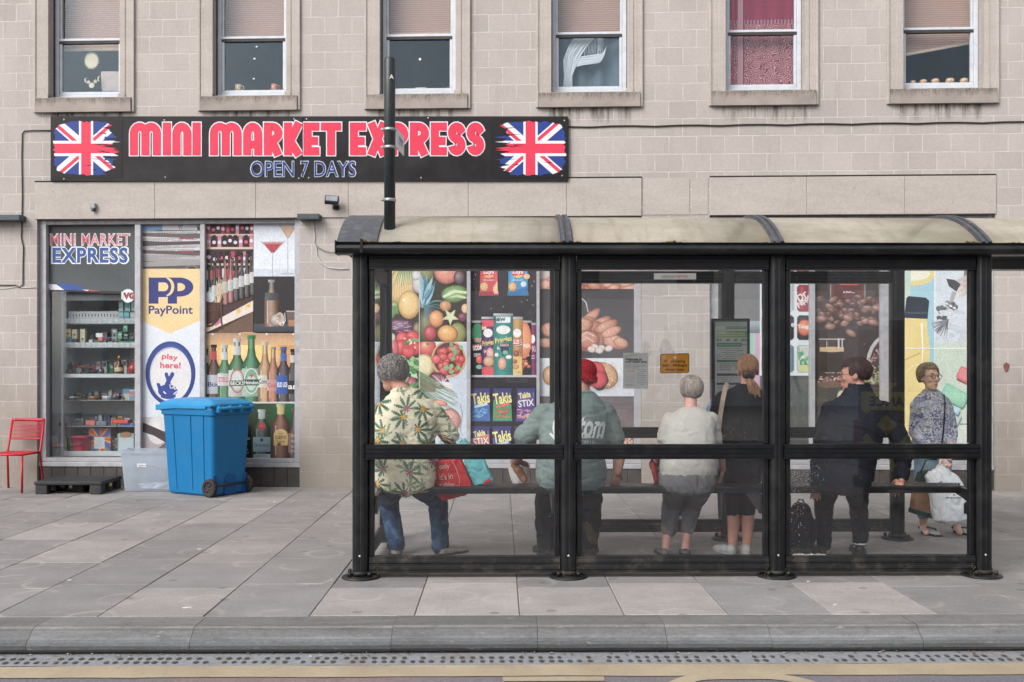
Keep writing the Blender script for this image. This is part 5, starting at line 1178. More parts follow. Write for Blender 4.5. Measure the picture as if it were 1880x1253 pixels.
def letter(ch, x0, x1, top=224.5, bot=286.5):
    h = T_ / 2; l, r, t, b = x0 + h + 1.5, x1 - h - 1.5, top + h + 1, bot - 1.0; m = (l + r) / 2; bb = b - h + .0; cy = (t + b) / 2
    if ch == 'I': return [[(m, top + 1), (m, b)]]
    if ch == 'N': rx = (r - l) / 2; return [[(l, b), (l, t + rx + 6)] + arc(m, t + rx + 4, rx, rx + 4, PI, 2 * PI) + [(r, b)]]
    if ch == 'M': rx = (m - l) / 2; return [[(l, b), (l, t + rx + 4)] + arc(l + rx, t + rx + 2, rx, rx + 2, PI, 2 * PI) + [(m, b)], [(m, b), (m, t + rx + 4)] + arc(m + rx, t + rx + 2, rx, rx + 2, PI, 2 * PI) + [(r, b)]]
    if ch == 'A': rx = (r - l) / 2; return [[(l, b), (l, t + rx + 6)] + arc(m, t + rx + 4, rx, rx + 4, PI, 2 * PI) + [(r, b)], [(l, 266), (r, 266)]]
    if ch == 'R': return [[(l, b), (l, top + 1)], [(l, t), (m - 2, t)] + arc(m - 2, t + 12, r - m + 2, 12, -PI / 2, PI / 2) + [(l, t + 24)], [(m - 3, t + 24), (r, b)]]
    if ch == 'P': return [[(l, b), (l, top + 1)], [(l, t), (m - 2, t)] + arc(m - 2, t + 14, r - m + 2, 14, -PI / 2, PI / 2) + [(l, t + 28)]]
    if ch == 'K': return [[(l, b), (l, top + 1)], [(r + 2, top + 1), (l + 4, cy)], [(l + 4, cy), (r + 2, b)]]
    if ch == 'E': return [[(l, b), (l, top + 1)], [(l, t), (x1 - 1.5, t)], [(l, cy), (x1 - 4, cy)], [(l, bb), (x1 - 1.5, bb)]]
    if ch == 'T': return [[(x0 + 1.5, t), (x1 - 1.5, t)], [(m, t), (m, b)]]
    if ch == 'X': return [[(x0 + h + 1, top + 1), (x1 - h - 1, b)], [(x1 - h - 1, top + 1), (x0 + h + 1, b)]]
    if ch == 'S':
        ry = (bb - t) / 4; return [[(r + 2, t + ry * 1.05)] + arc(m, t + ry, (r - l) / 2, ry, -.15, -PI + .1, 9) + arc(m, t + ry * 1.0, (r - l) / 2, ry, PI, PI / 2, 5) + arc(m, bb - ry, (r - l) / 2, ry, -PI / 2, PI * .95, 12)]
    return []
words_ = [('M', 237, 297), ('I', 298, 315), ('N', 315, 353), ('I', 352.5, 369.5), ('M', 384, 445), ('A', 445, 483), ('R', 483, 520), ('K', 520, 556), ('E', 556, 588), ('T', 588, 628), ('E', 641, 673.5), ('X', 673, 714), ('P', 713, 751), ('R', 751, 789), ('E', 789.5, 822), ('S', 821, 856), ('S', 855.5, 890.5)]
PL = PR(wallmap(-.0465), step=.00012)
def capend(pts, w):      # square the stroke ends out a little for the outline
    q = list(pts)
    for i0, i1 in ((0, 1), (-1, -2)):
        dx, dy = q[i0][0] - q[i1][0], q[i0][1] - q[i1][1]; l = math.hypot(dx, dy) or 1; q[i0] = (q[i0][0] + dx / l * w, q[i0][1] + dy / l * w)
    return q
for ch, x0, x1 in words_:
    for st_ in letter(ch, x0, x1): PL.line(capend(st_, 2.0), T_ + 4.0, WH)
for ch, x0, x1 in words_:
    for st_ in letter(ch, x0, x1): PL.line(st_, T_, RD)
PL.text('OPEN 7 DAYS', 557, 311, 31, (214, 220, 234), w=195, bold=.028); PL.text('OPEN 7 DAYS', 557, 311, 28.5, (44, 62, 124), w=192, bold=.004)
for (x, y) in ((118, 220), (302, 221), (540, 219), (563, 219), (786, 217), (1036, 222), (118, 329), (304, 326), (549, 328), (567, 327), (773, 327), (1032, 323)): PL.ell(x, y, 1.3, 1.3, (206, 206, 206), n=8)
PL.rect(555.3, 215, 556.2, 332, (18, 16, 18))
PL.build('lettering', GLOSS, sign)

# ================================================================== small things fixed to the wall
GM = M('dark_grey_metal', (74, 80, 86), .5, .2, var=.15); GM2 = M('black_metal_fitting', (44, 44, 48), .5, .2)
u, z = W(607, 366, -.2)
fl = thing('floodlight', 'small black floodlight pointing down below the long shop sign', 'floodlight', FW, (u, 0, z - .06))
mb = MB(); vs = mb.box(-.085, .085, -.03, .03, -.05, .05, .008, 2); m = Matrix.Translation((u, -.13, z)) @ Matrix.Rotation(-.5, 4, 'X') @ Matrix.Rotation(.15, 4, 'Z')
bmesh.ops.transform(mb.bm, matrix=m, verts=mb.bm.verts[:]); mb.build('lamp_housing', GM2, fl)
mb = MB(); mb.box(-.07, .07, -.036, -.0305, -.036, .036); bmesh.ops.transform(mb.bm, matrix=m, verts=mb.bm.verts[:]); mb.build('lamp_glass', M('grey_lamp_glass', (140, 148, 154), .3), fl)
mb = MB(); mb.tube([(u + .02, -.11, z - .02), (u + .03, -.09, z - .075), (u + .03, -.018, z - .075)], .012, 8); mb.box(u - .01, u + .07, -.05, -.018, z - .1, z - .05, .005, 1); mb.build('bracket', GM2, fl)
for (x0, x1, y0, y1, lab) in ((546, 586, 393, 403, 'grey metal shutter box end projecting over the right shop window corner'), (-40, 37, 395, 405, 'grey metal shutter box end projecting at the left edge of the facade')):
    a, z1 = W(x0, y0, -.14); b, z0 = W(x1, y1, -.14)
    mb = MB(); mb.box(a, b, -.16, .0, z0, z1, .006, 2); tag(mb.build('metal_box', GM, None, FW, ((a + b) / 2, 0, z0)), lab, 'metal box')
u, z = W(171, 380, -.05); cm = thing('sensor_bracket', 'little grey bracket screwed to the lintel over the first window', 'bracket', FW, (u, -.018, z - .05))
mb = MB(); mb.box(u - .035, u + .03, -.07, -.018, z - .02, z + .045, .006, 1); mb.build('back_plate', M('pale_grey_plastic', (160, 164, 170), .5), cm); mb = MB(); mb.cyl((u, -.045, z - .021), (u, -.045, z - .055), .026, .02, 12); mb.build('socket', GM, cm)
def cable(name, label, pts, r, mat, y=-.012):
    P_ = [(lambda q: (q[0], y, q[1]))(W(a, b, y)) for a, b in pts]
    mb = MB(); mb.tube(P_, r, 6); u, z = P_[0][0], P_[0][2]
    return tag(mb.build(name, mat, None, FW, (u, y, z), True), label, 'cable')
BC = M('black_cable', (50, 46, 46), .6); WC = M('white_cable', (206, 204, 202), .6)
cable('cable', 'black cable bent down the wall left of the shop sign', [(94, 240), (60, 240), (45, 241), (41, 246), (40, 290), (41, 360), (40, 420), (39, 435), (43, 455), (42, 500), (42, 522), (37, 528), (28, 524), (0, 524), (-60, 524)], .007, BC)
cable('cable', 'long thin black cable running level from the sign to the right edge', [(1043, 233)] + [(1043 + k * 40, 233 - k * .42 + (1.2 if k % 3 == 1 else -.4)) for k in range(1, 26)], .009, BC)
cable('cable', 'thin white cable looping down the pier beside the shelter roof', [(575, 404), (576, 420), (578, 436), (577, 446), (581, 456), (582, 470), (590, 484), (604, 492), (622, 494), (640, 494)], .006, WC)
cable('cable', 'short grey cable running from the white loop to the shelter gutter', [(577, 446), (584, 455), (598, 462), (616, 464), (640, 464)], .005, M('grey_cable', (120, 128, 132), .6), -.02)
cable('cable', 'white cable crossing the left pier above the red chair', [(-40, 531), (10, 530), (30, 527), (45, 529), (70, 528)], .006, WC, -.006)
u, z = W(1848, 675, -.004)
mb = MB(); pts = [(u + .035 * math.cos(a) * (1 + .2 * math.sin(3 * a)), z + .06 * math.sin(a)) for a in [2 * PI * k / 14 for k in range(14)]]; mb.prism(pts, 'y', -.004, .002)
tag(mb.build('paint_mark', M('dried_red_paint', (128, 82, 76), .8, var=.3, sc=40), None, FW, (u, -.004, z)), 'small dried red paint daub on the stone wall at the right', 'paint mark')
# ================================================================== display cabinet behind the first pane
WHITE = M('white_laminate', (196, 202, 206), .5, var=.05)
u0, u1 = WU(112, .32), WU(262, .32); zb = W(150, 838, .32)[1]; zt = W(150, 542, .32)[1]
cab = thing('display_cabinet', 'white framed glass display cabinet of vapes and oddments behind the first shop pane', 'cabinet', FW, ((u0 + u1) / 2, .32, zb - .02))
def zz(py, y=.32): return W(180, py, y)[1]
mb = MB()
mb.box(u0, u0 + .028, .32, .36, zb, zt, .003, 1); mb.box(u0 + .03, u1, .32, .36, zz(552), zt, .003, 1); mb.box(u0 + .03, u1, .32, .36, zz(694), zz(687), .003, 1); mb.box(u0 + .03, u1, .32, .36, zb, zz(829), .003, 1)
mb.build('frame', WHITE, cab)
mb = MB(); mb.box(u0 + .002, u0 + .018, .365, .86, zb, zt); mb.box(u0 + .02, u1, .85, .865, zb, zt); mb.box(u0 + .02, u1, .365, .845, zb - .02, zb - .002); mb.box(u0 + .02, u1, .365, .845, zt + .002, zt + .02); mb.build('cabinet_panel', M('grey_back_panel', (186, 194, 198), .6, var=.08), cab)
SHY = (594, 638, 735, 783)
for s_ in SHY:
    mb = MB(); mb.box(u0 + .03, u1, .37, .84, zz(s_) - .008, zz(s_)); mb.build('shelf', M('clear_grey_shelf', (150, 160, 164), .2), cab)
mb = MB(); mb.box(u0 + .1 - .6, u0 - .06, .60, .64, 0, 3.2); mb.box(WU(86, .3), WU(109, .3), .42, .46, .3, 3.2); tag(mb.build('window_side_panel', WHITE, None, FW, (WU(98, .3), .42, .3)), 'plain white side panel left of the glass cabinet inside the window', 'panel')
mb = MB(); mb.box(WU(84, .3), u1 + .1, .30, 1.2, .0, zb - .022); tag(mb.build('display_plinth', M('plinth_grey', (120, 120, 120), .8), None, FW, (WU(150, .3), .30, 0)), 'low grey plinth under the display cabinet', 'plinth')
def carton(px0, px1, pyb, pyt, y, col, label, name='carton', cat='carton', group=None, deco=None, dep=.06, root=None):
    a, b = WU(px0, y), WU(px1, y); z0, z1 = zz(pyb, y), zz(pyt, y)
    V = [(a, y, z0), (b, y, z0), (b, y, z1), (a, y, z1), (a, y + dep, z0), (b, y + dep, z0), (b, y + dep, z1), (a, y + dep, z1)]
    p = PR(wallmap(y - .0004)); 
    if deco: deco(p, px0, pyt, px1, pyb)
    b0 = len(p.V); p.V += [Vector(v) for v in V]
    for f in ((0, 1, 2, 3), (1, 5, 6, 2), (5, 4, 7, 6), (4, 0, 3, 7), (3, 2, 6, 7), (4, 5, 1, 0)): p.P.append(tuple(b0 + i for i in f)); p.C.append([col] * 4)
    return tag(p.build(name, PAPER, None, FW, ((a + b) / 2, y, z0)), label, cat, group)
for k in range(16):
    x = 126 + k * 5.75; c2 = [(90, 110, 170), (90, 110, 170), (150, 90, 160), (206, 90, 130), (206, 90, 130), (206, 90, 130), (110, 140, 200), (90, 110, 170), (206, 90, 140)][k % 9]
    def d_(p, a, t, b, bo): p.rect(a + .4, t + 12, b - .2, bo - 6, (206, 206, 214), c2); p.rect(a + 1.8, t + 4.5, b - 2, t + 10, (70, 60, 76)); p.rect(a + .3, bo - 6.5, b - .3, bo - 6, (130, 140, 150)); p.words(a + 1, bo - 4.5, b - .6, 2, 2, (150, 150, 156), .6)
    carton(x, x + 5.4, 593, 572, .40, (222, 224, 226), 'slim white vape box with coloured base in the even row of sixteen', 'vape_box', 'vape box', 'even row of slim white vape boxes', d_)
xs_ = [(218, 226, 593, 573, (150, 206, 206)), (227, 237, 593, 573, (110, 190, 206)), (218, 226, 572, 553, (190, 220, 218)), (229, 239, 572, 551, (150, 210, 210)), (241, 249, 572, 551, (170, 216, 214)), (239, 250, 593, 574, (206, 220, 220))]
for k, (a, b, c, d, col) in enumerate(xs_):
    def d_(p, x0, t, x1, bo): p.rect(x0 + 1, t + 2, x1 - 1, t + 7, lerp(col, (255, 255, 255), .4)); p.rect(x0 + 1, bo - 6, x1 - 1, bo - 1, lerp(col, (255, 255, 255), .5)); p.words(x0 + 1, t + 9, x1 - 1, 2, 2, (90, 130, 140), .7)
    carton(a, b, c, d, .40, col, ['lower turquoise box next to the even white row', 'lower bright blue green box second from the white row', 'upper pale turquoise box stacked over the first', 'upper turquoise box in the middle of the stack', 'upper turquoise box under the round sticker', 'pale lower box at the mullion under the sticker'][k], 'vape_box', 'vape box', 'stacked turquoise boxes', d_)
bx = [(113, 119, 638, 604, (196, 200, 176), 'narrow pale green box at the left end of the second shelf'), (119, 130, 619, 604, (214, 198, 140), 'cream and yellow patterned box on top at the left of the second shelf'), (119, 131, 637, 620, (110, 190, 220), 'sky blue box standing on the second shelf'), (132, 141, 622, 605, (216, 210, 170), 'white and yellow box over the dark carton'), (132, 140, 638, 622, (140, 110, 116), 'mottled maroon carton low on the second shelf'), (147, 156, 638, 604, (222, 216, 178), 'tall pale yellow box standing alone'),
      (158, 161, 638, 626, (60, 60, 64), 'thin black box beside the tall yellow one'), (163, 170, 638, 624, (206, 208, 208), 'pale grey small box in the middle of the second shelf'), (172, 181, 638, 625, (126, 132, 134), 'grey carton under the small orange tag'), (182, 188, 638, 626, (96, 100, 104), 'dark grey carton under the orange tag'), (190, 194, 638, 625, (150, 160, 176), 'bluish slim carton right of the tag'),
      (205, 215, 624, 604, (128, 138, 140), 'grey carton with pale label stacked high on the right'), (205, 215, 637, 626, (96, 104, 104), 'dark carton with red dot below the grey one'), (216, 224, 623, 610, (96, 160, 130), 'small green round logo carton, upper'), (217, 225, 638, 626, (110, 140, 126), 'grey green carton at the foot of the stack'), (226, 234, 609, 596, (96, 170, 140), 'green carton topmost on the right pile'), (226, 235, 638, 626, (60, 150, 106), 'bright green carton lower right'), (226, 236, 624, 611, (70, 76, 76), 'black carton with white label, left of two'), (237, 246, 624, 611, (72, 78, 80), 'black carton with white label, right of two'), (236, 249, 638, 626, (66, 150, 110), 'bright green carton against the mullion')]
for k, (a, b, c, d, col, lab) in enumerate(bx):
    def d_(p, x0, t, x1, bo):
        w = x1 - x0; p.rect(x0 + w * .2, t + 3, x1 - w * .2, t + 6, lerp(col, (250, 250, 250), .6) if k % 2 else lerp(col, (20, 20, 20), .6)); p.ell((x0 + x1) / 2, (t + bo) / 2 + 2, w * .22, w * .22, lerp(col, (20, 20, 30), .55)); p.words(x0 + 1, bo - 5, x1 - 1, 2, 2, lerp(col, (240, 240, 240), .6), .8)
        for q in range(5): x, y = R.uniform(x0, x1 - 2), R.uniform(t, bo - 2); p.rect(x, y, x + 1.6, y + 1.2, jit(col, 40))
    carton(a, b, c, d, .40 + .012 * (k % 3), col, lab, 'carton', 'carton', 'mixed cartons on the second shelf', d_)
p = PR(wallmap(.395)); p.rect(176, 612, 188, 619.5, (232, 236, 240)); p.rect(180, 619.5, 188, 626, (226, 140, 100)); tag(p.build('price_tag', PAPER, None, FW, (WU(182, .395), .395, zz(626, .395))), 'white and orange price tag hanging in front of the grey cartons', 'price tag')
for s_, lab in ((594, 'upper'), (638, 'lower')):
    p = PR(wallmap(.368)); p.rect(113, s_ - 9, 249, s_, (190, 198, 200), (170, 178, 180))
    for k in range(13): p.rect(115 + k * 10.4 + R.uniform(0, 2), s_ - 8, 123 + k * 10.4, s_ - 1, (214, 218, 220)); p.words(116 + k * 10.4, s_ - 6, 122 + k * 10.4, 2, 2.4, (130, 134, 138), .8)
    tag(p.build('price_strip', PAPER, None, FW, (WU(180, .368), .368, zz(s_, .368))), lab + ' strip of little white price tickets along a cabinet shelf', 'price strip')
mixc = [(206, 214, 216), (120, 180, 190), (196, 190, 160), (84, 110, 150), (190, 120, 130), (110, 160, 130), (222, 224, 226), (226, 190, 120)]
for row, (bo, top, x0) in enumerate(((594, 566, 116), (638, 612, 133), (686, 664, 134), (735, 718, 116), (783, 764, 116), (829, 800, 118))):
    x = x0
    while x < 246:
        w = R.uniform(5, 11); h = (bo - top) * R.uniform(.6, 1.15); cc = jit(R.choice(mixc), 18)
        def d_(p, a, t, b, bt): p.rect(a + .8, t + 2, b - .8, t + (bt - t) * .45, lerp(cc, R.choice([(240, 240, 240), (30, 30, 40), (200, 60, 60)]), .55)); p.words(a + 1, bt - 5, b - 1, 2, 2, lerp(cc, (40, 40, 40), .6), .8)
        carton(x, x + w, bo - .6, bo - h, .60 + R.uniform(0, .05), cc, 'small mixed carton standing at the back of a cabinet shelf', 'carton', 'carton', 'cartons at the back of the cabinet shelves', d_); x += w + R.uniform(.6, 7)
# third shelf: optics, amber bottle, red decanter on a silver tray
zs = zz(694, .40) + .075; CH = M('chrome_and_black', (120, 122, 126), .25, .8); BLK = M('matt_black_plastic', (34, 34, 38), .45)
zs = zz(687, .45) + .002
mb = MB(); mb.box(WU(118, .5), WU(250, .5), .37, .80, zz(687, .45) - .012, zs); mb.build('shelf', WHITE, cab)
u = WU(154, .45); t = thing('binoculars', 'black and chrome binoculars lying in the middle of the cabinet beam shelf', 'binoculars', FW, (u, .45, zs))
mb = MB(); mb.cyl((u - .04, .40, zs + .045), (u - .03, .52, zs + .05), .042, .03, 16); mb.cyl((u + .055, .41, zs + .04), (u + .055, .53, zs + .045), .038, .028, 16); mb.box(u - .03, u + .05, .44, .5, zs + .03, zs + .06, .01, 1); mb.build('barrel', BLK, t); mb = MB(); mb.cyl((u - .041, .392, zs + .045), (u - .0405, .399, zs + .045), .036, .04, 16); mb.build('lens', CH, t)
u = WU(174, .45); t = thing('torch', 'stubby black torch with a chrome head beside the binoculars', 'torch', FW, (u, .45, zs)); mb = MB(); mb.cyl((u - .09, .45, zs + .03), (u + .05, .45, zs + .03), .024, .024, 12); mb.build('barrel', BLK, t); mb = MB(); mb.cyl((u + .051, .45, zs + .035), (u + .11, .45, zs + .037), .028, .036, 14); mb.build('torch_head', CH, t)
u = WU(126, .45); t = thing('lighter', 'ornate chrome table lighter at the left end of the beam shelf', 'lighter', FW, (u, .45, zs)); mb = MB(); mb.box(u - .05, u + .05, .42, .48, zs, zs + .06, .012, 2); mb.build('lighter_body', CH, t); mb = MB(); mb.box(u + .0, u + .05, .43, .47, zs + .0605, zs + .12, .008, 1); mb.cyl((u + .03, .45, zs + .1205), (u + .03, .45, zs + .15), .012, .012, 10); mb.build('cap', BLK, t)
u = WU(219, .45); t = thing('brandy_bottle', 'squat amber brandy bottle with pale label and gold neck in the cabinet', 'bottle', FW, (u, .45, zs))
mb = MB(); mb.lathe([(.05, 0), (.058, .01), (.056, .085), (.04, .12), (.016, .15), (.014, .19), (.016, .192)], (u, .45, zs), 18); mb.build('bottle_body', M('amber_glass', (110, 70, 40), .15, spec=.6), t); mb = MB(); mb.lathe([(.0585, .03), (.0592, .032), (.0586, .08), (.057, .082)], (u, .45, zs), 18); mb.build('label', M('cream_label', (196, 186, 156), .6), t); mb = MB(); mb.lathe([(.018, .193), (.02, .2), (.018, .225), (.008, .235)], (u, .45, zs), 12); mb.build('stopper', M('gold_foil', (180, 130, 70), .35, .6), t)
u = WU(246, .45); t = thing('decanter', 'round red glass decanter half hidden by the white mullion', 'decanter', FW, (u, .45, zs))
mb = MB(); mb.lathe([(.05, 0), (.075, .03), (.08, .07), (.065, .11), (.025, .14), (.02, .165)], (u, .45, zs), 18); mb.build('decanter_body', M('red_glass', (160, 40, 48), .15, spec=.6), t); mb = MB(); mb.lathe([(.02, .166), (.024, .175), (.012, .19)], (u, .45, zs), 10); mb.build('stopper', CH, t)
# jumble of lower shelves
def blob_thing(name, label, cat, px, pyb, w, h, col, kind, y=.47, group=None):
    u, z = WU(px, y), zz(pyb, y)
    mb = MB()
    if kind == 'bowl': mb.lathe([(w * .3, 0), (w * .5, h * .5), (w * .52, h), (w * .46, h), (w * .42, h * .5), (w * .2, h * .1)], (u, y, z), 18)
    elif kind == 'tub': mb.lathe([(w * .46, 0), (w * .48, h * .03), (w * .5, h * .9), (w * .53, h * .91), (w * .53, h), (w * .3, h * 1.02)], (u, y, z), 20)
    elif kind == 'pack': mb.box(u - w / 2, u + w / 2, y - w * .3, y + w * .3, z, z + h, min(w, h) * .25, 3)
    return tag(mb.build(name, col, None, FW, (u, y, z), kind != 'pack'), label, cat, group)
blob_thing('metal_bowl', 'shiny metal bowl on the fourth shelf of the cabinet', 'bowl', 140, 735, .30, .05, CH, 'bowl'); 
blob_thing('ashtray', 'small brassy ashtray beside the metal bowl', 'ashtray', 173, 735, .16, .05, M('brass_dish', (150, 110, 70), .4, .5), 'bowl')
blob_thing('ashtray', 'pale china ashtray near the stacked blue boxes', 'ashtray', 198, 735, .14, .055, M('white_china', (190, 192, 194), .3), 'bowl'); 
blob_thing('ashtray', 'dark glass ashtray in front of the blue boxes', 'ashtray', 214, 735, .12, .06, M('smoked_glass', (70, 74, 80), .2), 'bowl')
carton(225, 249, 735, 714, .52, (130, 180, 196), 'pale blue toy box at the right of the fourth shelf', 'carton', 'carton', None, lambda p, a, t, b, bo: (p.rect(a + 2, t + 9, a + 12, bo - 1, (216, 206, 196)), p.ell(b - 7, t + 10, 5, 5, (220, 150, 160)), p.rect(a + 13, t + 2, b - 1, t + 5, (230, 234, 236))))
pk = [(122, 782, .16, .04, (96, 104, 108), 'flat dark packet at the left of the fifth shelf'), (146, 782, .17, .05, (70, 76, 84), 'black wrapped packet on the fifth shelf'), (168, 782, .13, .07, (190, 110, 100), 'orange red packet propped on the fifth shelf'), (188, 782, .14, .06, (110, 118, 130), 'blue grey packet on the fifth shelf'), (224, 778, .22, .05, (206, 74, 66), 'bright red packet lying upper right'), (236, 783, .19, .045, (70, 110, 180), 'bright blue packet below the red one')]
for a, b, w_, h_, c, lab in pk: blob_thing('packet', lab, 'packet', a, b, w_, h_, M('packet_' + lab.split()[0] + lab.split()[1], c, .4, var=.3, sc=25), 'pack', R.uniform(.43, .5), 'packets on the fifth cabinet shelf')
blob_thing('mug_tub', 'pink and red round tub on the cabinet floor', 'tub', 150, 829, .26, .20, M('pink_tub', (196, 60, 90), .4, var=.25, sc=14), 'tub')
blob_thing('packet', 'green shiny packet on the cabinet floor left of the pink tub', 'packet', 130, 829, .12, .17, M('green_foil_packet', (60, 120, 76), .35, var=.4, sc=30), 'pack')
def swirl(p, a, t, b, bo):
    cols = [(206, 80, 70), (226, 170, 70), (80, 110, 180), (120, 70, 150), (60, 150, 140), (216, 120, 80)]; cx, cy = (a + b) / 2, t + 20; p.clip = (a, t, b, bo)
    for k in range(30): a0 = 2 * PI * k / 30; p.poly([(cx, cy), (cx + 50 * math.cos(a0), cy + 50 * math.sin(a0)), (cx + 50 * math.cos(a0 + .2), cy + 50 * math.sin(a0 + .2))], cols[k % 6])
    p.clip = None; p.rect(a + 10, t + 17, b - 11, bo - 5, (206, 212, 216)); p.words(a + 12, t + 22, b - 13, 6, 2.5, (140, 146, 150), .8)
carton(163, 203, 829, 786, .46, (150, 90, 80), 'rainbow swirl printed box with a white price sheet', 'carton', 'carton', None, swirl, .2)
carton(205, 216, 829, 803, .50, (70, 76, 90), 'dark box with gold flecks right of the rainbow box', 'carton', 'carton', None, lambda p, a, t, b, bo: [p.rect(x, y, x + 1.5, y + 1.5, (190, 150, 80)) for x, y in [(R.uniform(a, b - 1), R.uniform(t, bo - 2)) for _ in range(26)]], .15)
carton(216, 246, 829, 796, .44, (150, 190, 192), 'pale turquoise box with round window and white sheet', 'carton', 'carton', None, lambda p, a, t, b, bo: (p.ell((a + b) / 2, t + 3, 11, 6, (170, 130, 100)), p.rect(a + 2, t + 8, b - 2, bo - 1, (196, 208, 214)), p.words(a + 18, bo - 6, b - 4, 2, 2, (60, 60, 70), 1)), .2)
u, z = W(101, 806, .38); t = thing('extension_socket', 'white extension socket with plugged cables hanging inside the window', 'socket', FW, (u, .38, z - .06)); mb = MB(); mb.box(u - .05, u + .05, .36, .40, z - .05, z + .05, .01, 2); mb.build('socket_block', WHITE, t); mb = MB(); mb.tube([(u - .03, .36, z), (u - .06, .33, z + .03), (u - .03, .34, z + .1), (u + .04, .36, z + .14), (u + .05, .38, z + .3)], .006, 6); mb.tube([(u + .03, .36, z - .03), (u + .06, .34, z - .1), (u + .02, .35, z - .2)], .005, 6); mb.build('cable', WC, t)

# ================================================================== the bus shelter
BP = M('black_shelter_paint', (14, 16, 19), .38, spec=.45, var=.25, sc=7, dirt=.22, dirtc=(82, 78, 72), dsc=5, bump=.05)
BPD = M('black_shelter_paint_grimy', (24, 25, 27), .55, spec=.4, var=.3, sc=11, dirt=.6, dirtc=(92, 84, 74), dsc=9)
GP = glass('shelter_glass', .012, (.997, 1, 1))
GPL = glass('shelter_glass_lower', .015, (.99, .995, .995))
ROOFM = None
n = NT('algae_stained_polycarbonate'); co = n.coord()
c = n.mix(n.ramp(n.noise(n.scale(co, (.6, 1.2, 1)), 1.7, 5, .65), .32, .68), lin((222, 214, 200), K), lin((244, 238, 228), K))
c = n.mix(n.ramp(n.noise(n.scale(co, (1.1, 3, 1)), 1.1, 6, .7), .46, .62, 0, .8), c, lin((196, 189, 166), K))
c = n.mix(n.ramp(n.noise(n.scale(co, (9, 1.3, 1)), 1.0, 5, .7), .5, .7, 0, .65), c, lin((176, 166, 146), K))
c = n.mix(n.ramp(n.noise(co, 60, 2, .5), .74, .78, 0, .9), c, lin((236, 234, 228), K))
b1 = n.n('BsdfPrincipled'); n.set(b1, 'Base Color', c); n.set(b1, 'Roughness', .45); tl = n.n('BsdfTranslucent'); n.set(tl, 0, c); mx = n.n('MixShader'); n.set(tl, 0, n.mix(.6, c, (1, .98, .95, 1))); n.set(mx, 0, .48); n.set(mx, 1, b1.outputs[0]); n.set(mx, 2, tl.outputs[0])
tr = n.n('BsdfTransparent'); tr.inputs[0].default_value = (.97, .95, .90, 1); m3 = n.n('MixShader'); n.set(m3, 0, n.ramp(n.noise(co, 2.3, 5, .7), .3, .7, .40, .56)); n.set(m3, 1, mx.outputs[0]); n.set(m3, 2, tr.outputs[0]); ROOFM = n.done(m3.outputs[0])
GREYM = M('grey_roof_metal', (88, 90, 95), .5, .3, var=.15, sc=20, dirt=.5, dirtc=(150, 146, 140), dsc=14)
SF, SR = 7.09, 8.61
pf = [SX(q, SF - .06) for q in (660.5, 1044, 1429.5, 1810)]; sp_ = (pf[3] - pf[0]) / 3; pf.append(pf[3] + sp_); 
xL = SX(616, 6.93); xR = pf[4] + .25
sh = thing('bus_shelter', 'black framed glass bus shelter with barrel roof along the kerb', 'bus shelter', FS, ((pf[0] + pf[3]) / 2, SF, 0))
def post(x, y, z1=2.30, w=.058, nm='post'):
    mb = MB(); pts = []
    for k in range(40):      # rounded square with shallow flutes
        a = 2 * PI * k / 40; e = 3.4; ca, sa = math.cos(a), math.sin(a); r = w / (abs(ca) ** e + abs(sa) ** e) ** (1 / e); r *= 1 - (.045 if k % 4 == 2 else 0); pts.append((x + r * ca, y + r * sa))
    mb.prism(pts, 'z', .02, z1); o = mb.build(nm, BP, sh)
    mb = MB(); mb.lathe([(.136, 0), (.138, .006), (.132, .012), (.11, .017)], (x, y, .001), 28); mb.lathe([(.074, .0205), (.07, .045), (.063, .05)], (x, y, .001), 20); mb.build('base_plate', BPD, o)
    mb = MB()
    for a in (.5, 2.64, 3.9, 5.5): mb.cyl((x + .098 * math.cos(a), y + .098 * math.sin(a), .022), (x + .098 * math.cos(a), y + .098 * math.sin(a), .05), .016, .014, 6)
    mb.build('bolt', BPD, o)
    if y < 7.5:
        mb = MB(); mb.ell((x, y - w - .002, .16), (.009, .004, .009), None, 10, 6); mb.build('rivet', M('bright_steel', (200, 200, 204), .3, .8), o)
for x in pf: post(x, SF)
rear = [pf[0], pf[1], pf[2], pf[3], pf[4]]
for x in rear[:4]: post(x, SR, 2.34, .056)
post(rear[4], SR, 2.34, .056)
def rail(name, x0, x1, y, z0, z1, d=.035, ribs=3, mat=None, par=None):
    """extruded rail with fine grooves along its face"""
    h = z1 - z0; pts = [(y + d, z0), (y - d, z0)]
    m = ribs * 2 + 1
    for k in range(m): pts += [(y - d - (.007 if k % 2 else 0), z0 + h * (k + .12) / m), (y - d - (.007 if k % 2 else 0), z0 + h * (k + .88) / m)]
    pts += [(y - d, z1), (y + d, z1)]; mb = MB(); mb.prism(pts, 'x', x0, x1); return mb.build(name, mat or BP, par or sh)
zG = lambda py: S(1000, py, SF - .03)[1]
Z_T1, Z_T0, Z_M1, Z_M0, Z_B1, Z_B0 = zG(466), zG(495), zG(816), zG(843), zG(1022), zG(1052)
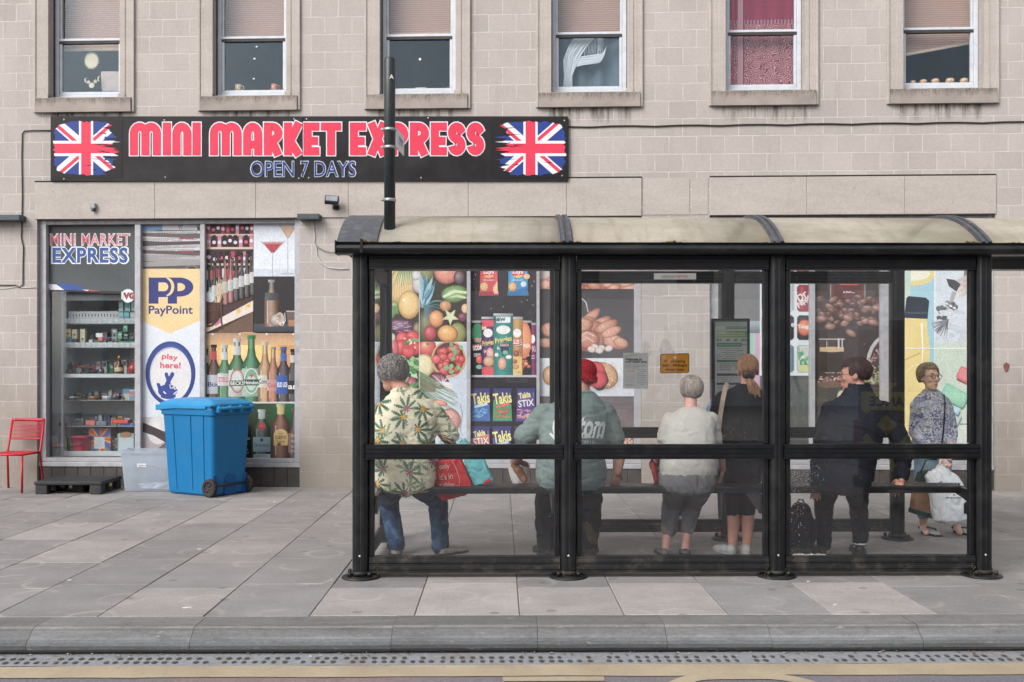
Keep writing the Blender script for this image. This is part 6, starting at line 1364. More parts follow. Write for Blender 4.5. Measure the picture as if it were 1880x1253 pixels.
for i in range(3):
    a, b = pf[i] + .062, pf[i + 1] - .062
    rail('top_rail', a, b, SF, Z_T0, Z_T1); rail('middle_rail', a - .02, b + .02, SF - .03, Z_M0, Z_M1, .03); rail('bottom_rail', a, b, SF, Z_B0, Z_B1, .03, 2, BPD)
    for (x0, x1) in ((a - .002, a + .034), (b - .034, b + .002)):
        mb = MB(); mb.box(x0, x1, SF - .02, SF + .03, Z_B1 + .001, Z_M0 - .001, .004, 1); mb.box(x0, x1, SF - .02, SF + .03, Z_M1 + .001, Z_T0 - .001, .004, 1); mb.build('stile', BP, sh)
    mb = MB(); mb.box(a + .03, b - .03, SF + .0, SF + .008, Z_M1 - .01, Z_T0 + .01); mb.build('glass_pane', GP, sh)
    mb = MB(); mb.box(a + .03, b - .03, SF + .0, SF + .008, Z_B1 - .01, Z_M0 + .01); gl_ = mb.build('glass_pane', GPL, sh)
    if i == 2:      # flecks of white paint scraped on the glass
        p = PR(shopmap(SF - .002))
        for k in range(240):
            x, y = 1452 + abs(R.gauss(0, 16)), 905 + R.gauss(0, 42); 
            if R.random() < .5: x, y = 1478 + R.gauss(0, 16), 868 + R.gauss(0, 16)
            if 847 < y < 1018 and x < 1530: w = R.uniform(.4, 1.3); p.conv([(x, y), (x + w, y + R.uniform(-.4, .4)), (x + w * R.uniform(.2, 1), y + R.uniform(.6, 3.4)), (x, y + w)], (164, 164, 164)); p.k = 0
        for k in range(70): x = R.uniform(1454, 1512); p.conv([(x, 1018 + R.uniform(-3, 3)), (x + R.uniform(3, 9), 1019), (x + R.uniform(2, 8), 1021)], (206, 204, 200)); p.k = 0
        tag(p.build('paint_fleck', PAPER, gl_), kind='stuff')
    p = PR(shopmap(SF - .0015)); p.k = 0
    for k in range(120):
        x = R.uniform((690, 1072, 1455)[i], (1020, 1402, 1782)[i]); y = R.choice([R.uniform(850, 1018), R.uniform(500, 810)]); w = R.uniform(.3, .9); p.conv([(x, y), (x + w, y), (x + w, y + w * R.uniform(1, 2.5)), (x, y + w)], (176, 174, 170)); p.k = 0
    tag(p.build('grit_speck', PAPER, gl_), kind='stuff')
# rear screen of the two right hand bays
zR = lambda py: S(1000, py, SR - .03)[1]
for i in (1, 2):
    a, b = rear[i] + .058, rear[i + 1] - .058
    rail('rear_top_rail', a, b, SR, zR(520), zR(498)); rail('rear_middle_rail', a, b, SR, zR(805), zR(785), .025, 2); rail('rear_low_rail', a, b, SR, zR(978), zR(955), .025, 1, BPD)
    mb = MB(); mb.box(a, b, SR - .004, SR + .004, zR(785) - .008, zR(520) + .008); mb.build('rear_glass_pane', GP, sh)
rail('rear_top_rail', rear[0] + .058, rear[1] - .058, SR, zR(497), zR(470)); rail('rear_top_rail', rear[3] + .058, rear[4] - .058, SR, zR(493), zR(470))
# glazed left end
x = pf[0]
mb = MB(); mb.box(x - .02, x + .02, SF + .06, SR - .058, .06, .17, .004, 1); mb.box(x - .025, x + .025, SF + .06, SR - .058, Z_M0, Z_M1, .004, 1); mb.box(x - .025, x + .025, SF + .06, SR - .058, Z_T0, Z_T1, .004, 1); mb.build('end_rail', BPD, sh)
mb = MB(); mb.box(x - .004, x + .004, SF + .05, SR - .05, .165, Z_M0 + .01); mb.box(x - .004, x + .004, SF + .05, SR - .05, Z_M1 - .01, Z_T0 + .01); mb.build('end_glass_pane', GP, sh)
# gutter, eaves beam and curved roof
gz1, gz0 = S(1000, 445, 6.93)[1], S(1000, 466, 6.93)[1]; gh = gz1 - gz0
mb = MB(); gp = [(7.06, gz0), (6.965, gz0)] + [(6.965 - .04 * math.sin(a) , gz0 + gh * .46 - gh * .46 * math.cos(a)) for a in [PI * k / 10 for k in range(1, 9)]] + [(6.93, gz1), (6.945, gz1), (6.955, gz0 + gh * .5), (7.02, gz0 + gh * .3), (7.045, gz1 - .01), (7.06, gz1 - .01)]
mb.prism(gp, 'x', xL, xR); mb.build('gutter', BP, sh)
mb = MB(); mb.box(xL - .006, xL + .005, 6.922, 7.07, gz0 - .003, gz1 + .012, .003, 1); mb.box(xL + .17, xL + .19, 6.921, 6.95, gz0 + .004, gz1 + .022, .002, 1); mb.build('gutter_end', BP, sh)
mb = MB(); mb.box(xL + .05, xR, 7.062, 7.13, 2.302, gz1 - .004, .003, 1); mb.box(xL + .05, xR, SR - .04, SR + .12, 2.342, 2.40, .003, 1); mb.build('eaves_beam', BP, sh)
ya, yb, zr, rise = 6.985, 8.74, gz1 - .008, .298
Rr = ((yb - ya) ** 2 / 4 + rise ** 2) / (2 * rise); yc, zc = (ya + yb) / 2, zr + rise - Rr; am = math.asin((yb - ya) / 2 / Rr)
def arcpts(r, n_=28, e=0.0): return [(yc - r * math.sin(am + e - 2 * (am + e) * k / n_), zc + r * math.cos(am + e - 2 * (am + e) * k / n_)) for k in range(n_ + 1)]
def sheet(mb, x0, x1, r, th): mb.prism(arcpts(r + th) + arcpts(r)[::-1], 'x', x0, x1)
xs = [xL + .275] + [SX(q, 7.0) for q in ()] + [pf[1] - .015, pf[2] - .015, pf[3] - .02, pf[4]]
for i in range(4):
    mb = MB(); sheet(mb, xs[i], xs[i + 1], Rr, .006); o = mb.build('roof_panel', ROOFM, sh)
    for f in o.data.polygons: f.use_smooth = len(f.vertices) == 4
mb = MB(); sheet(mb, xL, xL + .28, Rr + .007, .012); mb.build('roof_end_sheet', GREYM, sh)
mb = MB(); mb.prism(arcpts(Rr) + [(yb, zr - .03), (ya, zr - .03)], 'x', xL + .01, xL + .016); mb.build('roof_gable', GREYM, sh)
for i in range(1, 4):
    x = xs[i]; mb = MB(); sheet(mb, x - .045, x + .045, Rr + .0065, .008); sheet(mb, x - .036, x - .012, Rr + .015, .014); sheet(mb, x + .012, x + .036, Rr + .015, .014); mb.build('roof_rib', GREYM, sh)
mb = MB(); sheet(mb, xs[4], xR, Rr + .007, .012); mb.build('roof_end_sheet', GREYM, sh)
# perch bench along the inside of the road screen
zB1, zB0 = S(1000, 894, 7.46)[1], S(1000, 907, 7.46)[1]; bx0, bx1 = pf[0] + .07, SX(1772, 7.46)
mb = MB(); mb.box(bx0, bx1, 7.455, 7.50, zB0, zB1, .012, 2); mb.box(bx0, bx1, 7.502, 7.74, zB0 + .018, zB1 - .006, .01, 2); bench = mb.build('bench_seat', BP, sh)
for x in (pf[0] + .10, pf[1] - .1, pf[1] + .1, pf[2] - .1, pf[2] + .1, bx1 - .03):
    mb = MB(); mb.prism([(7.12, zB0 - .10), (7.12, zB0 + .03), (7.45, zB1 - .004), (7.70, zB0 + .016), (7.45, zB0 - .02)], 'x', x - .014, x + .014); mb.build('bracket', BP, sh)
mb = MB(); mb.prism([(bx1 - .06, zB0 + .01), (bx1, zB1), (pf[3] - .06, zB0 - .05), (pf[3] - .06, zB0 - .12), (bx1, zB0 - .012)], 'y', 7.18, 7.24); mb.build('bracket', BP, sh)
# moss in the gutter
MOSS = M('dry_moss', (92, 76, 44), .95, var=.45, sc=60, bump=.5)
mb = MB()
for (px, w, h) in ((672, 26, 5), (684, 10, 4), (730, 12, 3), (866, 10, 4), (880, 8, 3), (1012, 9, 5), (1030, 10, 5), (1062, 16, 4), (1226, 24, 5), (1240, 18, 5), (1402, 6, 5), (1425, 8, 4), (1776, 16, 5), (1790, 10, 5), (1858, 14, 5), (1874, 14, 4), (665, 8, 7), (670, 6, 12)):
    for k in range(int(w * .8)):
        x = SX(px + R.uniform(-w / 2, w / 2), 7.0); mb.ell((x, 6.985 + R.uniform(-.03, .02), gz1 + R.uniform(-.012, .006)), (R.uniform(.008, .018), .014, R.uniform(.4, 1) * h * .0030), None, 7, 5)
tag(mb.build('moss', MOSS, None, FS, (0, 6.99, gz1)), kind='stuff')
bpy.data.objects['moss']['label'] = 'brown moss tufts growing along the shelter gutter'; bpy.data.objects['moss']['category'] = 'moss'
mb = MB()
for px in (1034, 1058, 1062, 1410, 1444, 1795, 1786, 690):
    for k in range(14): mb.ell((SX(px + R.uniform(-5, 5), 7.03), 7.03 + R.uniform(-.02, .02), R.uniform(.02, .12) * R.random()), (R.uniform(.003, .007), .006, R.uniform(.003, .006)), None, 6, 4)
m2 = tag(mb.build('moss', M('green_brown_moss', (74, 70, 40), .95, var=.45, sc=60), None, FS, (0, 7.03, .02)), 'green brown moss round the feet of the front posts', 'moss', kind='stuff')

# timetable case
a, zt_ = S(1307, 585, 8.5); b, zb_ = S(1377, 792, 8.5)
tt = thing('timetable_case', 'black framed bus timetable case headed D1 60 63 on the rear post', 'timetable case', FS, ((a + b) / 2, 8.5, zb_))
mb = MB(); mb.box(a, b, 8.50, 8.55, zb_, zt_, .006, 2); mb.build('case', BP, tt)
p = PR(shopmap(8.497)); x0, x1 = 1313, 1371.5
p.rect(x0, 591, x1, 786, (198, 196, 196)); p.rect(x0, 591, x1, 599, (170, 186, 176), right=(186, 196, 188)); p.rect(x0 + 2, 600, x0 + 19, 604, (206, 212, 200)); p.rect(x0 + 20, 600, x1 - 1, 604, (90, 116, 84)); p.words(x0 + 22, 601.2, x1 - 3, 1, 3, (190, 210, 180), 1.4)
p.rect(x0 + 2, 608, x1, 620, (150, 180, 106), right=(120, 160, 80)); p.rect(x0 + 3, 609, x0 + 20, 614, (200, 208, 180)); p.text('Bus information', x0 + 38, 612, 4.6, (226, 232, 210), w=32); p.words(x0 + 3, 616, x1 - 2, 1, 3, (210, 220, 180), 1.5)
for t, x in (('D1', 1319.5), ('60', 1336.5), ('63', 1351), ('65A', 1366)): p.text(t, x, 624.5, 5.4, (44, 44, 50), bold=.03)
p.rect(x0 + 3, 630, x0 + 49, 637, (62, 132, 84)); p.words(x0 + 6, 632.4, x0 + 46, 1, 3, (150, 200, 160), 1.8); p.words(x0 + 50, 632, x1 - 1, 1, 3, (70, 70, 76), 1.4); p.words(x0 + 3, 640, x1 - 6, 6, 3.6, (110, 110, 116), 1.1, .8); p.rect(x0 + 3, 661, x1, 665.5, (62, 120, 84))
p.words(x0 + 8, 668, x1 - 8, 4, 3.6, (84, 84, 90), 1.3); p.rect(x0 + 3, 686, x1, 690.5, (50, 52, 84)); p.words(x0 + 3, 693, x1 - 14, 3, 3.4, (130, 130, 136), 1); p.rect(x0 + 3, 703, x1, 707, (50, 52, 84)); p.words(x0 + 3, 710, x1 - 4, 20, 3.5, (130, 130, 136), 1)
p.build('timetable_sheet', PAPER, tt); mb = MB(); mb.box(SX(1311, 8.48), SX(1373, 8.48), 8.488, 8.492, S(1340, 789, 8.48)[1], S(1340, 588, 8.48)[1]); mb.build('glass', glass('case_glass', .03), tt)
# notices on the rear glass and the beam
def notice(name, label, cat, box, sy, fn, mat=None):
    p = PR(shopmap(sy)); fn(p); x0, y0, x1, y1 = box; q = J((x0 + x1) / 2, y1, sy); return tag(p.build(name, mat or PAPER, None, FS, q), label, cat)
def wel(p):
    p.rect(1144, 648, 1190, 714, (206, 208, 212)); p.text('national', 1152, 653.4, 3, (70, 80, 110), w=12); p.text('express', 1162, 653.4, 3, (206, 80, 90), w=10); p.text('Welcome to', 1163, 660, 6, (52, 52, 60), w=31, bold=.05); p.text('your coach stop', 1167.5, 665, 5.4, (52, 52, 60), w=40, bold=.05)
    p.words(1148, 670, 1186, 3, 2.8, (130, 132, 140), .9); p.words(1151, 680, 1164, 2, 2.6, (196, 120, 126), .9); p.words(1170, 679, 1187, 9, 3.4, (140, 142, 150), 1); p.words(1148, 706, 1166, 2, 2.2, (150, 150, 158), .9); p.rect(1148, 688, 1164, 703, (198, 200, 204))
notice('coach_stop_notice', 'white paper notice headed Welcome to your coach stop on the rear glass', 'notice', (1144, 648, 1190, 714), SR - .006, wel)
def nos(p):
    p.poly([(1214, 650), (1263, 649), (1265.5, 651), (1265.5, 683), (1263, 685), (1214, 686), (1212, 684), (1212, 652)], (62, 50, 40)); p.poly([(1214.5, 651.2), (1262.7, 650.2), (1264.4, 652), (1264.4, 682.4), (1262.5, 684), (1214.5, 684.8), (1213.2, 683), (1213.2, 653)], (222, 152, 44)); p.text('No stopping', 1239, 664, 6.4, (74, 54, 30), w=38, bold=.03); p.text('6am - Midnight', 1239, 671.5, 6.4, (74, 54, 30), w=46, bold=.03); p.text('except buses', 1239, 679.2, 6.4, (74, 54, 30), w=34, bold=.03); p.ell(1239.5, 657, 2.4, 2, (236, 232, 226))
    p.k += 4; p.poly([(1216, 653), (1221, 652), (1222, 660), (1217, 661)], (226, 178, 120)); p.poly([(1226, 660), (1233, 659), (1229, 667), (1224, 666)], (222, 170, 96))
notice('no_stopping_sign', 'yellow plate reading No stopping 6am - Midnight except buses', 'sign', (1212, 650, 1265, 685), SR - .008, nos)
def ne(p): p.rect(1200.5, 502, 1278, 513.5, (228, 230, 234)); p.text('national', 1226.5, 507.6, 6.6, (60, 72, 116), w=23); p.text('express', 1251.5, 509, 6.2, (206, 60, 74), w=24)
notice('operator_label', 'narrow white label reading national express on the rear top beam', 'label', (1200, 502, 1278, 513), SR - .048, ne)
n = NT('peeled_sticker_residue'); co = n.coord(); d = n.n('BsdfDiffuse'); d.inputs[0].default_value = lin((226, 228, 228), K); t = n.n('BsdfTransparent'); m = n.n('MixShader'); n.set(m, 0, n.ramp(n.noise(n.scale(co, (1, 1, .4)), 9, 4), .35, .7, .15, .75)); n.set(m, 1, t.outputs[0]); n.set(m, 2, d.outputs[0]); RES = n.done(m.outputs[0])
notice('sticker_residue', 'peeling white sticker residue on the glass above the yellow plate', 'sticker residue', (1205, 620, 1240, 675), SR - .010, lambda p: (p.poly([(1214, 628), (1220, 621), (1227, 624), (1236, 640), (1240, 650), (1212, 650), (1210, 674), (1204, 674), (1207, 652)], (220, 220, 220)), p.poly([(1176, 640), (1183, 626), (1192, 630), (1197, 646), (1190, 660)], (220, 220, 220))), RES)

# bus stop pole rising through the roof
xp, zt_ = S(715.5, 107, 7.2); zb_ = S(715, 441, 7.2)[1]
pole = thing('bus_stop_pole', 'tall black bus stop pole with clamps and a small white flag rising over the roof', 'bus stop pole', FS, (xp, 7.2, zb_ - .05))
r_ = .0405
mb = MB(); mb.lathe([(r_, zb_ - .08), (r_, zt_ - .012), (r_ * .9, zt_ - .002), (r_ * .5, zt_ + .003)], (xp, 7.2, 0), 24); mb.build('pole', M('dark_green_black_pole', (34, 42, 46), .42, spec=.5, var=.15, sc=6, dirt=.2), pole)
STL = M('steel_band', (176, 176, 178), .4, .7, var=.2)
for py in (239, 271.5, 368):
    z = S(715, py, 7.2)[1]; mb = MB(); mb.lathe([(r_ + .001, -.011), (r_ + .005, -.011), (r_ + .005, .011), (r_ + .001, .011)], (xp, 7.2, z), 20); mb.box(xp - .062, xp - .040, 7.17, 7.19, z - .008, z + .008, .002, 1); mb.build('clamp_band', STL, pole)
z0 = S(715, 262, 7.2)[1]; z1 = S(715, 237, 7.2)[1]
mb = MB(); A = Vector(S(727, 0, 7.2)[:1] + (7.2,)); B = Vector((SX(741, 7.49), 7.49)); d2 = (B - A).normalized(); nn = Vector((-d2.y, d2.x)) * .004
zz0, zz1 = S(727, 271, 7.2)[1], S(727, 235, 7.2)[1]
q = [(A.x - nn.x, A.y - nn.y), (B.x - nn.x, B.y - nn.y), (B.x + nn.x, B.y + nn.y), (A.x + nn.x, A.y + nn.y)]; mb.prism(q, 'z', zz0, zz1); fl_ = mb.build('flag_plate', M('white_flag_plate', (224, 226, 230), .5, var=.04), pole)
def fm(px, py): t = px / 100.0; return (A.x + (B.x - A.x) * t + .0052 * d2.y, A.y + (B.y - A.y) * t - .0052 * d2.x, zz0 + (zz1 - zz0) * (1 - py / 50.0))
p = PR(fm, nrm=(d2.y, -d2.x, 0)); p.rect(30, 14, 80, 24, (140, 160, 206)); p.text('BUS STOP', 55, 30, 8, (200, 90, 100), w=46); p.build('flag_print', PAPER, fl_)
p = PR(shopmap(7.2 - r_ - .0015)); p.rect(715.5, 136, 722, 147, (44, 44, 48)); p.text('A', 718.7, 141, 8, (214, 214, 214), bold=.02); p.build('pole_letter', PAPER, pole)

# ================================================================== things on the pavement by the shop
# --- wheelie bin
BLUE = M('blue_bin_plastic', (2, 108, 162), .42, spec=.45, var=.07, sc=5, dirt=.22, dirtc=(70, 110, 140), dsc=4)
BLUL = M('blue_bin_lid_plastic', (28, 132, 186), .38, spec=.45, var=.08, sc=5, dirt=.14, dirtc=(150, 170, 190), dsc=4)
RUB = M('black_rubber', (48, 44, 44), .8, var=.15)
bn = thing('wheelie_bin', 'large bright blue wheelie bin with closed lid by the shop window', 'wheelie bin', Matrix.Identity(4), (-3.62, 11.80, 0), None, math.radians(-30))
mb = MB(); zt_ = 1.03; L0, L1, W0, W1 = .375, .425, .255, .305
def ringpts(l, w, z, r=.05, n_=5):
    P_ = []
    for (sx_, sy_, a0) in ((1, 1, 0), (-1, 1, PI / 2), (-1, -1, PI), (1, -1, 3 * PI / 2)):
        for k in range(n_ + 1): a = a0 + PI / 2 * k / n_; P_.append((sx_ * (l - r) + r * math.cos(a), sy_ * (w - r) + r * math.sin(a), z))
    return P_
def stack(mb, rs):
    rings = [[mb.bm.verts.new(q) for q in r] for r in rs]; m = len(rings[0])
    for i in range(len(rings) - 1):
        for k in range(m): mb.bm.faces.new((rings[i][k], rings[i][(k + 1) % m], rings[i + 1][(k + 1) % m], rings[i + 1][k]))
    mb.bm.faces.new(rings[0][::-1]); mb.bm.faces.new(rings[-1])
stack(mb, [ringpts(L0 - .012, W0 - .012, .012), ringpts(L0, W0, .03), ringpts(L1 - .006, W1 - .006, .93), ringpts(L1 + .012, W1 + .012, .94), ringpts(L1 + .014, W1 + .014, 1.0), ringpts(L1 + .01, W1 + .01, zt_)])
for s_ in (-1, 1):      # shallow vertical ribs moulded in the sides
    for xx in (-.24, .05, .26):
        q0, q1 = xx - .012, xx + .012
        mb.prism([(q0, .05), (q1, .05), (q1 * 1.12, .92), (q0 * 1.12, .92)], 'y', s_ * (W0 - .02), s_ * (W0 + .0)) if False else None
        vs = [mb.bm.verts.new(v) for v in ((xx * .9 - .011, s_ * (W0 + .008), .06), (xx * .9 + .011, s_ * (W0 + .008), .06), (xx + .011, s_ * (W1 + .004), .925), (xx - .011, s_ * (W1 + .004), .925), (xx * .9 - .02, s_ * (W0 - .02), .06), (xx * .9 + .02, s_ * (W0 - .02), .06), (xx + .02, s_ * (W1 - .02), .925), (xx - .02, s_ * (W1 - .02), .925))]
        for f in ((0, 1, 2, 3), (0, 3, 7, 4), (1, 5, 6, 2), (3, 2, 6, 7), (0, 4, 5, 1)): mb.bm.faces.new([vs[i] for i in f])
bin_body = mb.build('body', BLUE, bn)
mb = MB()      # wheel arch patches at the back corners, recess shade put into a darker blue
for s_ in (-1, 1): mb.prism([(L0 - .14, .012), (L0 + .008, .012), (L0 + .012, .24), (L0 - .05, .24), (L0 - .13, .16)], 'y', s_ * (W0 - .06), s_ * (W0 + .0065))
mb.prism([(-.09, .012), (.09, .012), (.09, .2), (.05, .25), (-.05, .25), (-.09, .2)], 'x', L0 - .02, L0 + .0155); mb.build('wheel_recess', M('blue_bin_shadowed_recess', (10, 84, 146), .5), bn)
mb = MB()
stack(mb, [ringpts(L1 + .030, W1 + .022, zt_ + .002), ringpts(L1 + .034, W1 + .026, zt_ + .03), ringpts(L1 + .02, W1 + .012, zt_ + .045), ringpts(L1 - .06, W1 - .06, zt_ + .085), ringpts(L1 - .16, W1 - .14, zt_ + .10)])
mb.prism([(-L1 - .03, zt_ - .05), (-L1 - .075, zt_ - .045), (-L1 - .08, zt_ + .01), (-L1 - .03, zt_ + .034)], 'y', -W1 + .02, W1 - .02)
for s_ in (-1, 1):
    a, b = sorted((s_ * (W1 + .018), s_ * (W1 + .034))); mb.prism([(-L1 - .06, zt_ - .045), (-.16, zt_ - .02), (.34, zt_ - .018), (.34, zt_ + .022), (-L1 - .06, zt_ + .022)], 'y', a, b)
o = mb.build('lid', BLUL, bn); bv = o.modifiers.new('soft', 'BEVEL'); bv.width = .006; bv.segments = 2; bv.limit_method = 'ANGLE'
mb = MB(); mb.cyl((L1 + .06, -W1 + .02, zt_ - .01), (L1 + .06, W1 - .02, zt_ - .01), .018, .018, 12)
for s_ in (-1, -.33, .33, 1): mb.box(L1 + .0, L1 + .07, s_ * (W1 - .05) - .02, s_ * (W1 - .05) + .02, zt_ - .06, zt_ + .02, .008, 1)
mb.build('handle', BLUL, bn)
mb = MB(); mb.cyl((L1 + .01, -W1 - .04, zt_ + .004), (L1 + .01, -W1 - .02, zt_ + .004), .018, .018, 12); mb.build('hinge_pin', RUB, bn)
for s_ in (-1, 1):
    yw0, yw1 = s_ * (W0 + .008), s_ * (W0 + .055); cx_, cz_ = L0 - .02, .105
    mb = MB(); ws = [(.062, 0), (.098, .0), (.105, .008), (.105, .038), (.098, .047), (.062, .047)]
    rings = [[mb.bm.verts.new((cx_ + r * math.cos(2 * PI * k / 26), yw0 + (yw1 - yw0) * t / .047, cz_ + r * math.sin(2 * PI * k / 26))) for k in range(26)] for r, t in ws]
    for i in range(len(rings)):
        for k in range(26): mb.bm.faces.new((rings[i][k], rings[i][(k + 1) % 26], rings[(i + 1) % 6][(k + 1) % 26], rings[(i + 1) % 6][k])).smooth = True
    wh = mb.build('wheel', RUB, bn)
    mb = MB(); mb.cyl((cx_, yw0 + s_ * .004, cz_), (cx_, yw1 - s_ * .012, cz_), .061, .061, 24); mb.cyl((cx_, yw1 - s_ * .0115, cz_), (cx_, yw1 - s_ * .001, cz_), .018, .014, 14)
    for k in range(6): a = k * PI / 3; mb.tube([(cx_ + .016 * math.cos(a), yw1 - s_ * .009, cz_ + .016 * math.sin(a)), (cx_ + .058 * math.cos(a), yw1 - s_ * .009, cz_ + .058 * math.sin(a))], .007, 6)
    mb.build('rim', M('dark_wheel_hub', (62, 58, 58), .6), wh)
mb = MB(); mb.cyl((L0 - .02, -W0 - .006, .105), (L0 - .02, W0 + .006, .105), .014, .014, 10); mb.cyl((L0 + .03, -W0 + .02, .13), (L0 + .03, W0 - .02, .13), .012, .012, 8); mb.build('axle', RUB, bn)
# --- storage box
n = NT('translucent_polypropylene'); co = n.coord(); b1 = n.n('BsdfPrincipled'); b1.inputs['Base Color'].default_value = lin((226, 233, 240), K); b1.inputs['Roughness'].default_value = .3
tl = n.n('BsdfTranslucent'); tl.inputs[0].default_value = lin((236, 241, 246), K); tr = n.n('BsdfTransparent'); tr.inputs[0].default_value = (.9, .93, .96, 1); m1 = n.n('MixShader'); n.set(m1, 0, .5); n.set(m1, 1, b1.outputs[0]); n.set(m1, 2, tl.outputs[0]); m2_ = n.n('MixShader'); n.set(m2_, 0, n.ramp(n.noise(co, 3, 4), .3, .7, .56, .70)); n.set(m2_, 1, m1.outputs[0]); n.set(m2_, 2, tr.outputs[0]); PP = n.done(m2_.outputs[0])
a, b = SX(226, 11.96), SX(318, 11.96); cx_ = (a + b) / 2
sb = thing('storage_box', 'translucent plastic storage box with a white label beside the blue bin', 'storage box', FS, (cx_, 12.13, 0))
mb = MB()
def hollow(mb, l0, w0, l1, w1, h, th, cx, cy):
    def sh_(P_): return [(cx + q[0], cy + q[1], q[2]) for q in P_]
    rs = [ringpts(l0, w0, .004, .03), ringpts(l1, w1, h - .03, .03), ringpts(l1 + .018, w1 + .018, h - .028, .035), ringpts(l1 + .02, w1 + .02, h, .035), ringpts(l1 - .004, w1 - .004, h, .03), ringpts(l0 - th, w0 - th, .01, .03)]
    stack(mb, [sh_(r) for r in rs])
hollow(mb, .29, .165, .325, .19, .49, .004, cx_, 12.13); mb.build('tub', PP, sb)
mb = MB(); mb.tube([(cx_ - .14, 11.945 + .03, .06), (cx_ - .14, 11.94 + .018, .25)] + [(cx_ + .14 * -math.cos(q), 11.952 - .006, .26 + .06 * math.sin(q)) for q in [PI * k / 8 for k in range(1, 8)]] + [(cx_ + .14, 11.94 + .018, .25), (cx_ + .14, 11.945 + .03, .06)], .005, 6); mb.build('moulded_arch', PP, sb)
p = PR(lambda x, y: (x, 11.946, y)); q0 = SX(252, 11.95); p.k = 2; p.face([(q0, .296), (q0 + .105, .296), (q0 + .105, .338), (q0, .338)], [(226, 224, 226)] * 4); p.nxt()
for k in range(4): p.face([(q0 + .012 + k * .02, .310), (q0 + .026 + k * .02, .310), (q0 + .026 + k * .02, .324), (q0 + .012 + k * .02, .324)], [(150, 140, 140)] * 4)
p.build('label', PAPER, sb)
mb = MB()
for k in range(26): mb.ell((cx_ + R.uniform(-.2, .22), 12.13 + R.uniform(-.1, .1), .02 + R.uniform(0, .06)), (R.uniform(.03, .08), R.uniform(.03, .06), R.uniform(.01, .03)), None, 8, 6)
tag(mb.build('crumpled_bags', M('white_plastic_bags', (226, 228, 230), .6), None, FS, (cx_, 12.13, .012)), 'crumpled white plastic bags inside the translucent storage box', 'plastic bags')
# --- pallet
PLB = M('black_recycled_plastic', (46, 46, 48), .6, var=.2, sc=20, dirt=.35, dirtc=(88, 86, 86), dsc=8)
a, b = SX(62, 11.7), SX(187, 11.7); y0, y1, zp = 11.70, 12.33, .155
pl_ = thing('pallet', 'low black plastic pallet lying under the first shop window', 'pallet', FS, ((a + b) / 2, (y0 + y1) / 2, 0))
mb = MB(); mb.box(a, b, y0, y1, zp - .045, zp, .012, 2)
for k in range(7): mb.box(a + .03, b - .03, y0 + .03 + k * .083, y0 + .08 + k * .083, zp + .0005, zp + .0035, .001, 1)
mb.build('deck', PLB, pl_)
for xx in (a + .01, (a + b) / 2 - .065, b - .15):
    for yy in (y0 + .01, (y0 + y1) / 2 - .06, y1 - .13):
        if xx > a + .1 and xx < b - .2 and yy < y0 + .1: continue
        mb = MB(); mb.box(xx, xx + .14, yy, yy + .12, .0, zp - .0455, .014, 2); mb.build('foot_block', PLB, pl_)
mb = MB(); mb.box(b - .11, b - .02, y0 + .14, y1 - .14, .002, .022, .004, 1); mb.box(a + .03, a + .12, y0 + .14, y1 - .14, .002, .022, .004, 1); mb.build('runner', PLB, pl_)
mb = MB(); mb.box(b - .004, b + .003, y0 + .23, y0 + .29, .07, .105, .001, 1); mb.build('yellow_tag', M('yellow_plastic', (222, 190, 70), .6), pl_)
# --- red chair, turned a little to the left
RED = M('red_powder_coat', (186, 36, 54), .45, spec=.45, var=.08)
ch = thing('metal_chair', 'red powder coated metal chair with slatted back at the left edge', 'chair', Matrix.Identity(4), (-6.0, 12.02, 0), None, math.radians(-3))
HWc, D0, D1, zs_ = .205, -.23, .20, .45     # local: seat faces -y
for s_ in (-1, 1):
    mb = MB(); mb.tube([(s_ * (HWc + .02), D0 - .02, 0), (s_ * (HWc + .005), D0 + .01, zs_ - .01)], .0135, 10); mb.build('leg', RED, ch)
    mb = MB(); mb.tube([(s_ * (HWc + .02), D1 + .05, 0), (s_ * HWc, D1 - .01, zs_ - .01), (s_ * HWc, D1 + .012, zs_ + .06), (s_ * (HWc - .004), D1 + .10, .84)], .0135, 10); mb.build('leg', RED, ch)
mb = MB(); mb.tube([(-HWc, D0 + .01, zs_), (HWc, D0 + .01, zs_), (HWc, D1, zs_), (-HWc, D1, zs_), (-HWc, D0 + .01, zs_)], .0125, 8); mb.build('seat_frame', RED, ch)
mb = MB(); V = []; nx_, ny_ = 14, 14
for j in range(ny_ + 1):
    for i in range(nx_ + 1):
        x = -HWc + .008 + (2 * HWc - .016) * i / nx_; y = D0 + .01 + (D1 - D0 - .01) * j / ny_; V.append(mb.bm.verts.new((x, y, zs_ + .008 - .026 * math.sin(PI * j / ny_) * math.sin(PI * i / nx_))))
for j in range(ny_):
    for i in range(nx_): mb.bm.faces.new((V[j * (nx_ + 1) + i], V[j * (nx_ + 1) + i + 1], V[(j + 1) * (nx_ + 1) + i + 1], V[(j + 1) * (nx_ + 1) + i]))
o = mb.build('seat', RED, ch, smooth=True); sm = o.modifiers.new('t', 'SOLIDIFY'); sm.thickness = .006
mb = MB()
def bk(x, z): t = (z - zs_ - .06) / (.84 - zs_ - .06); return (x, D1 + .012 + .088 * t + .03 * math.cos(x / HWc * PI / 2) - .004, z)
for z in [.625 + k * .0165 for k in range(12)]: mb.tube([bk(-HWc + .002 + (2 * HWc - .004) * k / 8, z) for k in range(9)], .0048, 6)
mb.build('backrest', RED, ch)
mb = MB(); mb.tube([bk(-HWc + (2 * HWc) * k / 8, .838) for k in range(9)], .013, 8, flat=1.5); mb.build('back_rail', RED, ch); mb = MB(); mb.tube([bk(-HWc + (2 * HWc) * k / 8, .608) for k in range(9)], .009, 8); mb.build('back_rail', RED, ch)
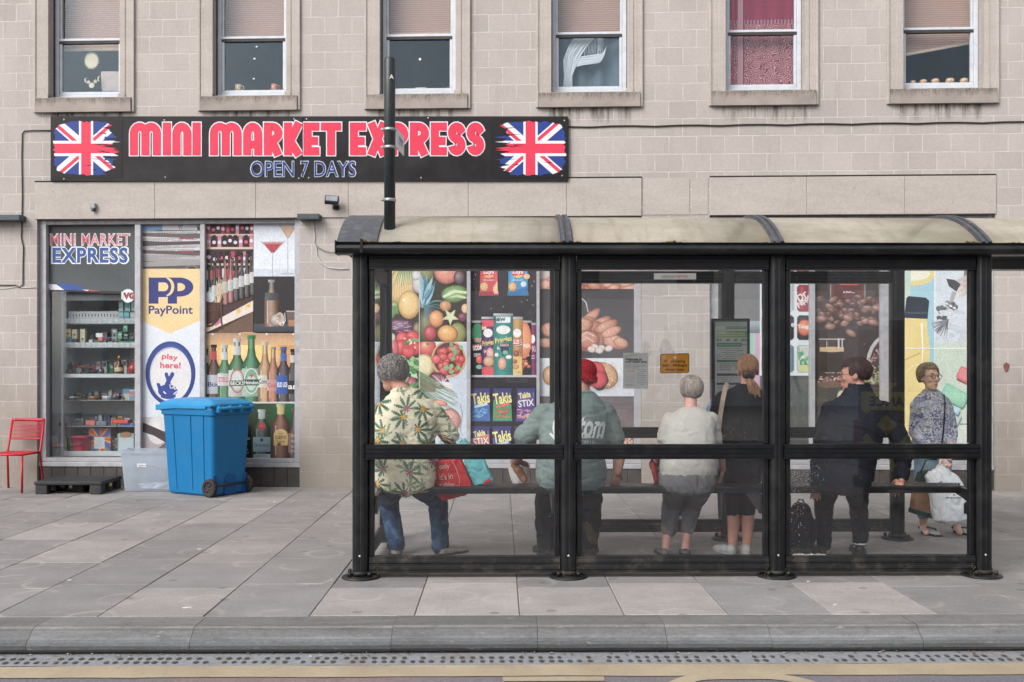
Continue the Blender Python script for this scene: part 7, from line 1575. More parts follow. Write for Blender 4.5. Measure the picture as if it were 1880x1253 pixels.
# ================================================================== the people waiting
def skin(name, c): return M(name, c, .55, spec=.3, var=.10, sc=22, bump=.1, bsc=180)
def ring(py, l, r, sy, ry):
    a, z = S(l, py, sy); b, _ = S(r, py, sy); return ((a + b) / 2, sy, z, abs(b - a) / 2, ry)
def rings(rows, grow=0.0):
    return [(x, y, z, rx + grow, ry + grow) for (x, y, z, rx, ry) in (ring(*q) for q in rows)]
def headM(c, yaw, pitch=0, roll=0, s=1.0): return Matrix.Translation(c) @ Matrix.Rotation(math.radians(yaw), 4, 'Z') @ Matrix.Rotation(math.radians(pitch), 4, 'X') @ Matrix.Rotation(math.radians(roll), 4, 'Y') @ Matrix.Scale(s, 4)
def xf(mb, m, vs): bmesh.ops.transform(mb.bm, matrix=m, verts=vs)
def head(mb, m, thin=1.0):
    E = lambda c, r, q=None: xf(mb, m, mb.ell(c, r, q, 18, 12))
    E((0, -.012, .028), (.073 * thin, .093, .094)); E((0, .026, -.012), (.064 * thin, .070, .088)); E((0, .036, -.070), (.050 * thin, .050, .046)); E((0, .062, -.098), (.027, .022, .018))
    E((0, .082, .028), (.046, .016, .014)); E((-.040, .064, -.022), (.022, .022, .022)); E((.040, .064, -.022), (.022, .022, .022))
    xf(mb, m, mb.cap((0, .092, .014), .0085, (0, .112, -.026), .0135, 10)); E((-.012, .098, -.030), (.009, .011, .008)); E((.012, .098, -.030), (.009, .011, .008))
    E((0, .084, -.060), (.022, .014, .007)); E((0, .083, -.071), (.019, .014, .008))
    for s_ in (-1, 1): E((s_ * .076 * thin, -.006, -.006), (.010, .021, .032), Euler((.1, 0, s_ * .35)).to_matrix())
def eyes(m, parent, dark=(60, 44, 36)):
    mb = MB()
    for s_ in (-1, 1): xf(mb, m, mb.ell((s_ * .031, .0795, .006), (.0115, .009, .0058), None, 12, 8))
    mb.build('eyes', M('eye_white', (206, 200, 194), .3), parent)
    mb = MB()
    for s_ in (-1, 1): xf(mb, m, mb.ell((s_ * .031, .0875, .006), (.0054, .0035, .0054), None, 10, 6)); xf(mb, m, mb.tube([(s_ * .016, .092, .030), (s_ * .032, .093, .034), (s_ * .048, .083, .028)], [.002, .0034, .0015], 6))
    mb.build('iris_and_brow', M('dark_brow_%d' % dark[0], dark, .6), parent)
    mb = MB(); xf(mb, m, mb.ell((0, .0955, -.064), (.0185, .0045, .0055), None, 12, 6)); mb.build('lips', M('lip_skin', (166, 98, 92), .5), parent)
def hand(mb, w, d, n_, side=1, curl=.5, s=1.0, spread=1.0):
    w, d, n_ = Vector(w), Vector(d).normalized(), Vector(n_); n_ = (n_ - d * n_.dot(d)).normalized(); q = d.cross(n_).normalized() * side
    rm = Matrix((q, d, n_)).transposed(); mb.ell(w + d * .042 * s, (.037 * s, .050 * s, .015 * s), rm, 12, 8); mb.ell(w + d * .012 * s, (.026 * s, .03 * s, .018 * s), rm, 10, 6)
    for i, L in enumerate((.070, .079, .074, .058)):
        o = (-.0305 + .0205 * i) * s; b = w + d * (.082 - abs(i - 1.3) * .004) * s + q * o; dv = (d + q * (o * 3.5 * spread)).normalized(); L *= s
        c1, c2, c3 = curl * .55, curl * 1.3, curl * 1.9; p1 = b + (dv * math.cos(c1) + n_ * math.sin(c1)) * L * .45; p2 = p1 + (dv * math.cos(c2) + n_ * math.sin(c2)) * L * .32; p3 = p2 + (dv * math.cos(c3) + n_ * math.sin(c3)) * L * .23
        mb.chain([b, p1, p2, p3], [.0082 * s, .0078 * s, .0072 * s, .0062 * s], 8)
    b = w + d * .022 * s - q * .030 * s; p1 = b + (d * .65 - q * .6 + n_ * .35).normalized() * .036 * s; p2 = p1 + (d * .85 - q * .25 + n_ * .4).normalized() * .028 * s
    mb.chain([b, p1, p2], [.0115 * s, .0095 * s, .0078 * s], 8)
def body(parent, mat, fn, voxel=.0058): 
    mb = MB(); fn(mb); return link('body', fuse(mb, voxel, 3, .45), mat, parent)
def wear(name, parent, mat, fn, voxel=.010, wr=(.006, 9, 6, 1), it=4, label=None):
    mb = MB(); fn(mb); me = fuse(mb, voxel, it, .5, wr); bv = BVHTree.FromPolygons([v.co.copy() for v in me.vertices], [tuple(p.vertices) for p in me.polygons])
    o = link(name, me, mat, parent); 
    if label: o['label'] = label
    return o, bv
def shoe(parent, mat, heel, yaw, L=.27, w=.047, h=.075, sole=None):
    m = Matrix.Translation((heel[0], heel[1], 0)) @ Matrix.Rotation(math.radians(yaw), 4, 'Z')
    mb = MB()
    for c, r in (((0, .035, h * .55), (w * .82, .045, h * .62)), ((0, .10, h * .42), (w * .92, .09, h * .52)), ((0, L - .085, h * .30), (w, .085, h * .44)), ((0, L - .04, h * .22), (w * .86, .045, h * .36))): xf(mb, m, mb.ell(c, r, None, 16, 10))
    me = fuse(mb, .006, 4, .5)
    for v in me.vertices: v.co.z = max(v.co.z, .012)
    o = link('shoe', me, mat, parent)
    mb = MB(); pts = []
    for k in range(24):
        a = 2 * PI * k / 24; y = L / 2 + (L / 2 + .004) * math.sin(a); ww = (w + .004) * (1 - .16 * math.cos((y / L) * 2 * PI) ** 2) * abs(math.cos(a)) ** .55; pts.append((math.copysign(ww, math.cos(a)), y))
    vs = mb.prism(pts, 'z', .001, .020); xf(mb, m, vs); mb.build('sole', sole or RUB, o); return o
def strands(mb, m, n_, cen, rad, end, w=.004, jitter=.006, axis=(0, -.35, 1), part=None, wav=0.0, k0=(.05, .75), face=None):
    """combed hair: tapered locks run from the crown over the skull"""
    ax = Vector(axis).normalized(); t1 = ax.cross(Vector((1, 0, 0))).normalized(); t2 = ax.cross(t1).normalized()
    for k in range(n_):
        ph = R.uniform(0, 2 * PI); th0 = R.uniform(*k0); dirh = t1 * math.cos(ph) + t2 * math.sin(ph); fr = dirh.y      # + towards the face
        th1 = end(fr, dirh) + R.uniform(-.12, .12)
        if th1 <= th0 + .2: continue
        pts, rs = [], []; off = R.uniform(0, 1) ** 2 * .010; N_ = 8; wp = R.uniform(0, 6)
        for i in range(N_):
            t = i / (N_ - 1); th = th0 + (th1 - th0) * t; pp = ph + wav * math.sin(t * 7 + wp); dh = t1 * math.cos(pp) + t2 * math.sin(pp)
            v = ax * math.cos(th) + dh * math.sin(th); r_ = 1 + off * 9 * math.sin(PI * min(1, t * 1.1 + .05))
            pts.append(m @ Vector((cen[0] + v.x * rad[0] * r_ + R.gauss(0, jitter) * .3, cen[1] + v.y * rad[1] * r_ + R.gauss(0, jitter) * .3, cen[2] + v.z * rad[2] * r_)))
            rs.append(w * (1 - .65 * t) + .0006)
        mb.tube(pts, rs, 4)
def person(label, p, group='people waiting at the bus shelter'): return thing('person', label, 'person', FS, (p.x, p.y, 0), group)
def hairmat(name, c, c2):
    n = NT(name); co = n.coord(); col = n.mix(n.ramp(n.noise(n.scale(co, (60, 60, 9)), 1.0, 4, .7), .32, .68), lin(c, K), lin(c2, K)); return n.done(n.bsdf(col, .48, 0, .4, n.bump(n.noise(n.scale(co, (120, 120, 14)), 1, 3), .4, .004)))
DENIM = cloth('dark_blue_denim', (44, 62, 86), .25, .7, 1.3, (70, 92, 118)); BLACKT = cloth('black_trouser_cloth', (36, 36, 40), .2, .7); 
# ---- 1: man in the palm shirt
n = NT('palm_print_shirt'); co = n.coord(); sp = n.n('SeparateXYZ'); n.set(sp, 0, co)
def frondlayer(scale, ox, rand, rmax, k_):
    cb = n.n('CombineXYZ'); n.set(cb, 0, n.math('ADD', sp.outputs[0], ox)); n.set(cb, 1, n.math('ADD', sp.outputs[2], ox * .7 + n_(0)) if False else n.math('ADD', sp.outputs[2], ox * .7))
    vo = n.n('TexVoronoi', voronoi_dimensions='2D'); n.set(vo, 'Vector', cb.outputs[0]); n.set(vo, 'Scale', scale); n.set(vo, 'Randomness', rand)
    df = n.n('VectorMath', operation='SUBTRACT'); n.set(df, 0, cb.outputs[0]); n.set(df, 1, vo.outputs['Position']); ds = n.n('SeparateXYZ'); n.set(ds, 0, df.outputs[0])
    rnd = n.n('SeparateColor'); n.set(rnd, 0, vo.outputs['Color']); r0 = rnd.outputs[0]
    ang = n.math('ADD', n.math('ARCTAN2', ds.outputs[1], ds.outputs[0]), n.math('MULTIPLY', r0, 6.28)); r = n.math('SQRT', n.math('ADD', n.math('POWER', ds.outputs[0], 2.0), n.math('POWER', ds.outputs[1], 2.0)))
    lobe = n.math('POWER', n.math('ABSOLUTE', n.math('COSINE', n.math('MULTIPLY', ang, k_))), 1.6); half = n.ramp(n.math('COSINE', ang), -.75, .3, .30, 1)
    fine = n.math('MULTIPLY', n.math('SINE', n.math('MULTIPLY', r, 330.0)), .10)
    edge = n.math('MULTIPLY', n.math('MULTIPLY', n.math('ADD', n.math('ADD', lobe, .10), fine), half), rmax)
    return n.math('LESS_THAN', r, edge), r, r0, ang
f1, r1, q1, a1 = frondlayer(6.3, .37, .7, .092, 4.5); f2, r2, q2, a2 = frondlayer(6.8, .49, .7, .075, 3.5)
base = n.mix(n.ramp(n.noise(co, 8, 4), .3, .7), lin((228, 220, 190), K), lin((240, 234, 208), K))
col = n.mix(n.math('MULTIPLY', f2, .8), base, lin((128, 150, 124), K)); gr = n.mix(q1, lin((58, 92, 76), K), lin((104, 134, 110), K)); col = n.mix(n.math('MULTIPLY', f1, .92), col, gr)
fl1 = n.math('LESS_THAN', r1, n.math('MULTIPLY', n.math('ADD', n.math('ABSOLUTE', n.math('SINE', n.math('MULTIPLY', a1, 2.5))), .35), .017)); fc = n.mix(n.math('GREATER_THAN', q1, .5), lin((226, 166, 74), K), lin((196, 104, 138), K)); col = n.mix(fl1, col, fc)
h_ = n.math('ADD', n.noise(n.scale(co, (1, 1, .55)), 8, 3), n.math('MULTIPLY', n.noise(co, 400, 2), .03)); PALM = n.done(n.bsdf(col, .85, 0, .2, n.bump(h_, .6, .05)))
SK1 = skin('ruddy_skin', (216, 160, 142))
P1 = person('heavy seated man with curly grey hair in a cream palm leaf shirt', J(744, 900, 7.55))
T1 = [(905, 708, 784, 7.53, .13), (898, 694, 797, 7.53, .165), (880, 688, 801, 7.54, .185), (850, 685, 801, 7.55, .19), (820, 684, 800, 7.56, .185), (790, 684, 801, 7.57, .18), (765, 685, 806, 7.58, .165), (748, 690, 806, 7.59, .14), (735, 702, 796, 7.60, .115), (722, 717, 776, 7.62, .085), (713, 722, 766, 7.63, .068)]
hm1 = headM(J(719, 690, 7.70), 32, -8, 6, 1.0)
def b1(mb):
    mb.loft(rings(T1[1:], -.022)); mb.cap(J(742, 722, 7.63), .06, J(728, 700, 7.68), .056); head(mb, hm1)
    mb.chain([J(797, 757, 7.6), J(826, 812, 7.70), J(842, 846, 7.90)], [.055, .044, .029]); hand(mb, J(842, 846, 7.90), (.05, .2, -.9), (-1, 0, 0), 1, .9)
    mb.chain([J(697, 757, 7.6), J(684, 812, 7.70), J(702, 862, 7.95)], [.055, .044, .029]); hand(mb, J(702, 862, 7.95), (.3, .6, -.6), (0, 0, -1), -1, .5)
    for (hx, kx, ax_) in ((720, 713, 727), (774, 803, 808)): mb.chain([J(hx, 893, 7.6), J(kx, 924, 8.0), J(ax_, 1010, 7.92)], [.085, .055, .04])
body(P1, SK1, b1)
shirt1, bv1 = wear('shirt', P1, PALM, lambda mb: (mb.loft(rings(T1)), mb.cap(J(796, 756, 7.59), .075, J(825, 797, 7.66), .080), mb.cap(J(699, 757, 7.59), .075, J(684, 800, 7.66), .080), mb.cap(J(750, 888, 7.5), .10, J(744, 893, 7.48), .09)), .009, (.009, 5.5, 13, 3))
mb = MB(); c = J(741, 716, 7.64); pts = [(c.x + .088 * math.cos(a), c.y + .082 * math.sin(a), c.z - .012 - .014 * math.sin(a) + .01 * math.cos(a)) for a in [2 * PI * k / 24 for k in range(25)]]; mb.tube(pts, .014, 8, flat=1.6); mb.build('collar', PALM, shirt1)
wear('jeans', P1, DENIM, lambda mb: (mb.loft([(q[0], q[1], q[2], q[3] * .9, q[4]) for q in rings([(904, 700, 796, 7.56, .15), (880, 694, 800, 7.57, .16), (862, 696, 798, 7.57, .15)], -.006)]), mb.chain([J(720, 893, 7.6), J(713, 920, 8.0), J(721, 965, 7.96), J(727, 1003, 7.91)], [.10, .085, .074, .068]), mb.chain([J(774, 893, 7.6), J(803, 918, 8.0), J(807, 965, 7.97), J(808, 1003, 7.92)], [.10, .085, .076, .068])), .010, (.008, 10, 9, 5))
GSH = M('grey_suede_shoe', (150, 142, 138), .85, var=.2); h = J(727, 1016, 7.86); shoe(P1, GSH, (h.x, h.y), 8, .29, .052); h = J(806, 1016, 7.88); shoe(P1, GSH, (h.x, h.y), -48, .29, .052)
mb = MB(); HG = hairmat('curly_grey_hair', (104, 98, 96), (174, 166, 162))
xf(mb, hm1, mb.ell((0, -.022, .040), (.094, .102, .096), None, 16, 12))
for k in range(520):
    while True:
        v = Vector((R.gauss(0, 1), R.gauss(0, 1), R.gauss(0, 1))).normalized()
        if v.z > -.62 and not (v.y > .45 and v.z < .45): break
    c = Vector((v.x * .102, -.022 + v.y * .110, .042 + v.z * .106)); r_ = R.uniform(.008, .018); up = v.orthogonal().normalized(); w_ = v.cross(up); a0 = R.uniform(0, 6.3)
    pts = [hm1 @ (c + v * (.004 + i * R.uniform(.002, .0035)) + up * math.cos(a0 + i * 1.0) * r_ + w_ * math.sin(a0 + i * 1.0) * r_) for i in range(7)]
    mb.tube(pts, [.0065, .0062, .0058, .0052, .0045, .0036, .0022], 5)
mb.build('hair', HG, P1, recalc=False)

# ---- 2: man in the grey green T-shirt, head largely behind the post
P2 = person('broad seated man in a red knitted cap and grey green T-shirt with white lettering', J(1048, 900, 7.58))
SK2 = skin('pink_skin', (204, 152, 136))
T2 = [(899, 1000, 1100, 7.55, .15), (892, 988, 1111, 7.56, .18), (875, 984, 1113, 7.57, .205), (850, 984, 1113, 7.58, .21), (825, 987, 1112, 7.59, .205), (800, 990, 1113, 7.6, .195), (778, 991, 1117, 7.6, .185), (758, 995, 1122, 7.61, .16), (744, 1006, 1116, 7.62, .13), (733, 1026, 1102, 7.63, .10), (724, 1042, 1096, 7.65, .072), (718, 1046, 1092, 7.66, .062)]
hm2 = headM(J(1067, 692, 7.70), 52, 2, 4, 1.06)
def b2(mb):
    mb.loft(rings(T2[1:], -.022)); mb.cap(J(1069, 726, 7.66), .064, J(1068, 704, 7.69), .060); head(mb, hm2)
    mb.chain([J(1114, 760, 7.61), J(1137, 838, 7.66), J(1133, 868, 7.63)], [.066, .050, .034]); hand(mb, J(1133, 866, 7.63), (-.12, -.02, -1), (-.3, 1, 0), -1, .55)
    mb.chain([J(1000, 760, 7.61), J(956, 832, 7.72), J(944, 848, 7.90)], [.066, .050, .034]); hand(mb, J(945, 848, 7.89), (.75, .3, -.15), (.1, -.5, -.9), 1, 1.0)
    for (hx, kx, ax_) in ((1014, 1003, 1004), (1078, 1084, 1080)): mb.chain([J(hx, 893, 7.6), J(kx, 924, 8.0), J(ax_, 1010, 7.92)], [.09, .06, .042])
body(P2, SK2, b2)
TEE = cloth('grey_green_jersey', (126, 141, 138), .10, .65, 1.0)
tee, bv2 = wear('t_shirt', P2, TEE, lambda mb: (mb.loft(rings(T2)), mb.cap(J(1112, 760, 7.61), .088, J(1126, 806, 7.64), .092), mb.cap(J(1002, 760, 7.61), .088, J(964, 802, 7.69), .088)), .009, (.009, 4.5, 11, 9))
def onto(bv, sy=7.0, lift=.005):
    def f(px, py):
        x, z = S(px, py, 7.42); h = bv.ray_cast(Vector((x, sy, z)), Vector((0, 1, 0))); y = h[0].y if h[0] else 7.5; return (x, y - lift, z)
    return f
p = PR(onto(bv2), step=.0006); INKW = (224, 230, 230)
p.text('Custom', 1064, 781, 46, INKW, w=98, bold=.03, shear=.35, rot=.06); p.line([(1012, 800), (1040, 803), (1080, 803), (1106, 800), (1111, 793), (1108, 788)], 4.5, INKW, 2); p.line([(1010, 796), (1018, 806), (1026, 802)], 4, INKW, 1.5); p.text('MOTORCYCLE', 1062, 813, 8, (206, 214, 214), w=58, space=1.3)
p.build('lettering', PAPER, tee)
mb = MB(); c = J(1069, 722, 7.66); mb.tube([(c.x + .083 * math.cos(a), c.y + .07 * math.sin(a), c.z - .012 * math.sin(a) - .004) for a in [2 * PI * k / 24 for k in range(25)]], .009, 8); mb.build('collar', M('teal_neck_rib', (96, 150, 150), .9), tee)
wear('trousers', P2, BLACKT, lambda mb: (mb.loft(rings([(905, 1000, 1100, 7.56, .15), (880, 994, 1104, 7.57, .17), (865, 996, 1102, 7.57, .16)], -.006)), mb.chain([J(1014, 893, 7.6), J(1003, 920, 8.0), J(1003, 965, 7.96), J(1004, 1004, 7.91)], [.11, .098, .09, .078]), mb.chain([J(1078, 893, 7.6), J(1084, 920, 8.0), J(1082, 965, 7.97), J(1080, 1004, 7.92)], [.11, .098, .09, .078])), .010, (.009, 10, 9, 2))
BSH = M('black_shoe_leather', (36, 34, 36), .5); h = J(1004, 1017, 7.86); shoe(P2, BSH, (h.x, h.y), 14, .30, .054); h = J(1080, 1017, 7.86); shoe(P2, BSH, (h.x, h.y), -14, .30, .054)
mb = MB(); xf(mb, hm2, mb.ell((0, -.020, .046), (.086, .104, .086), None, 20, 14)); xf(mb, hm2, mb.ell((0, -.066, -.008), (.070, .052, .050), None, 16, 10))
for k in range(3): xf(mb, hm2, mb.tube([(.088 * math.cos(q), -.016 + .104 * math.sin(q), .014 + k * .013 + .048 * math.sin(q)) for q in [2 * PI * i / 24 for i in range(25)]], .009, 8))
n = NT('red_rib_knit'); co = n.coord(); wv_ = n.n('TexWave', bands_direction='X'); n.set(wv_, 'Vector', co); wv_.inputs['Scale'].default_value = 26; wv_.inputs['Distortion'].default_value = 1; RKN = n.done(n.bsdf(n.mix(wv_.outputs['Fac'], lin((150, 34, 44), K), lin((196, 58, 64), K)), .9, 0, .15, n.bump(wv_.outputs['Fac'], .6, .006)))
link('cap', fuse(mb, .006, 2, .4, (.002, 14, 14, 2)), RKN, P2)
mb = MB(); strands(mb, hm2, 200, (0, -.014, .030), (.077, .098, .099), lambda fr, d: 1.9 if fr < .2 else 1.1, .0024, .003); mb.build('hair', hairmat('cropped_grey_hair', (120, 112, 108), (176, 166, 160)), P2, recalc=False)
# the paper wrapped pasty in his hand
q = J(948, 866, 7.99); 
pa = thing('paper_bag', 'white paper bag with a flaky brown pasty sticking out, held in a hand', 'paper bag', FS, (q.x, q.y, q.z - .1))
def pz(px, py, sy=7.90): return J(px, py, sy)
mb = MB(); rows = [((931, 852), (968, 858)), ((934, 866), (967, 880)), ((938, 880), (958, 890)), ((944, 893), (947, 895))]
V = []
for sd in (0, 1):
    for (l, r) in rows:
        for k in range(7): t = k / 6; px = l[0] + (r[0] - l[0]) * t; py = l[1] + (r[1] - l[1]) * t; V.append(mb.bm.verts.new(pz(px, py, 7.90 + (.035 if sd else -.02) * math.sin(PI * t) + (.006 if sd else 0) + R.uniform(-.003, .003))))
for sd in (0, 1):
    for j in range(3):
        for k in range(6): i = sd * 28 + j * 7 + k; mb.bm.faces.new((V[i], V[i + 1], V[i + 8], V[i + 7]))
o = mb.build('wrapper', M('white_greaseproof_paper', (216, 214, 212), .7, var=.08, bump=.4, bsc=30), pa); sm = o.modifiers.new('t', 'SOLIDIFY'); sm.thickness = .0015
mb = MB(); mb.chain([pz(945, 855, 7.885), pz(953, 866, 7.885), pz(962, 881, 7.885)], [.032, .036, .03]); me = fuse(mb, .006, 2, .4, (.006, 30, 30, 4)); link('pasty', me, M('flaky_brown_crust', (150, 104, 72), .7, var=.35, sc=40, bump=.5), pa)
mb = MB(); mb.tube([pz(945, 893), pz(946, 902), pz(947.5, 913)], [.004, .003, .0015], 5); mb.build('paper_tail', M('white_greaseproof_paper', (216, 214, 212)), pa)

# ---- 3: elderly woman in the cream top
P3 = person('seated elderly woman with grey hair in a cream short sleeved top and grey cropped trousers', J(1264, 900, 7.56))
SK3 = skin('pale_skin', (208, 160, 148))
T3 = [(884, 1226, 1300, 7.53, .12), (878, 1213, 1316, 7.535, .155), (862, 1211, 1318, 7.54, .168), (842, 1212, 1318, 7.55, .168), (818, 1216, 1316, 7.56, .158), (796, 1219, 1313, 7.57, .148), (778, 1221, 1314, 7.58, .135), (765, 1226, 1310, 7.58, .115), (755, 1240, 1298, 7.59, .085), (748, 1249, 1289, 7.60, .065)]
hm3 = headM(J(1269, 719, 7.66), 6, -6, 0, .93)
def b3(mb):
    mb.loft(rings(T3[1:], -.020)); mb.cap(J(1268, 752, 7.6), .05, J(1268, 732, 7.63), .048); head(mb, hm3)
    mb.chain([J(1229, 771, 7.59), J(1217, 822, 7.62), J(1203, 852, 7.86)], [.05, .038, .026]); hand(mb, J(1203, 852, 7.86), (0, .5, -.8), (1, 0, 0), -1, .9, .9)
    mb.chain([J(1306, 771, 7.59), J(1321, 830, 7.62), J(1327, 862, 7.70)], [.05, .038, .026]); hand(mb, J(1327, 862, 7.70), (0, .35, -.9), (-1, .2, 0), 1, .6, .9)
    for (hx, kx, mx_, ax_) in ((1240, 1234, 1226, 1222), (1287, 1273, 1262, 1258)): mb.chain([J(hx, 893, 7.6), J(kx, 925, 7.98), J(mx_, 972, 7.95), J(ax_, 1008, 7.90)], [.085, .055, .042, .031]); mb.cap(J(ax_, 1010, 7.90), .03, J(ax_, 1014, 7.98), .026)
body(P3, SK3, b3)
CREAM = cloth('cream_knit', (182, 180, 174), .06, .5)
wear('top', P3, CREAM, lambda mb: (mb.loft(rings(T3)), mb.cap(J(1230, 772, 7.59), .064, J(1220, 804, 7.61), .062), mb.cap(J(1305, 772, 7.59), .064, J(1313, 808, 7.61), .062)), .009, (.0055, 4.5, 11, 6))
GTR = cloth('grey_cotton_trouser', (112, 112, 114), .14, .8, 1.2)
wear('trousers', P3, GTR, lambda mb: (mb.loft(rings([(907, 1232, 1298, 7.53, .13), (901, 1217, 1311, 7.53, .165), (888, 1209, 1316, 7.535, .180), (872, 1210, 1317, 7.54, .172), (858, 1218, 1312, 7.55, .15)])), mb.chain([J(1240, 893, 7.6), J(1234, 922, 7.97), J(1230, 950, 7.95), J(1228, 972, 7.94)], [.10, .08, .074, .066]), mb.chain([J(1287, 893, 7.6), J(1273, 922, 7.97), J(1266, 950, 7.95), J(1263, 970, 7.94)], [.10, .08, .070, .060])), .009, (.008, 10, 8, 7))
SAN = M('grey_sandal', (96, 92, 94), .7)
for x_, yw in ((1222, 8), (1258, -8)): h = J(x_, 1018, 7.84); shoe(P3, SAN, (h.x, h.y), yw, .235, .042, .05)
mb = MB(); xf(mb, hm3, mb.ell((0, -.022, .036), (.085, .093, .090), None, 16, 12)); strands(mb, hm3, 620, (0, -.018, .024), (.088, .106, .104), lambda fr, d: 2.15 if fr < .25 else 1.15, .0042, .010, wav=.10); mb.build('hair', hairmat('soft_grey_hair', (124, 113, 108), (186, 174, 166)), P3, recalc=False)
# her handbag, dangling at her left
q = J(1202, 885, 7.80); hb_ = thing('handbag', 'small dark patterned handbag with a red strap beside the cream topped woman', 'handbag', FS, (q.x, q.y, q.z))
def bagpr(name, label, mat, parent, rows, ry, wr, voxel=.009): mb = MB(); mb.loft(rings(rows), 24, 2.6); o = link(name, fuse(mb, voxel, 2, .4, wr), mat, parent); return o
DKP = cloth('dark_red_patterned_cloth', (78, 42, 48), .4, .4, 2, (150, 130, 130)); bagpr('bag_body', '', DKP, hb_, [(868, 1200, 1210, 7.84, .03), (862, 1195, 1213, 7.84, .05), (850, 1191, 1214, 7.84, .05), (844, 1195, 1212, 7.84, .03)], .05, (.006, 20, 20, 1))
mb = MB(); mb.tube([J(1197, 850, 7.80), J(1201, 868, 7.79), J(1205, 880, 7.79), J(1205, 893, 7.80)], [.016, .02, .022, .014], 8, flat=.5); mb.build('strap', M('red_strap', (160, 52, 48), .6), hb_)

# ---- 4: standing woman with the ponytail
P4 = person('standing woman in black with a long fair ponytail and a beige shoulder strap', J(1364, 1018, 7.97))
SK4 = skin('tanned_skin', (206, 152, 134))
T4 = [(846, 1326, 1402, 7.97, .12), (835, 1323, 1404, 7.97, .128), (800, 1323, 1404, 7.97, .125), (770, 1322, 1405, 7.97, .122), (745, 1320, 1407, 7.97, .125), (728, 1322, 1407, 7.97, .112), (718, 1332, 1400, 7.97, .09), (709, 1350, 1388, 7.97, .065), (704, 1355, 1383, 7.98, .055)]
hm4 = headM(J(1373, 682, 8.0), -8, -2, 0, 1.0)
def b4(mb):
    mb.loft(rings(T4[1:], -.020)); mb.cap(J(1370, 712, 7.98), .046, J(1371, 694, 7.99), .046); head(mb, hm4)
    mb.chain([J(1325, 732, 7.97), J(1313, 782, 7.99), J(1332, 800, 8.2)], [.05, .038, .026]); hand(mb, J(1332, 800, 8.2), (.8, .5, .1), (0, .3, -1), 1, .8, .92)
    mb.chain([J(1404, 732, 7.97), J(1416, 782, 7.99), J(1396, 800, 8.2)], [.05, .038, .026]); hand(mb, J(1396, 800, 8.2), (-.8, .5, .1), (0, .3, -1), -1, .8, .92)
    mb.loft(rings([(900, 1330, 1392, 7.97, .11), (870, 1326, 1398, 7.97, .12), (840, 1328, 1396, 7.97, .11)], -.016))
    for (hx, kx, cx_, ax_) in ((1345, 1346, 1347, 1344), (1378, 1374, 1373, 1371)): mb.chain([J(hx, 870, 7.97), J(kx, 934, 7.98), J(cx_, 962, 7.96), J(ax_, 1006, 7.955)], [.080, .052, .050, .034])
body(P4, SK4, b4)
BTOP = cloth('black_blouse', (30, 30, 33), .25, .5); wear('blouse', P4, BTOP, lambda mb: (mb.loft(rings(T4)), mb.cap(J(1326, 733, 7.97), .066, J(1314, 768, 7.98), .068), mb.cap(J(1403, 733, 7.97), .066, J(1415, 768, 7.98), .068)), .010, (.006, 8, 5, 16))
wear('cropped_trousers', P4, cloth('black_jersey_trousers', (26, 27, 31), .2, .6), lambda mb: (mb.loft(rings([(895, 1328, 1394, 7.97, .115), (870, 1325, 1399, 7.97, .128), (845, 1326, 1400, 7.97, .122), (830, 1328, 1399, 7.97, .115)])), mb.chain([J(1346, 880, 7.97), J(1346, 915, 7.975), J(1346, 939, 7.97)], [.088, .070, .060]), mb.chain([J(1377, 880, 7.97), J(1374, 915, 7.975), J(1373, 939, 7.97)], [.088, .070, .060])), .009, (.006, 10, 7, 18))
WSH = M('white_grey_trainer', (188, 188, 186), .7, var=.1); h = J(1347, 1019, 7.90); shoe(P4, WSH, (h.x, h.y), 24, .25, .046, .07, M('pale_sole', (170, 170, 168), .7)); h = J(1371, 1019, 7.90); shoe(P4, WSH, (h.x, h.y), -6, .25, .046, .07, M('pale_sole', (170, 170, 168), .7))
mb = MB(); HB = hairmat('fair_brown_hair', (122, 84, 60), (196, 152, 116))
xf(mb, hm4, mb.ell((0, -.020, .040), (.078, .090, .088), None, 16, 12)); strands(mb, hm4, 520, (0, -.015, .030), (.080, .103, .104), lambda fr, d: 1.95 + .35 * max(0, -fr) if fr < .3 else 1.2, .0038, .003, axis=(0, .35, 1)); 
c0 = hm4 @ Vector((-.01, -.098, -.045)); 
for k in range(110):
    o1 = Vector((R.gauss(0, .010), R.gauss(0, .006), R.gauss(0, .006))); e = R.uniform(.75, 1.0); s_ = R.gauss(0, 1)
    mb.tube([c0 + o1 * .6, c0 + Vector((.014 + s_ * .010, -.024, -.045)) + o1, c0 + Vector((.036 + s_ * .016, -.030, -.105 * e)) + o1 * 1.4, c0 + Vector((.050 + s_ * .014, -.022, -.160 * e)) + o1 * 1.2, c0 + Vector((.056 + s_ * .006, -.014, -.200 * e)) + o1 * .8], [.004, .0045, .004, .0032, .001], 4)
for k in range(70): mb.tube([hm4 @ Vector((R.uniform(-.07, .07), -.07, R.uniform(-.02, .06))), hm4 @ Vector((R.uniform(-.03, .03), -.100, -.02)), c0], [.004, .004, .003], 4)
mb.build('hair', HB, P4, recalc=False)
mb = MB(); mb.tube([(c0.x + .030 * math.cos(a), c0.y - .008 + .020 * math.sin(a), c0.z + .004 + .006 * math.sin(3 * a)) for a in [2 * PI * k / 16 for k in range(17)]], .016, 8); mb.build('hair_tie', M('black_hair_tie', (24, 24, 28), .9), P4)
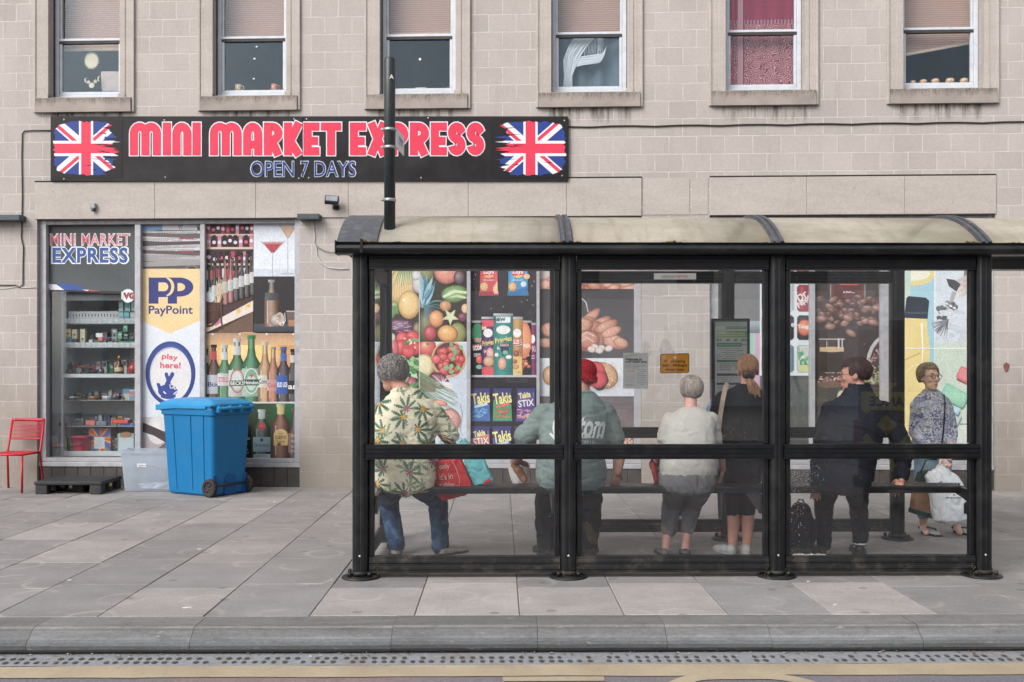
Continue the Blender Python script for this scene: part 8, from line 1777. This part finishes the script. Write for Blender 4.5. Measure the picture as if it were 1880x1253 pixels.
def ribbon(pts, w, nrm, th=.003):
    mb = MB(); L = []
    for i, p_ in enumerate(pts):
        t = (Vector(pts[min(i + 1, len(pts) - 1)]) - Vector(pts[max(i - 1, 0)])).normalized(); s_ = t.cross(Vector(nrm)).normalized() * w / 2; q = Vector(nrm).normalized() * th; L.append([mb.bm.verts.new(Vector(p_) + v) for v in (s_ - q, -s_ - q, -s_ + q, s_ + q)])
    for i in range(len(L) - 1):
        for k in range(4): mb.bm.faces.new((L[i][k], L[i][(k + 1) % 4], L[i + 1][(k + 1) % 4], L[i + 1][k]))
    mb.bm.faces.new(L[0]); mb.bm.faces.new(L[-1][::-1]); return mb
q = J(1318, 850, 8.05); b4g = thing('shoulder_bag', 'beige strapped shoulder bag hanging at the side of the woman with the ponytail', 'shoulder bag', FS, (q.x, q.y, q.z - .1))
ribbon([J(1335, 703, 7.99), J(1332, 712, 7.86), J(1327, 735, 7.835), J(1322, 765, 7.84), J(1319, 800, 7.86), J(1318, 832, 7.90)], .035, (-.15, -1, 0)).build('strap', M('beige_strap', (176, 156, 142), .7), b4g)
bagpr('bag_body', '', cloth('dark_bag_cloth', (44, 40, 42), .2, .3), b4g, [(880, 1313, 1330, 7.98, .10), (872, 1311, 1332, 7.98, .12), (845, 1312, 1331, 7.98, .12), (836, 1315, 1328, 7.98, .10)], .1, (.004, 12, 12, 2))

# ---- 5: man in the navy jacket, face turned left
P5 = person('seated man with glasses and dark hair in a navy jacket, face turned to the left', J(1545, 900, 7.58))
SK5 = skin('fresh_skin', (216, 158, 138))
T5 = [(907, 1508, 1580, 7.53, .14), (900, 1494, 1592, 7.53, .17), (880, 1490, 1602, 7.54, .195), (850, 1496, 1606, 7.56, .20), (820, 1501, 1615, 7.57, .19), (790, 1507, 1621, 7.58, .18), (762, 1513, 1627, 7.59, .165), (745, 1518, 1630, 7.6, .142), (732, 1533, 1614, 7.61, .112), (721, 1548, 1602, 7.62, .085), (712, 1552, 1600, 7.63, .076)]
hm5 = headM(J(1567, 690, 7.67), 74, -2, 3, 1.02)
def b5(mb):
    mb.loft(rings(T5[1:], -.022)); mb.cap(J(1577, 722, 7.63), .056, J(1574, 704, 7.66), .054); head(mb, hm5)
    mb.chain([J(1622, 752, 7.6), J(1662, 822, 7.62), J(1656, 880, 7.60)], [.06, .046, .032]); hand(mb, J(1656, 880, 7.60), (-.5, .1, -.9), (0, .5, -1), 1, .35)
    mb.chain([J(1526, 752, 7.6), J(1503, 830, 7.64), J(1497, 888, 7.60)], [.06, .046, .032]); hand(mb, J(1497, 890, 7.58), (.05, .05, -1), (.2, 1, 0), -1, .7)
    for (hx, kx, ax_) in ((1520, 1514, 1514), (1570, 1576, 1579)): mb.chain([J(hx, 893, 7.6), J(kx, 924, 8.0), J(ax_, 1010, 7.92)], [.085, .055, .04])
body(P5, SK5, b5); eyes(hm5, P5)
NAVY = cloth('navy_jacket_cloth', (30, 34, 44), .16, .8, .8)
jk, bv5 = wear('jacket', P5, NAVY, lambda mb: (mb.loft(rings(T5)), mb.chain([J(1622, 754, 7.6), J(1661, 820, 7.62), J(1657, 874, 7.61)], [.083, .068, .055]), mb.chain([J(1527, 754, 7.6), J(1504, 828, 7.64), J(1498, 882, 7.60)], [.083, .068, .055])), .009, (.011, 5, 10, 21))
mb = MB(); c = J(1576, 714, 7.64)
for k in range(24):
    a = 2 * PI * k / 24; b = 2 * PI * (k + 1) / 24
    for (r0, z0, r1, z1_) in ((.094, -.03, .084, .035), (.084, .035, .074, .036)): mb.quad((c.x + r0 * math.cos(a), c.y + r0 * .9 * math.sin(a), c.z + z0), (c.x + r0 * math.cos(b), c.y + r0 * .9 * math.sin(b), c.z + z0), (c.x + r1 * math.cos(b), c.y + r1 * .9 * math.sin(b), c.z + z1_), (c.x + r1 * math.cos(a), c.y + r1 * .9 * math.sin(a), c.z + z1_))
o = mb.build('collar', NAVY, jk); sm = o.modifiers.new('t', 'SOLIDIFY'); sm.thickness = .006
wear('trousers', P5, BLACKT, lambda mb: (mb.loft(rings([(905, 1504, 1586, 7.56, .14), (880, 1500, 1592, 7.57, .16), (865, 1502, 1590, 7.57, .15)], -.006)), mb.chain([J(1520, 893, 7.6), J(1514, 920, 8.0), J(1513, 960, 7.96), J(1513, 1000, 7.91)], [.098, .080, .070, .060]), mb.chain([J(1570, 893, 7.6), J(1576, 920, 8.0), J(1578, 958, 7.97), J(1579, 990, 7.92)], [.098, .080, .072, .062])), .010, (.008, 10, 9, 12))
mb = MB(); c = J(1579, 1004, 7.92); mb.lathe([(.046, -.06), (.047, -.03), (.048, .02), (.047, .05)], c, 16); mb.build('sock', M('blue_striped_sock', (90, 96, 116), .9), P5)
mb = MB(); mb.lathe([(.0482, .020), (.0490, .021), (.0490, .032), (.0482, .033)], c, 16); mb.lathe([(.0475, -.004), (.0488, -.003), (.0488, .002), (.0475, .003)], c, 16); mb.build('sock_stripe', M('white_sock_band', (206, 206, 210), .9), P5)
h = J(1513, 1018, 7.86); shoe(P5, BSH, (h.x, h.y), 16, .30, .052); h = J(1580, 1018, 7.86); shoe(P5, BSH, (h.x, h.y), -10, .30, .052)
mb = MB(); xf(mb, hm5, mb.ell((0, -.036, .040), (.086, .094, .086), None, 16, 12)); strands(mb, hm5, 560, (0, -.022, .030), (.086, .108, .106), lambda fr, d: 2.2 if fr < -.1 else (1.75 if fr < .45 else 1.05), .0045, .010, wav=.12, axis=(0, .1, 1)); mb.build('hair', hairmat('dark_brown_hair', (40, 24, 24), (84, 52, 46)), P5, recalc=False)
def specs(m, parent, dark=True):
    mb = MB()
    for s_ in (-1, 1):
        xf(mb, m, mb.tube([(s_ * .033 + .024 * math.cos(a), .104 - .004 * abs(math.cos(a)), .004 + .018 * math.sin(a)) for a in [2 * PI * k / 16 for k in range(17)]], .0022, 6)); xf(mb, m, mb.tube([(s_ * .056, .099, .010), (s_ * .072, .06, .010), (s_ * .080, -.005, .008), (s_ * .082, -.02, -.006)], .0022, 6))
    xf(mb, m, mb.tube([(-.011, .105, .008), (0, .107, .011), (.011, .105, .008)], .002, 6)); o = mb.build('glasses', M('black_spectacle_frame', (26, 24, 26), .4) if dark else M('brown_spectacle_frame', (70, 54, 50), .4), parent); return o
specs(hm5, P5)
q = J(1474, 1018, 7.80); rk = thing('backpack', 'black backpack standing on the ground beside the seated man in navy', 'backpack', FS, (q.x, q.y, 0))
NYL = cloth('black_nylon', (32, 33, 38), .2, .5); bagpr('bag_body', '', NYL, rk, [(1018, 1453, 1489, 7.80, .10), (1008, 1449, 1492, 7.80, .13), (960, 1450, 1491, 7.80, .13), (935, 1454, 1487, 7.80, .11), (924, 1460, 1480, 7.80, .07)], .1, (.006, 12, 12, 2))
mb = MB(); mb.tube([J(1464, 926, 7.78), J(1466, 918, 7.78), J(1474, 918, 7.78), J(1476, 926, 7.78)], .008, 6); mb.tube([J(1486, 940, 7.74), J(1495, 965, 7.70), J(1496, 990, 7.70), J(1488, 1012, 7.72)], .012, 6, flat=.5); mb.build('strap', NYL, rk)

# ---- 6: older woman beyond the shelter, facing this way
P6 = person('standing older woman with glasses and a bob in a blue patterned blouse facing the road', J(1712, 982, 8.87))
SK6 = skin('weathered_skin', (238, 194, 174))
T6 = [(832, 1678, 1746, 8.88, .12), (822, 1676, 1747, 8.88, .128), (790, 1676, 1744, 8.87, .125), (762, 1675, 1743, 8.86, .128), (745, 1674, 1744, 8.86, .118), (732, 1679, 1740, 8.86, .10), (722, 1690, 1728, 8.86, .075), (715, 1697, 1721, 8.86, .055)]
hm6 = headM(J(1706, 693, 8.83), 193, 2, 0, 1.0)
def b6(mb):
    mb.loft(rings(T6[1:], -.02)); mb.cap(J(1709, 724, 8.86), .047, J(1708, 704, 8.85), .045); head(mb, hm6, .95)
    mb.chain([J(1682, 745, 8.86), J(1678, 794, 8.86), J(1704, 820, 8.66), J(1727, 842, 8.58)], [.046, .037, .032, .024]); hand(mb, J(1727, 841, 8.58), (.5, -.2, -.75), (-.1, -.2, .2), 1, 1.2, .9)
    mb.chain([J(1738, 745, 8.86), J(1748, 794, 8.86), J(1744, 820, 8.68), J(1738, 842, 8.60)], [.046, .037, .032, .024]); hand(mb, J(1738, 841, 8.59), (-.35, -.3, -.8), (.1, -.2, .2), -1, 1.2, .9)
    mb.loft(rings([(872, 1682, 1742, 8.88, .12), (845, 1680, 1744, 8.88, .125), (820, 1682, 1742, 8.88, .11)], -.018))
    for (hx, kx, ax_) in ((1696, 1694, 1695), (1728, 1742, 1757)): mb.chain([J(hx, 860, 8.88), J(kx, 908, 8.87), J(ax_, 966, 8.90)], [.082, .052, .033]); mb.cap(J(ax_, 968, 8.90), .032, J(ax_ + 5, 978, 8.78), .026)
body(P6, SK6, b6); eyes(hm6, P6, (84, 66, 52)); specs(hm6, P6, False)
n = NT('blue_patchwork_print'); co = n.coord(); sp = n.n('SeparateXYZ'); n.set(sp, 0, co); cb = n.n('CombineXYZ'); n.set(cb, 0, n.math('ADD', sp.outputs[0], n.math('MULTIPLY', sp.outputs[2], .5))); n.set(cb, 1, n.math('SUBTRACT', sp.outputs[2], n.math('MULTIPLY', sp.outputs[0], .5)))
v1 = n.n('TexVoronoi', voronoi_dimensions='2D', distance='MANHATTAN'); n.set(v1, 'Vector', cb.outputs[0]); n.set(v1, 'Scale', 24); v2 = n.n('TexVoronoi', voronoi_dimensions='2D'); n.set(v2, 'Vector', cb.outputs[0]); n.set(v2, 'Scale', 90)
sc1 = n.n('SeparateColor'); n.set(sc1, 0, v1.outputs['Color']); sc2 = n.n('SeparateColor'); n.set(sc2, 0, v2.outputs['Color'])
pa_ = n.mix(sc1.outputs[0], lin((158, 166, 200), K), lin((222, 222, 232), K)); pb = n.mix(n.math('GREATER_THAN', sc2.outputs[0], .5), lin((228, 228, 234), K), lin((96, 110, 156), K)); col = n.mix(n.ramp(sc1.outputs[1], .45, .55, .15, .85), pa_, pb); col = n.mix(n.math('MULTIPLY', n.math('GREATER_THAN', sc2.outputs[1], .8), .6), col, lin((128, 140, 130), K)); BLOU = n.done(n.bsdf(col, .8, 0, .2, n.bump(n.noise(n.scale(co, (1, 1, .6)), 10, 3), .5, .04)))
wear('blouse', P6, BLOU, lambda mb: (mb.loft(rings(T6)), mb.chain([J(1683, 746, 8.86), J(1679, 794, 8.86), J(1700, 815, 8.70)], [.060, .054, .048]), mb.chain([J(1737, 746, 8.86), J(1748, 794, 8.86), J(1745, 814, 8.73)], [.060, .054, .048])), .009, (.006, 9, 7, 31))
wear('jeans', P6, cloth('pale_blue_denim', (150, 178, 200), .16, .6), lambda mb: (mb.loft(rings([(885, 1684, 1742, 8.88, .12), (850, 1680, 1745, 8.88, .132), (825, 1681, 1744, 8.88, .12)])), mb.chain([J(1696, 862, 8.88), J(1695, 908, 8.875), J(1695, 944, 8.89)], [.088, .068, .058]), mb.chain([J(1728, 862, 8.88), J(1742, 908, 8.87), J(1753, 944, 8.89)], [.088, .068, .058])), .009, (.006, 10, 8, 33))
WS6 = M('white_green_sandal', (196, 198, 196), .6, var=.12); GS6 = M('dark_green_strap', (60, 74, 70), .6)
for x_, yw, sx_ in ((1694, 192, 1), (1752, 206, 1)):
    h = J(x_, 974, 8.94); s6 = shoe(P6, WS6, (h.x, h.y), yw, .245, .043, .055); m = Matrix.Translation((h.x, h.y, 0)) @ Matrix.Rotation(math.radians(yw), 4, 'Z')
    mb = MB(); xf(mb, m, mb.tube([(-.048, .13, .012), (-.02, .15, .058), (.03, .11, .066), (.05, .08, .03)], .011, 8, flat=.5)); xf(mb, m, mb.tube([(-.05, .02, .05), (0, -.014, .06), (.05, .02, .05)], .010, 8)); mb.build('strap', GS6, s6)
mb = MB(); xf(mb, hm6, mb.ell((0, -.034, .036), (.088, .090, .090), None, 16, 12)); strands(mb, hm6, 640, (0, -.016, .022), (.089, .106, .108), lambda fr, d: 2.2 if fr < .12 else (1.75 if fr < .35 else .85), .0042, .006, axis=(0, .15, 1), wav=.05); mb.build('hair', hairmat('brown_grey_bob', (128, 112, 84), (192, 174, 140)), P6, recalc=False)
ribbon([J(1733, 724, 8.79), J(1735, 740, 8.74), J(1734, 765, 8.73), J(1732, 795, 8.74), J(1729, 815, 8.74)], .012, (0, -1, 0)).build('bag_strap', M('dark_blue_strap', (44, 50, 70), .7), P6)
# her carrier bag and woven shopper
n = NT('thin_white_polythene'); co = n.coord(); b1_ = n.n('BsdfPrincipled'); b1_.inputs['Base Color'].default_value = lin((244, 248, 252), K); b1_.inputs['Roughness'].default_value = .4; n.set(b1_, 'Normal', n.bump(n.noise(n.scale(co, (1, 1, .5)), 14, 5, .6), .8, .03)); tl = n.n('BsdfTranslucent'); tl.inputs[0].default_value = lin((224, 230, 236), K); mx = n.n('MixShader'); n.set(mx, 0, .15); n.set(mx, 1, b1_.outputs[0]); n.set(mx, 2, tl.outputs[0]); POLY = n.done(mx.outputs[0])
q = J(1738, 964, 8.52); cbg = thing('carrier_bag', 'white plastic carrier bag with dark blue lettering hanging from two hands', 'carrier bag', FS, (q.x, q.y, q.z))
mb = MB(); mb.loft(rings([(963, 1728, 1762, 8.54, .05), (955, 1714, 1778, 8.54, .085), (940, 1711, 1783, 8.54, .10), (915, 1708, 1778, 8.54, .10), (890, 1702, 1768, 8.54, .085), (876, 1696, 1760, 8.55, .065), (867, 1704, 1750, 8.55, .045), (858, 1718, 1740, 8.56, .028), (853, 1724, 1738, 8.56, .02)]), 26, 2.1)
me = fuse(mb, .008, 2, .4, (.012, 9, 5, 41)); bvb = BVHTree.FromPolygons([v.co.copy() for v in me.vertices], [tuple(p_.vertices) for p_ in me.polygons]); link('bag_body', me, POLY, cbg)
mb = MB(); mb.tube([J(1724, 862, 8.55), J(1726, 848, 8.53), J(1729, 843, 8.53)], [.014, .010, .008], 6, flat=.5); mb.tube([J(1738, 862, 8.56), J(1737, 848, 8.54), J(1735, 844, 8.54)], [.014, .010, .008], 6, flat=.5); mb.build('handle', POLY, cbg)
def bagmap(px, py):
    x, z = S(px, py, 8.46); h = bvb.ray_cast(Vector((x, 8.2, z)), Vector((0, 1, 0))); return (x, (h[0].y if h[0] else 8.5) - .005, z)
p = PR(bagmap, step=.0006); p.text('shoezone', 1744, 888.5, 9.5, (50, 58, 104), w=40, bold=.03, rot=.02); p.words(1736, 913, 1766, 1, 3, (96, 102, 130), 1.5); p.ell(1749, 908, 1.2, 2, (90, 96, 120), n=8); p.build('lettering', PAPER, cbg)
n = NT('woven_shopper_weave'); co = n.coord(); w1 = n.n('TexWave', bands_direction='Z'); n.set(w1, 'Vector', co); w1.inputs['Scale'].default_value = 22; w2 = n.n('TexWave', bands_direction='X'); n.set(w2, 'Vector', co); w2.inputs['Scale'].default_value = 22
col = n.mix(n.ramp(n.noise(co, 6, 4), .35, .65), lin((120, 84, 68), K), lin((188, 138, 112), K)); col = n.mix(n.math('MULTIPLY', w1.outputs['Fac'], .45), col, lin((74, 56, 48), K)); col = n.mix(n.math('MULTIPLY', w2.outputs['Fac'], .35), col, lin((206, 176, 150), K)); WEAVE = n.done(n.bsdf(col, .7, 0, .3, n.bump(w1.outputs['Fac'], .4, .006)))
q = J(1694, 946, 8.68); sg_ = thing('shopping_bag', 'copper brown woven shopping bag with dark green trim beside the white carrier', 'shopping bag', FS, (q.x, q.y, q.z))
mb = MB(); mb.prism([(lambda v: (v.x, v.z))(J(a, b, 8.68)) for a, b in ((1674, 939), (1712, 948), (1711, 900), (1708, 878), (1686, 880), (1679, 900))], 'y', 8.64, 8.74); mb.build('bag_body', WEAVE, sg_)
mb = MB(); mb.prism([(lambda v: (v.x, v.z))(J(a, b, 8.68)) for a, b in ((1673, 942), (1713, 953), (1713, 944), (1674, 934))], 'y', 8.634, 8.746); mb.prism([(lambda v: (v.x, v.z))(J(a, b, 8.68)) for a, b in ((1684, 884), (1710, 882), (1708, 864), (1690, 868))], 'y', 8.636, 8.744); mb.tube([J(1690, 868, 8.66), J(1700, 845, 8.64), J(1722, 843, 8.62)], .008, 6); mb.build('trim', M('dark_green_webbing', (52, 74, 70), .8), sg_)

# ---- 7: someone almost hidden behind the timetable
P7 = person('person in a pale blue patterned blouse almost hidden behind the timetable case', J(1346, 975, 9.25))
T7 = [(850, 1306, 1388, 9.25, .13), (820, 1304, 1390, 9.25, .13), (780, 1304, 1390, 9.25, .13), (750, 1302, 1392, 9.25, .125), (728, 1306, 1390, 9.25, .105), (714, 1318, 1378, 9.25, .08), (704, 1332, 1366, 9.25, .06)]
hm7 = headM(J(1349, 672, 9.22), 190, 0, 0, .98)
def b7(mb):
    mb.loft(rings(T7[1:], -.02)); mb.cap(J(1349, 712, 9.25), .047, J(1349, 690, 9.24), .045); head(mb, hm7)
    for (a, b, c_) in ((1308, 1303, 1318), (1388, 1394, 1384)): mb.chain([J(a, 745, 9.25), J(b, 800, 9.25), J(c_, 850, 9.12)], [.048, .038, .026]); hand(mb, J(c_, 850, 9.12), (0, -.1, -1), (1, 0, 0), 1, .8, .9)
    for (hx, ax_) in ((1330, 1330), (1364, 1366)): mb.chain([J(hx, 860, 9.25), J(hx, 910, 9.25), J(ax_, 966, 9.27)], [.085, .055, .035])
body(P7, SK3, b7, .007); eyes(hm7, P7)
n = NT('pale_blue_print'); co = n.coord(); col = n.mix(n.ramp(n.noise(co, 16, 5, .7), .42, .6), lin((206, 220, 228), K), lin((130, 160, 196), K)); PBL = n.done(n.bsdf(col, .85, 0, .2))
wear('blouse', P7, PBL, lambda mb: (mb.loft(rings(T7)), mb.cap(J(1310, 744, 9.25), .064, J(1304, 790, 9.25), .064), mb.cap(J(1386, 744, 9.25), .064, J(1392, 790, 9.25), .064)), .011, (.006, 9, 7, 3)); 
wear('trousers', P7, cloth('navy_slacks', (44, 48, 62), .15, .5), lambda mb: (mb.loft(rings([(880, 1312, 1382, 9.25, .12), (845, 1308, 1386, 9.25, .13), (825, 1310, 1384, 9.25, .12)])), mb.chain([J(1330, 862, 9.25), J(1330, 910, 9.25), J(1330, 958, 9.27)], [.088, .07, .06]), mb.chain([J(1364, 862, 9.25), J(1364, 910, 9.25), J(1366, 958, 9.27)], [.088, .07, .06])), .011, (.006, 9, 7, 5))
for x_ in (1330, 1366): h = J(x_, 966, 9.33); shoe(P7, BSH, (h.x, h.y), 186, .25, .045)
mb = MB(); xf(mb, hm7, mb.ell((0, -.034, .036), (.085, .09, .09), None, 16, 12)); strands(mb, hm7, 260, (0, -.016, .022), (.086, .104, .106), lambda fr, d: 2.1 if fr < .3 else 1.0, .005, .006); mb.build('hair', hairmat('light_grey_hair', (140, 136, 132), (196, 190, 186)), P7, recalc=False)
q = J(1390, 930, 9.05); cb2 = thing('carrier_bag', 'small white carrier bag glimpsed low between the woman in black and the post', 'carrier bag', FS, (q.x, q.y, q.z))
bagpr('bag_body', '', POLY, cb2, [(932, 1378, 1402, 9.05, .05), (924, 1374, 1404, 9.05, .08), (905, 1374, 1402, 9.05, .08), (885, 1380, 1398, 9.05, .05), (872, 1385, 1393, 9.05, .02)], .1, (.01, 10, 8, 4)); mb = MB(); mb.tube([J(1386, 874, 9.05), J(1385, 856, 9.08)], .008, 6); mb.build('handle', POLY, cb2)

# ---- the red and turquoise tote on the bench
q = J(850, 916, 7.66); tb = thing('tote_bag', 'red and turquoise tote bag with white handwritten words leaning on the bench', 'tote bag', FS, (q.x, q.y, q.z))
def hullbag(name, mat, pts, y0, y1, parent, wr=(.006, 14, 14, 3)):
    mb = MB(); mb.prism([(lambda v: (v.x, v.z))(J(a, b, 7.6)) for a, b in pts], 'y', y0, y1); bmesh.ops.triangulate(mb.bm, faces=mb.bm.faces[:]); me = fuse(mb, .008, 5, .5, wr); bv = BVHTree.FromPolygons([v.co.copy() for v in me.vertices], [tuple(p_.vertices) for p_ in me.polygons]); return link(name, me, mat, parent), bv
RBAG = M('red_laminated_fabric', (196, 48, 52), .45, var=.12, sc=12, bump=.25, bsc=14); TBAG = M('turquoise_laminated_fabric', (112, 190, 196), .45, var=.12, sc=12, bump=.25, bsc=14)
o, bvt = hullbag('bag_front', RBAG, [(800, 846), (846, 840), (858, 868), (868, 893), (858, 908), (812, 919), (800, 905)], 7.56, 7.72, tb)
hullbag('bag_side', TBAG, [(843, 815), (852, 806), (888, 842), (906, 884), (872, 894), (858, 868)], 7.60, 7.74, tb)
def totemap(px, py): x, z = S(px, py, 7.55); h = bvt.ray_cast(Vector((x, 7.2, z)), Vector((0, 1, 0))); return (x, (h[0].y if h[0] else 7.56) - .006, z)
p = PR(totemap, step=.0006); WI = (232, 214, 206); p.text('only', 816, 858, 13, WI, w=19, bold=.0, rot=-.1); p.text("it's in", 819, 875, 12, WI, w=24, rot=-.12); p.text('a thing...', 824, 891, 10, WI, w=34, rot=-.05); p.line([(830, 846), (838, 862), (844, 880), (843, 893)], 1.6, (214, 150, 150)); p.build('handwriting', PAPER, o)
p = PR(lambda a, b: J(a, b, 7.585)); p.conv([(887, 886), (900, 878), (901, 883), (888, 891)], (206, 50, 56)); p.build('red_label', PAPER, tb)
mb = MB(); mb.tube([J(806, 848, 7.58), J(816, 822, 7.66), J(834, 818, 7.72), J(846, 838, 7.74)], .009, 6); mb.build('handle', RBAG, tb)
# ================================================================== the far side of the street (seen only in the glass)
opp = thing('added_terrace', 'plain pale stone terrace behind the camera, added unseen for the glass reflections', 'building', FS, (0, -24, 0))  # guessed terrace, added out of view to tone down reflections in the glass
mb = MB(); mb.box(-26, 34, -34, -24, -.1, 7.2); mb.build('wall', M('opposite_pale_stone', (226, 228, 232), .9, var=.2, sc=2), opp)
mb = MB(); mb.prism([(-23.7, 7.2), (-34.3, 7.2), (-29, 10.0)], 'x', -26.2, 34.2); mb.build('roof', M('opposite_slate', (72, 74, 80), .8, var=.2), opp)
OG = M('opposite_dark_glass', (46, 52, 58), .1, spec=.6)
for k in range(13):
    for z in (1.0, 4.4):
        x = -24 + k * 4.4; mb = MB(); mb.box(x, x + 1.4, -24.02, -23.96, z, z + 2.2); mb.build('window', OG, opp)
mb = MB(); mb.box(-60, 60, -24, -6.2, -.2, -.02); tag(mb.build('far_pavement', M('far_paving', (140, 136, 132), .85, var=.15, sc=2), None, FS, (0, -7, -.02)), kind='structure')
# a works van standing beside the camera: the glass of the third bay mirrors its chevron back
VX, VY = 4.75, 3.68
van = thing('works_van', 'navy highway maintenance van with yellow and red chevron back', 'van', Matrix.Identity(4), (VX, VY, -.14), None, math.radians(30))
VB = M('van_navy_paint', (22, 44, 84), .25, spec=.6, var=.05)
mb = MB(); mb.box(-.95, .95, -4.6, -.02, .35, 2.15, .10, 4); vb = mb.build('body', VB, van)
mb = MB(); mb.box(-.80, .80, -.012, .004, 1.50, 2.02, .02, 2); mb.build('rear_window', M('van_dark_glass', (24, 34, 48), .08, spec=.7), van)
CH2 = (70, 22, 30); CY2 = (240, 226, 80)
p = PR(lambda a, b: (-a, .012, b), clip=(-.90, .45, .90, 1.46), nrm=(0, 1, 0), step=.0006); p.rect(-.90, .45, .90, 1.46, CY2)
for k in range(-3, 8):
    for s_ in (-1, 1): x = k * .42; p.conv([(s_ * x, .45), (s_ * (x + .20), .45), (s_ * (x + .20 - .95), 1.46), (s_ * (x - .95), 1.46)], CH2)
p.rect(-.90, 1.16, .90, 1.36, CY2); p.clip = None
fs_ = glyphs('HIGHWAY MAINTENANCE', .03); p.nxt(); gx0, gx1, gy0, gy1 = fs_[1:]
for f in fs_[0]: p.face([((q[0] - (gx0 + gx1) / 2) / (gx1 - gx0) * 1.62, 1.20 + (q[1] - gy0) / (gy1 - gy0) * .11) for q in f], [(26, 24, 30)] * len(f))
p.build('chevron_panel', GLOSS, van)
mb = MB(); mb.box(-.98, .98, -.05, .09, .30, .44, .03, 2); mb.build('bumper', M('van_black_bumper', (30, 30, 32), .6), van)
for s_ in (-1, 1):
    mb = MB(); mb.box(s_ * .93 - .05, s_ * .93 + .05, -.03, .03, .62, 1.05, .015, 2); mb.build('tail_lamp', M('van_red_lamp', (150, 24, 26), .25), van)
    for yy in (-.85, -3.75):
        mb = MB(); mb.cyl((s_ * .78, yy, .34), (s_ * .97, yy, .34), .34, .34, 26); mb.build('wheel', RUB, van)
mb = MB(); mb.tube([(.30, .02, .95), (.30, .05, .98), (.55, .05, .98), (.55, .02, .95)], .012, 6); mb.build('handle', M('van_black_bumper', (30, 30, 32)), van)

# ================================================================== light and camera
w = bpy.data.worlds.new('World'); SC.world = w; w.use_nodes = True; nt = w.node_tree; nt.nodes.clear()
EL, AZ = math.radians(40), math.radians(222)      # a high sun behind cloud, behind the camera
sk = nt.nodes.new('ShaderNodeTexSky'); sk.sky_type = 'NISHITA'; sk.sun_disc = False; sk.sun_elevation = EL; sk.sun_rotation = AZ; sk.air_density = 1.0; sk.dust_density = 4.0; sk.ozone_density = 1.0
hs = nt.nodes.new('ShaderNodeHueSaturation'); hs.inputs['Saturation'].default_value = .26
bg = nt.nodes.new('ShaderNodeBackground'); bg.inputs[1].default_value = 0.15; ot = nt.nodes.new('ShaderNodeOutputWorld')
nt.links.new(sk.outputs[0], hs.inputs['Color']); nt.links.new(hs.outputs[0], bg.inputs[0]); nt.links.new(bg.outputs[0], ot.inputs[0])
l = bpy.data.lights.new('sun', 'SUN'); l.energy = 1.0; l.angle = math.radians(30); l.color = (1.0, .995, .985)
lo = bpy.data.objects.new('sun', l); COL.objects.link(lo)
d = Vector((math.sin(AZ) * math.cos(EL), math.cos(AZ) * math.cos(EL), math.sin(EL)))
lo.rotation_euler = d.to_track_quat('Z', 'Y').to_euler(); lo.location = (0, -5, 12)
cd = bpy.data.cameras.new('camera'); cd.lens = 35; cd.sensor_width = 36; cd.clip_end = 1000; cd.shift_y = 46.5 / 1880
cam = bpy.data.objects.new('camera', cd); COL.objects.link(cam); cam.location = (0, 0, H); cam.rotation_euler = (PI / 2, 0, 0); SC.camera = cam
SC.view_settings.view_transform = 'Standard'; SC.view_settings.look = 'None'; SC.view_settings.exposure = 0.66; SC.view_settings.gamma = 1.0
SC.render.engine = 'CYCLES'; cy = SC.cycles; cy.max_bounces = 10; cy.transparent_max_bounces = 40; cy.glossy_bounces = 4; cy.diffuse_bounces = 6; cy.transmission_bounces = 6; cy.caustics_reflective = False; cy.caustics_refractive = False; cy.use_denoising = True; cy.sample_clamp_indirect = 6
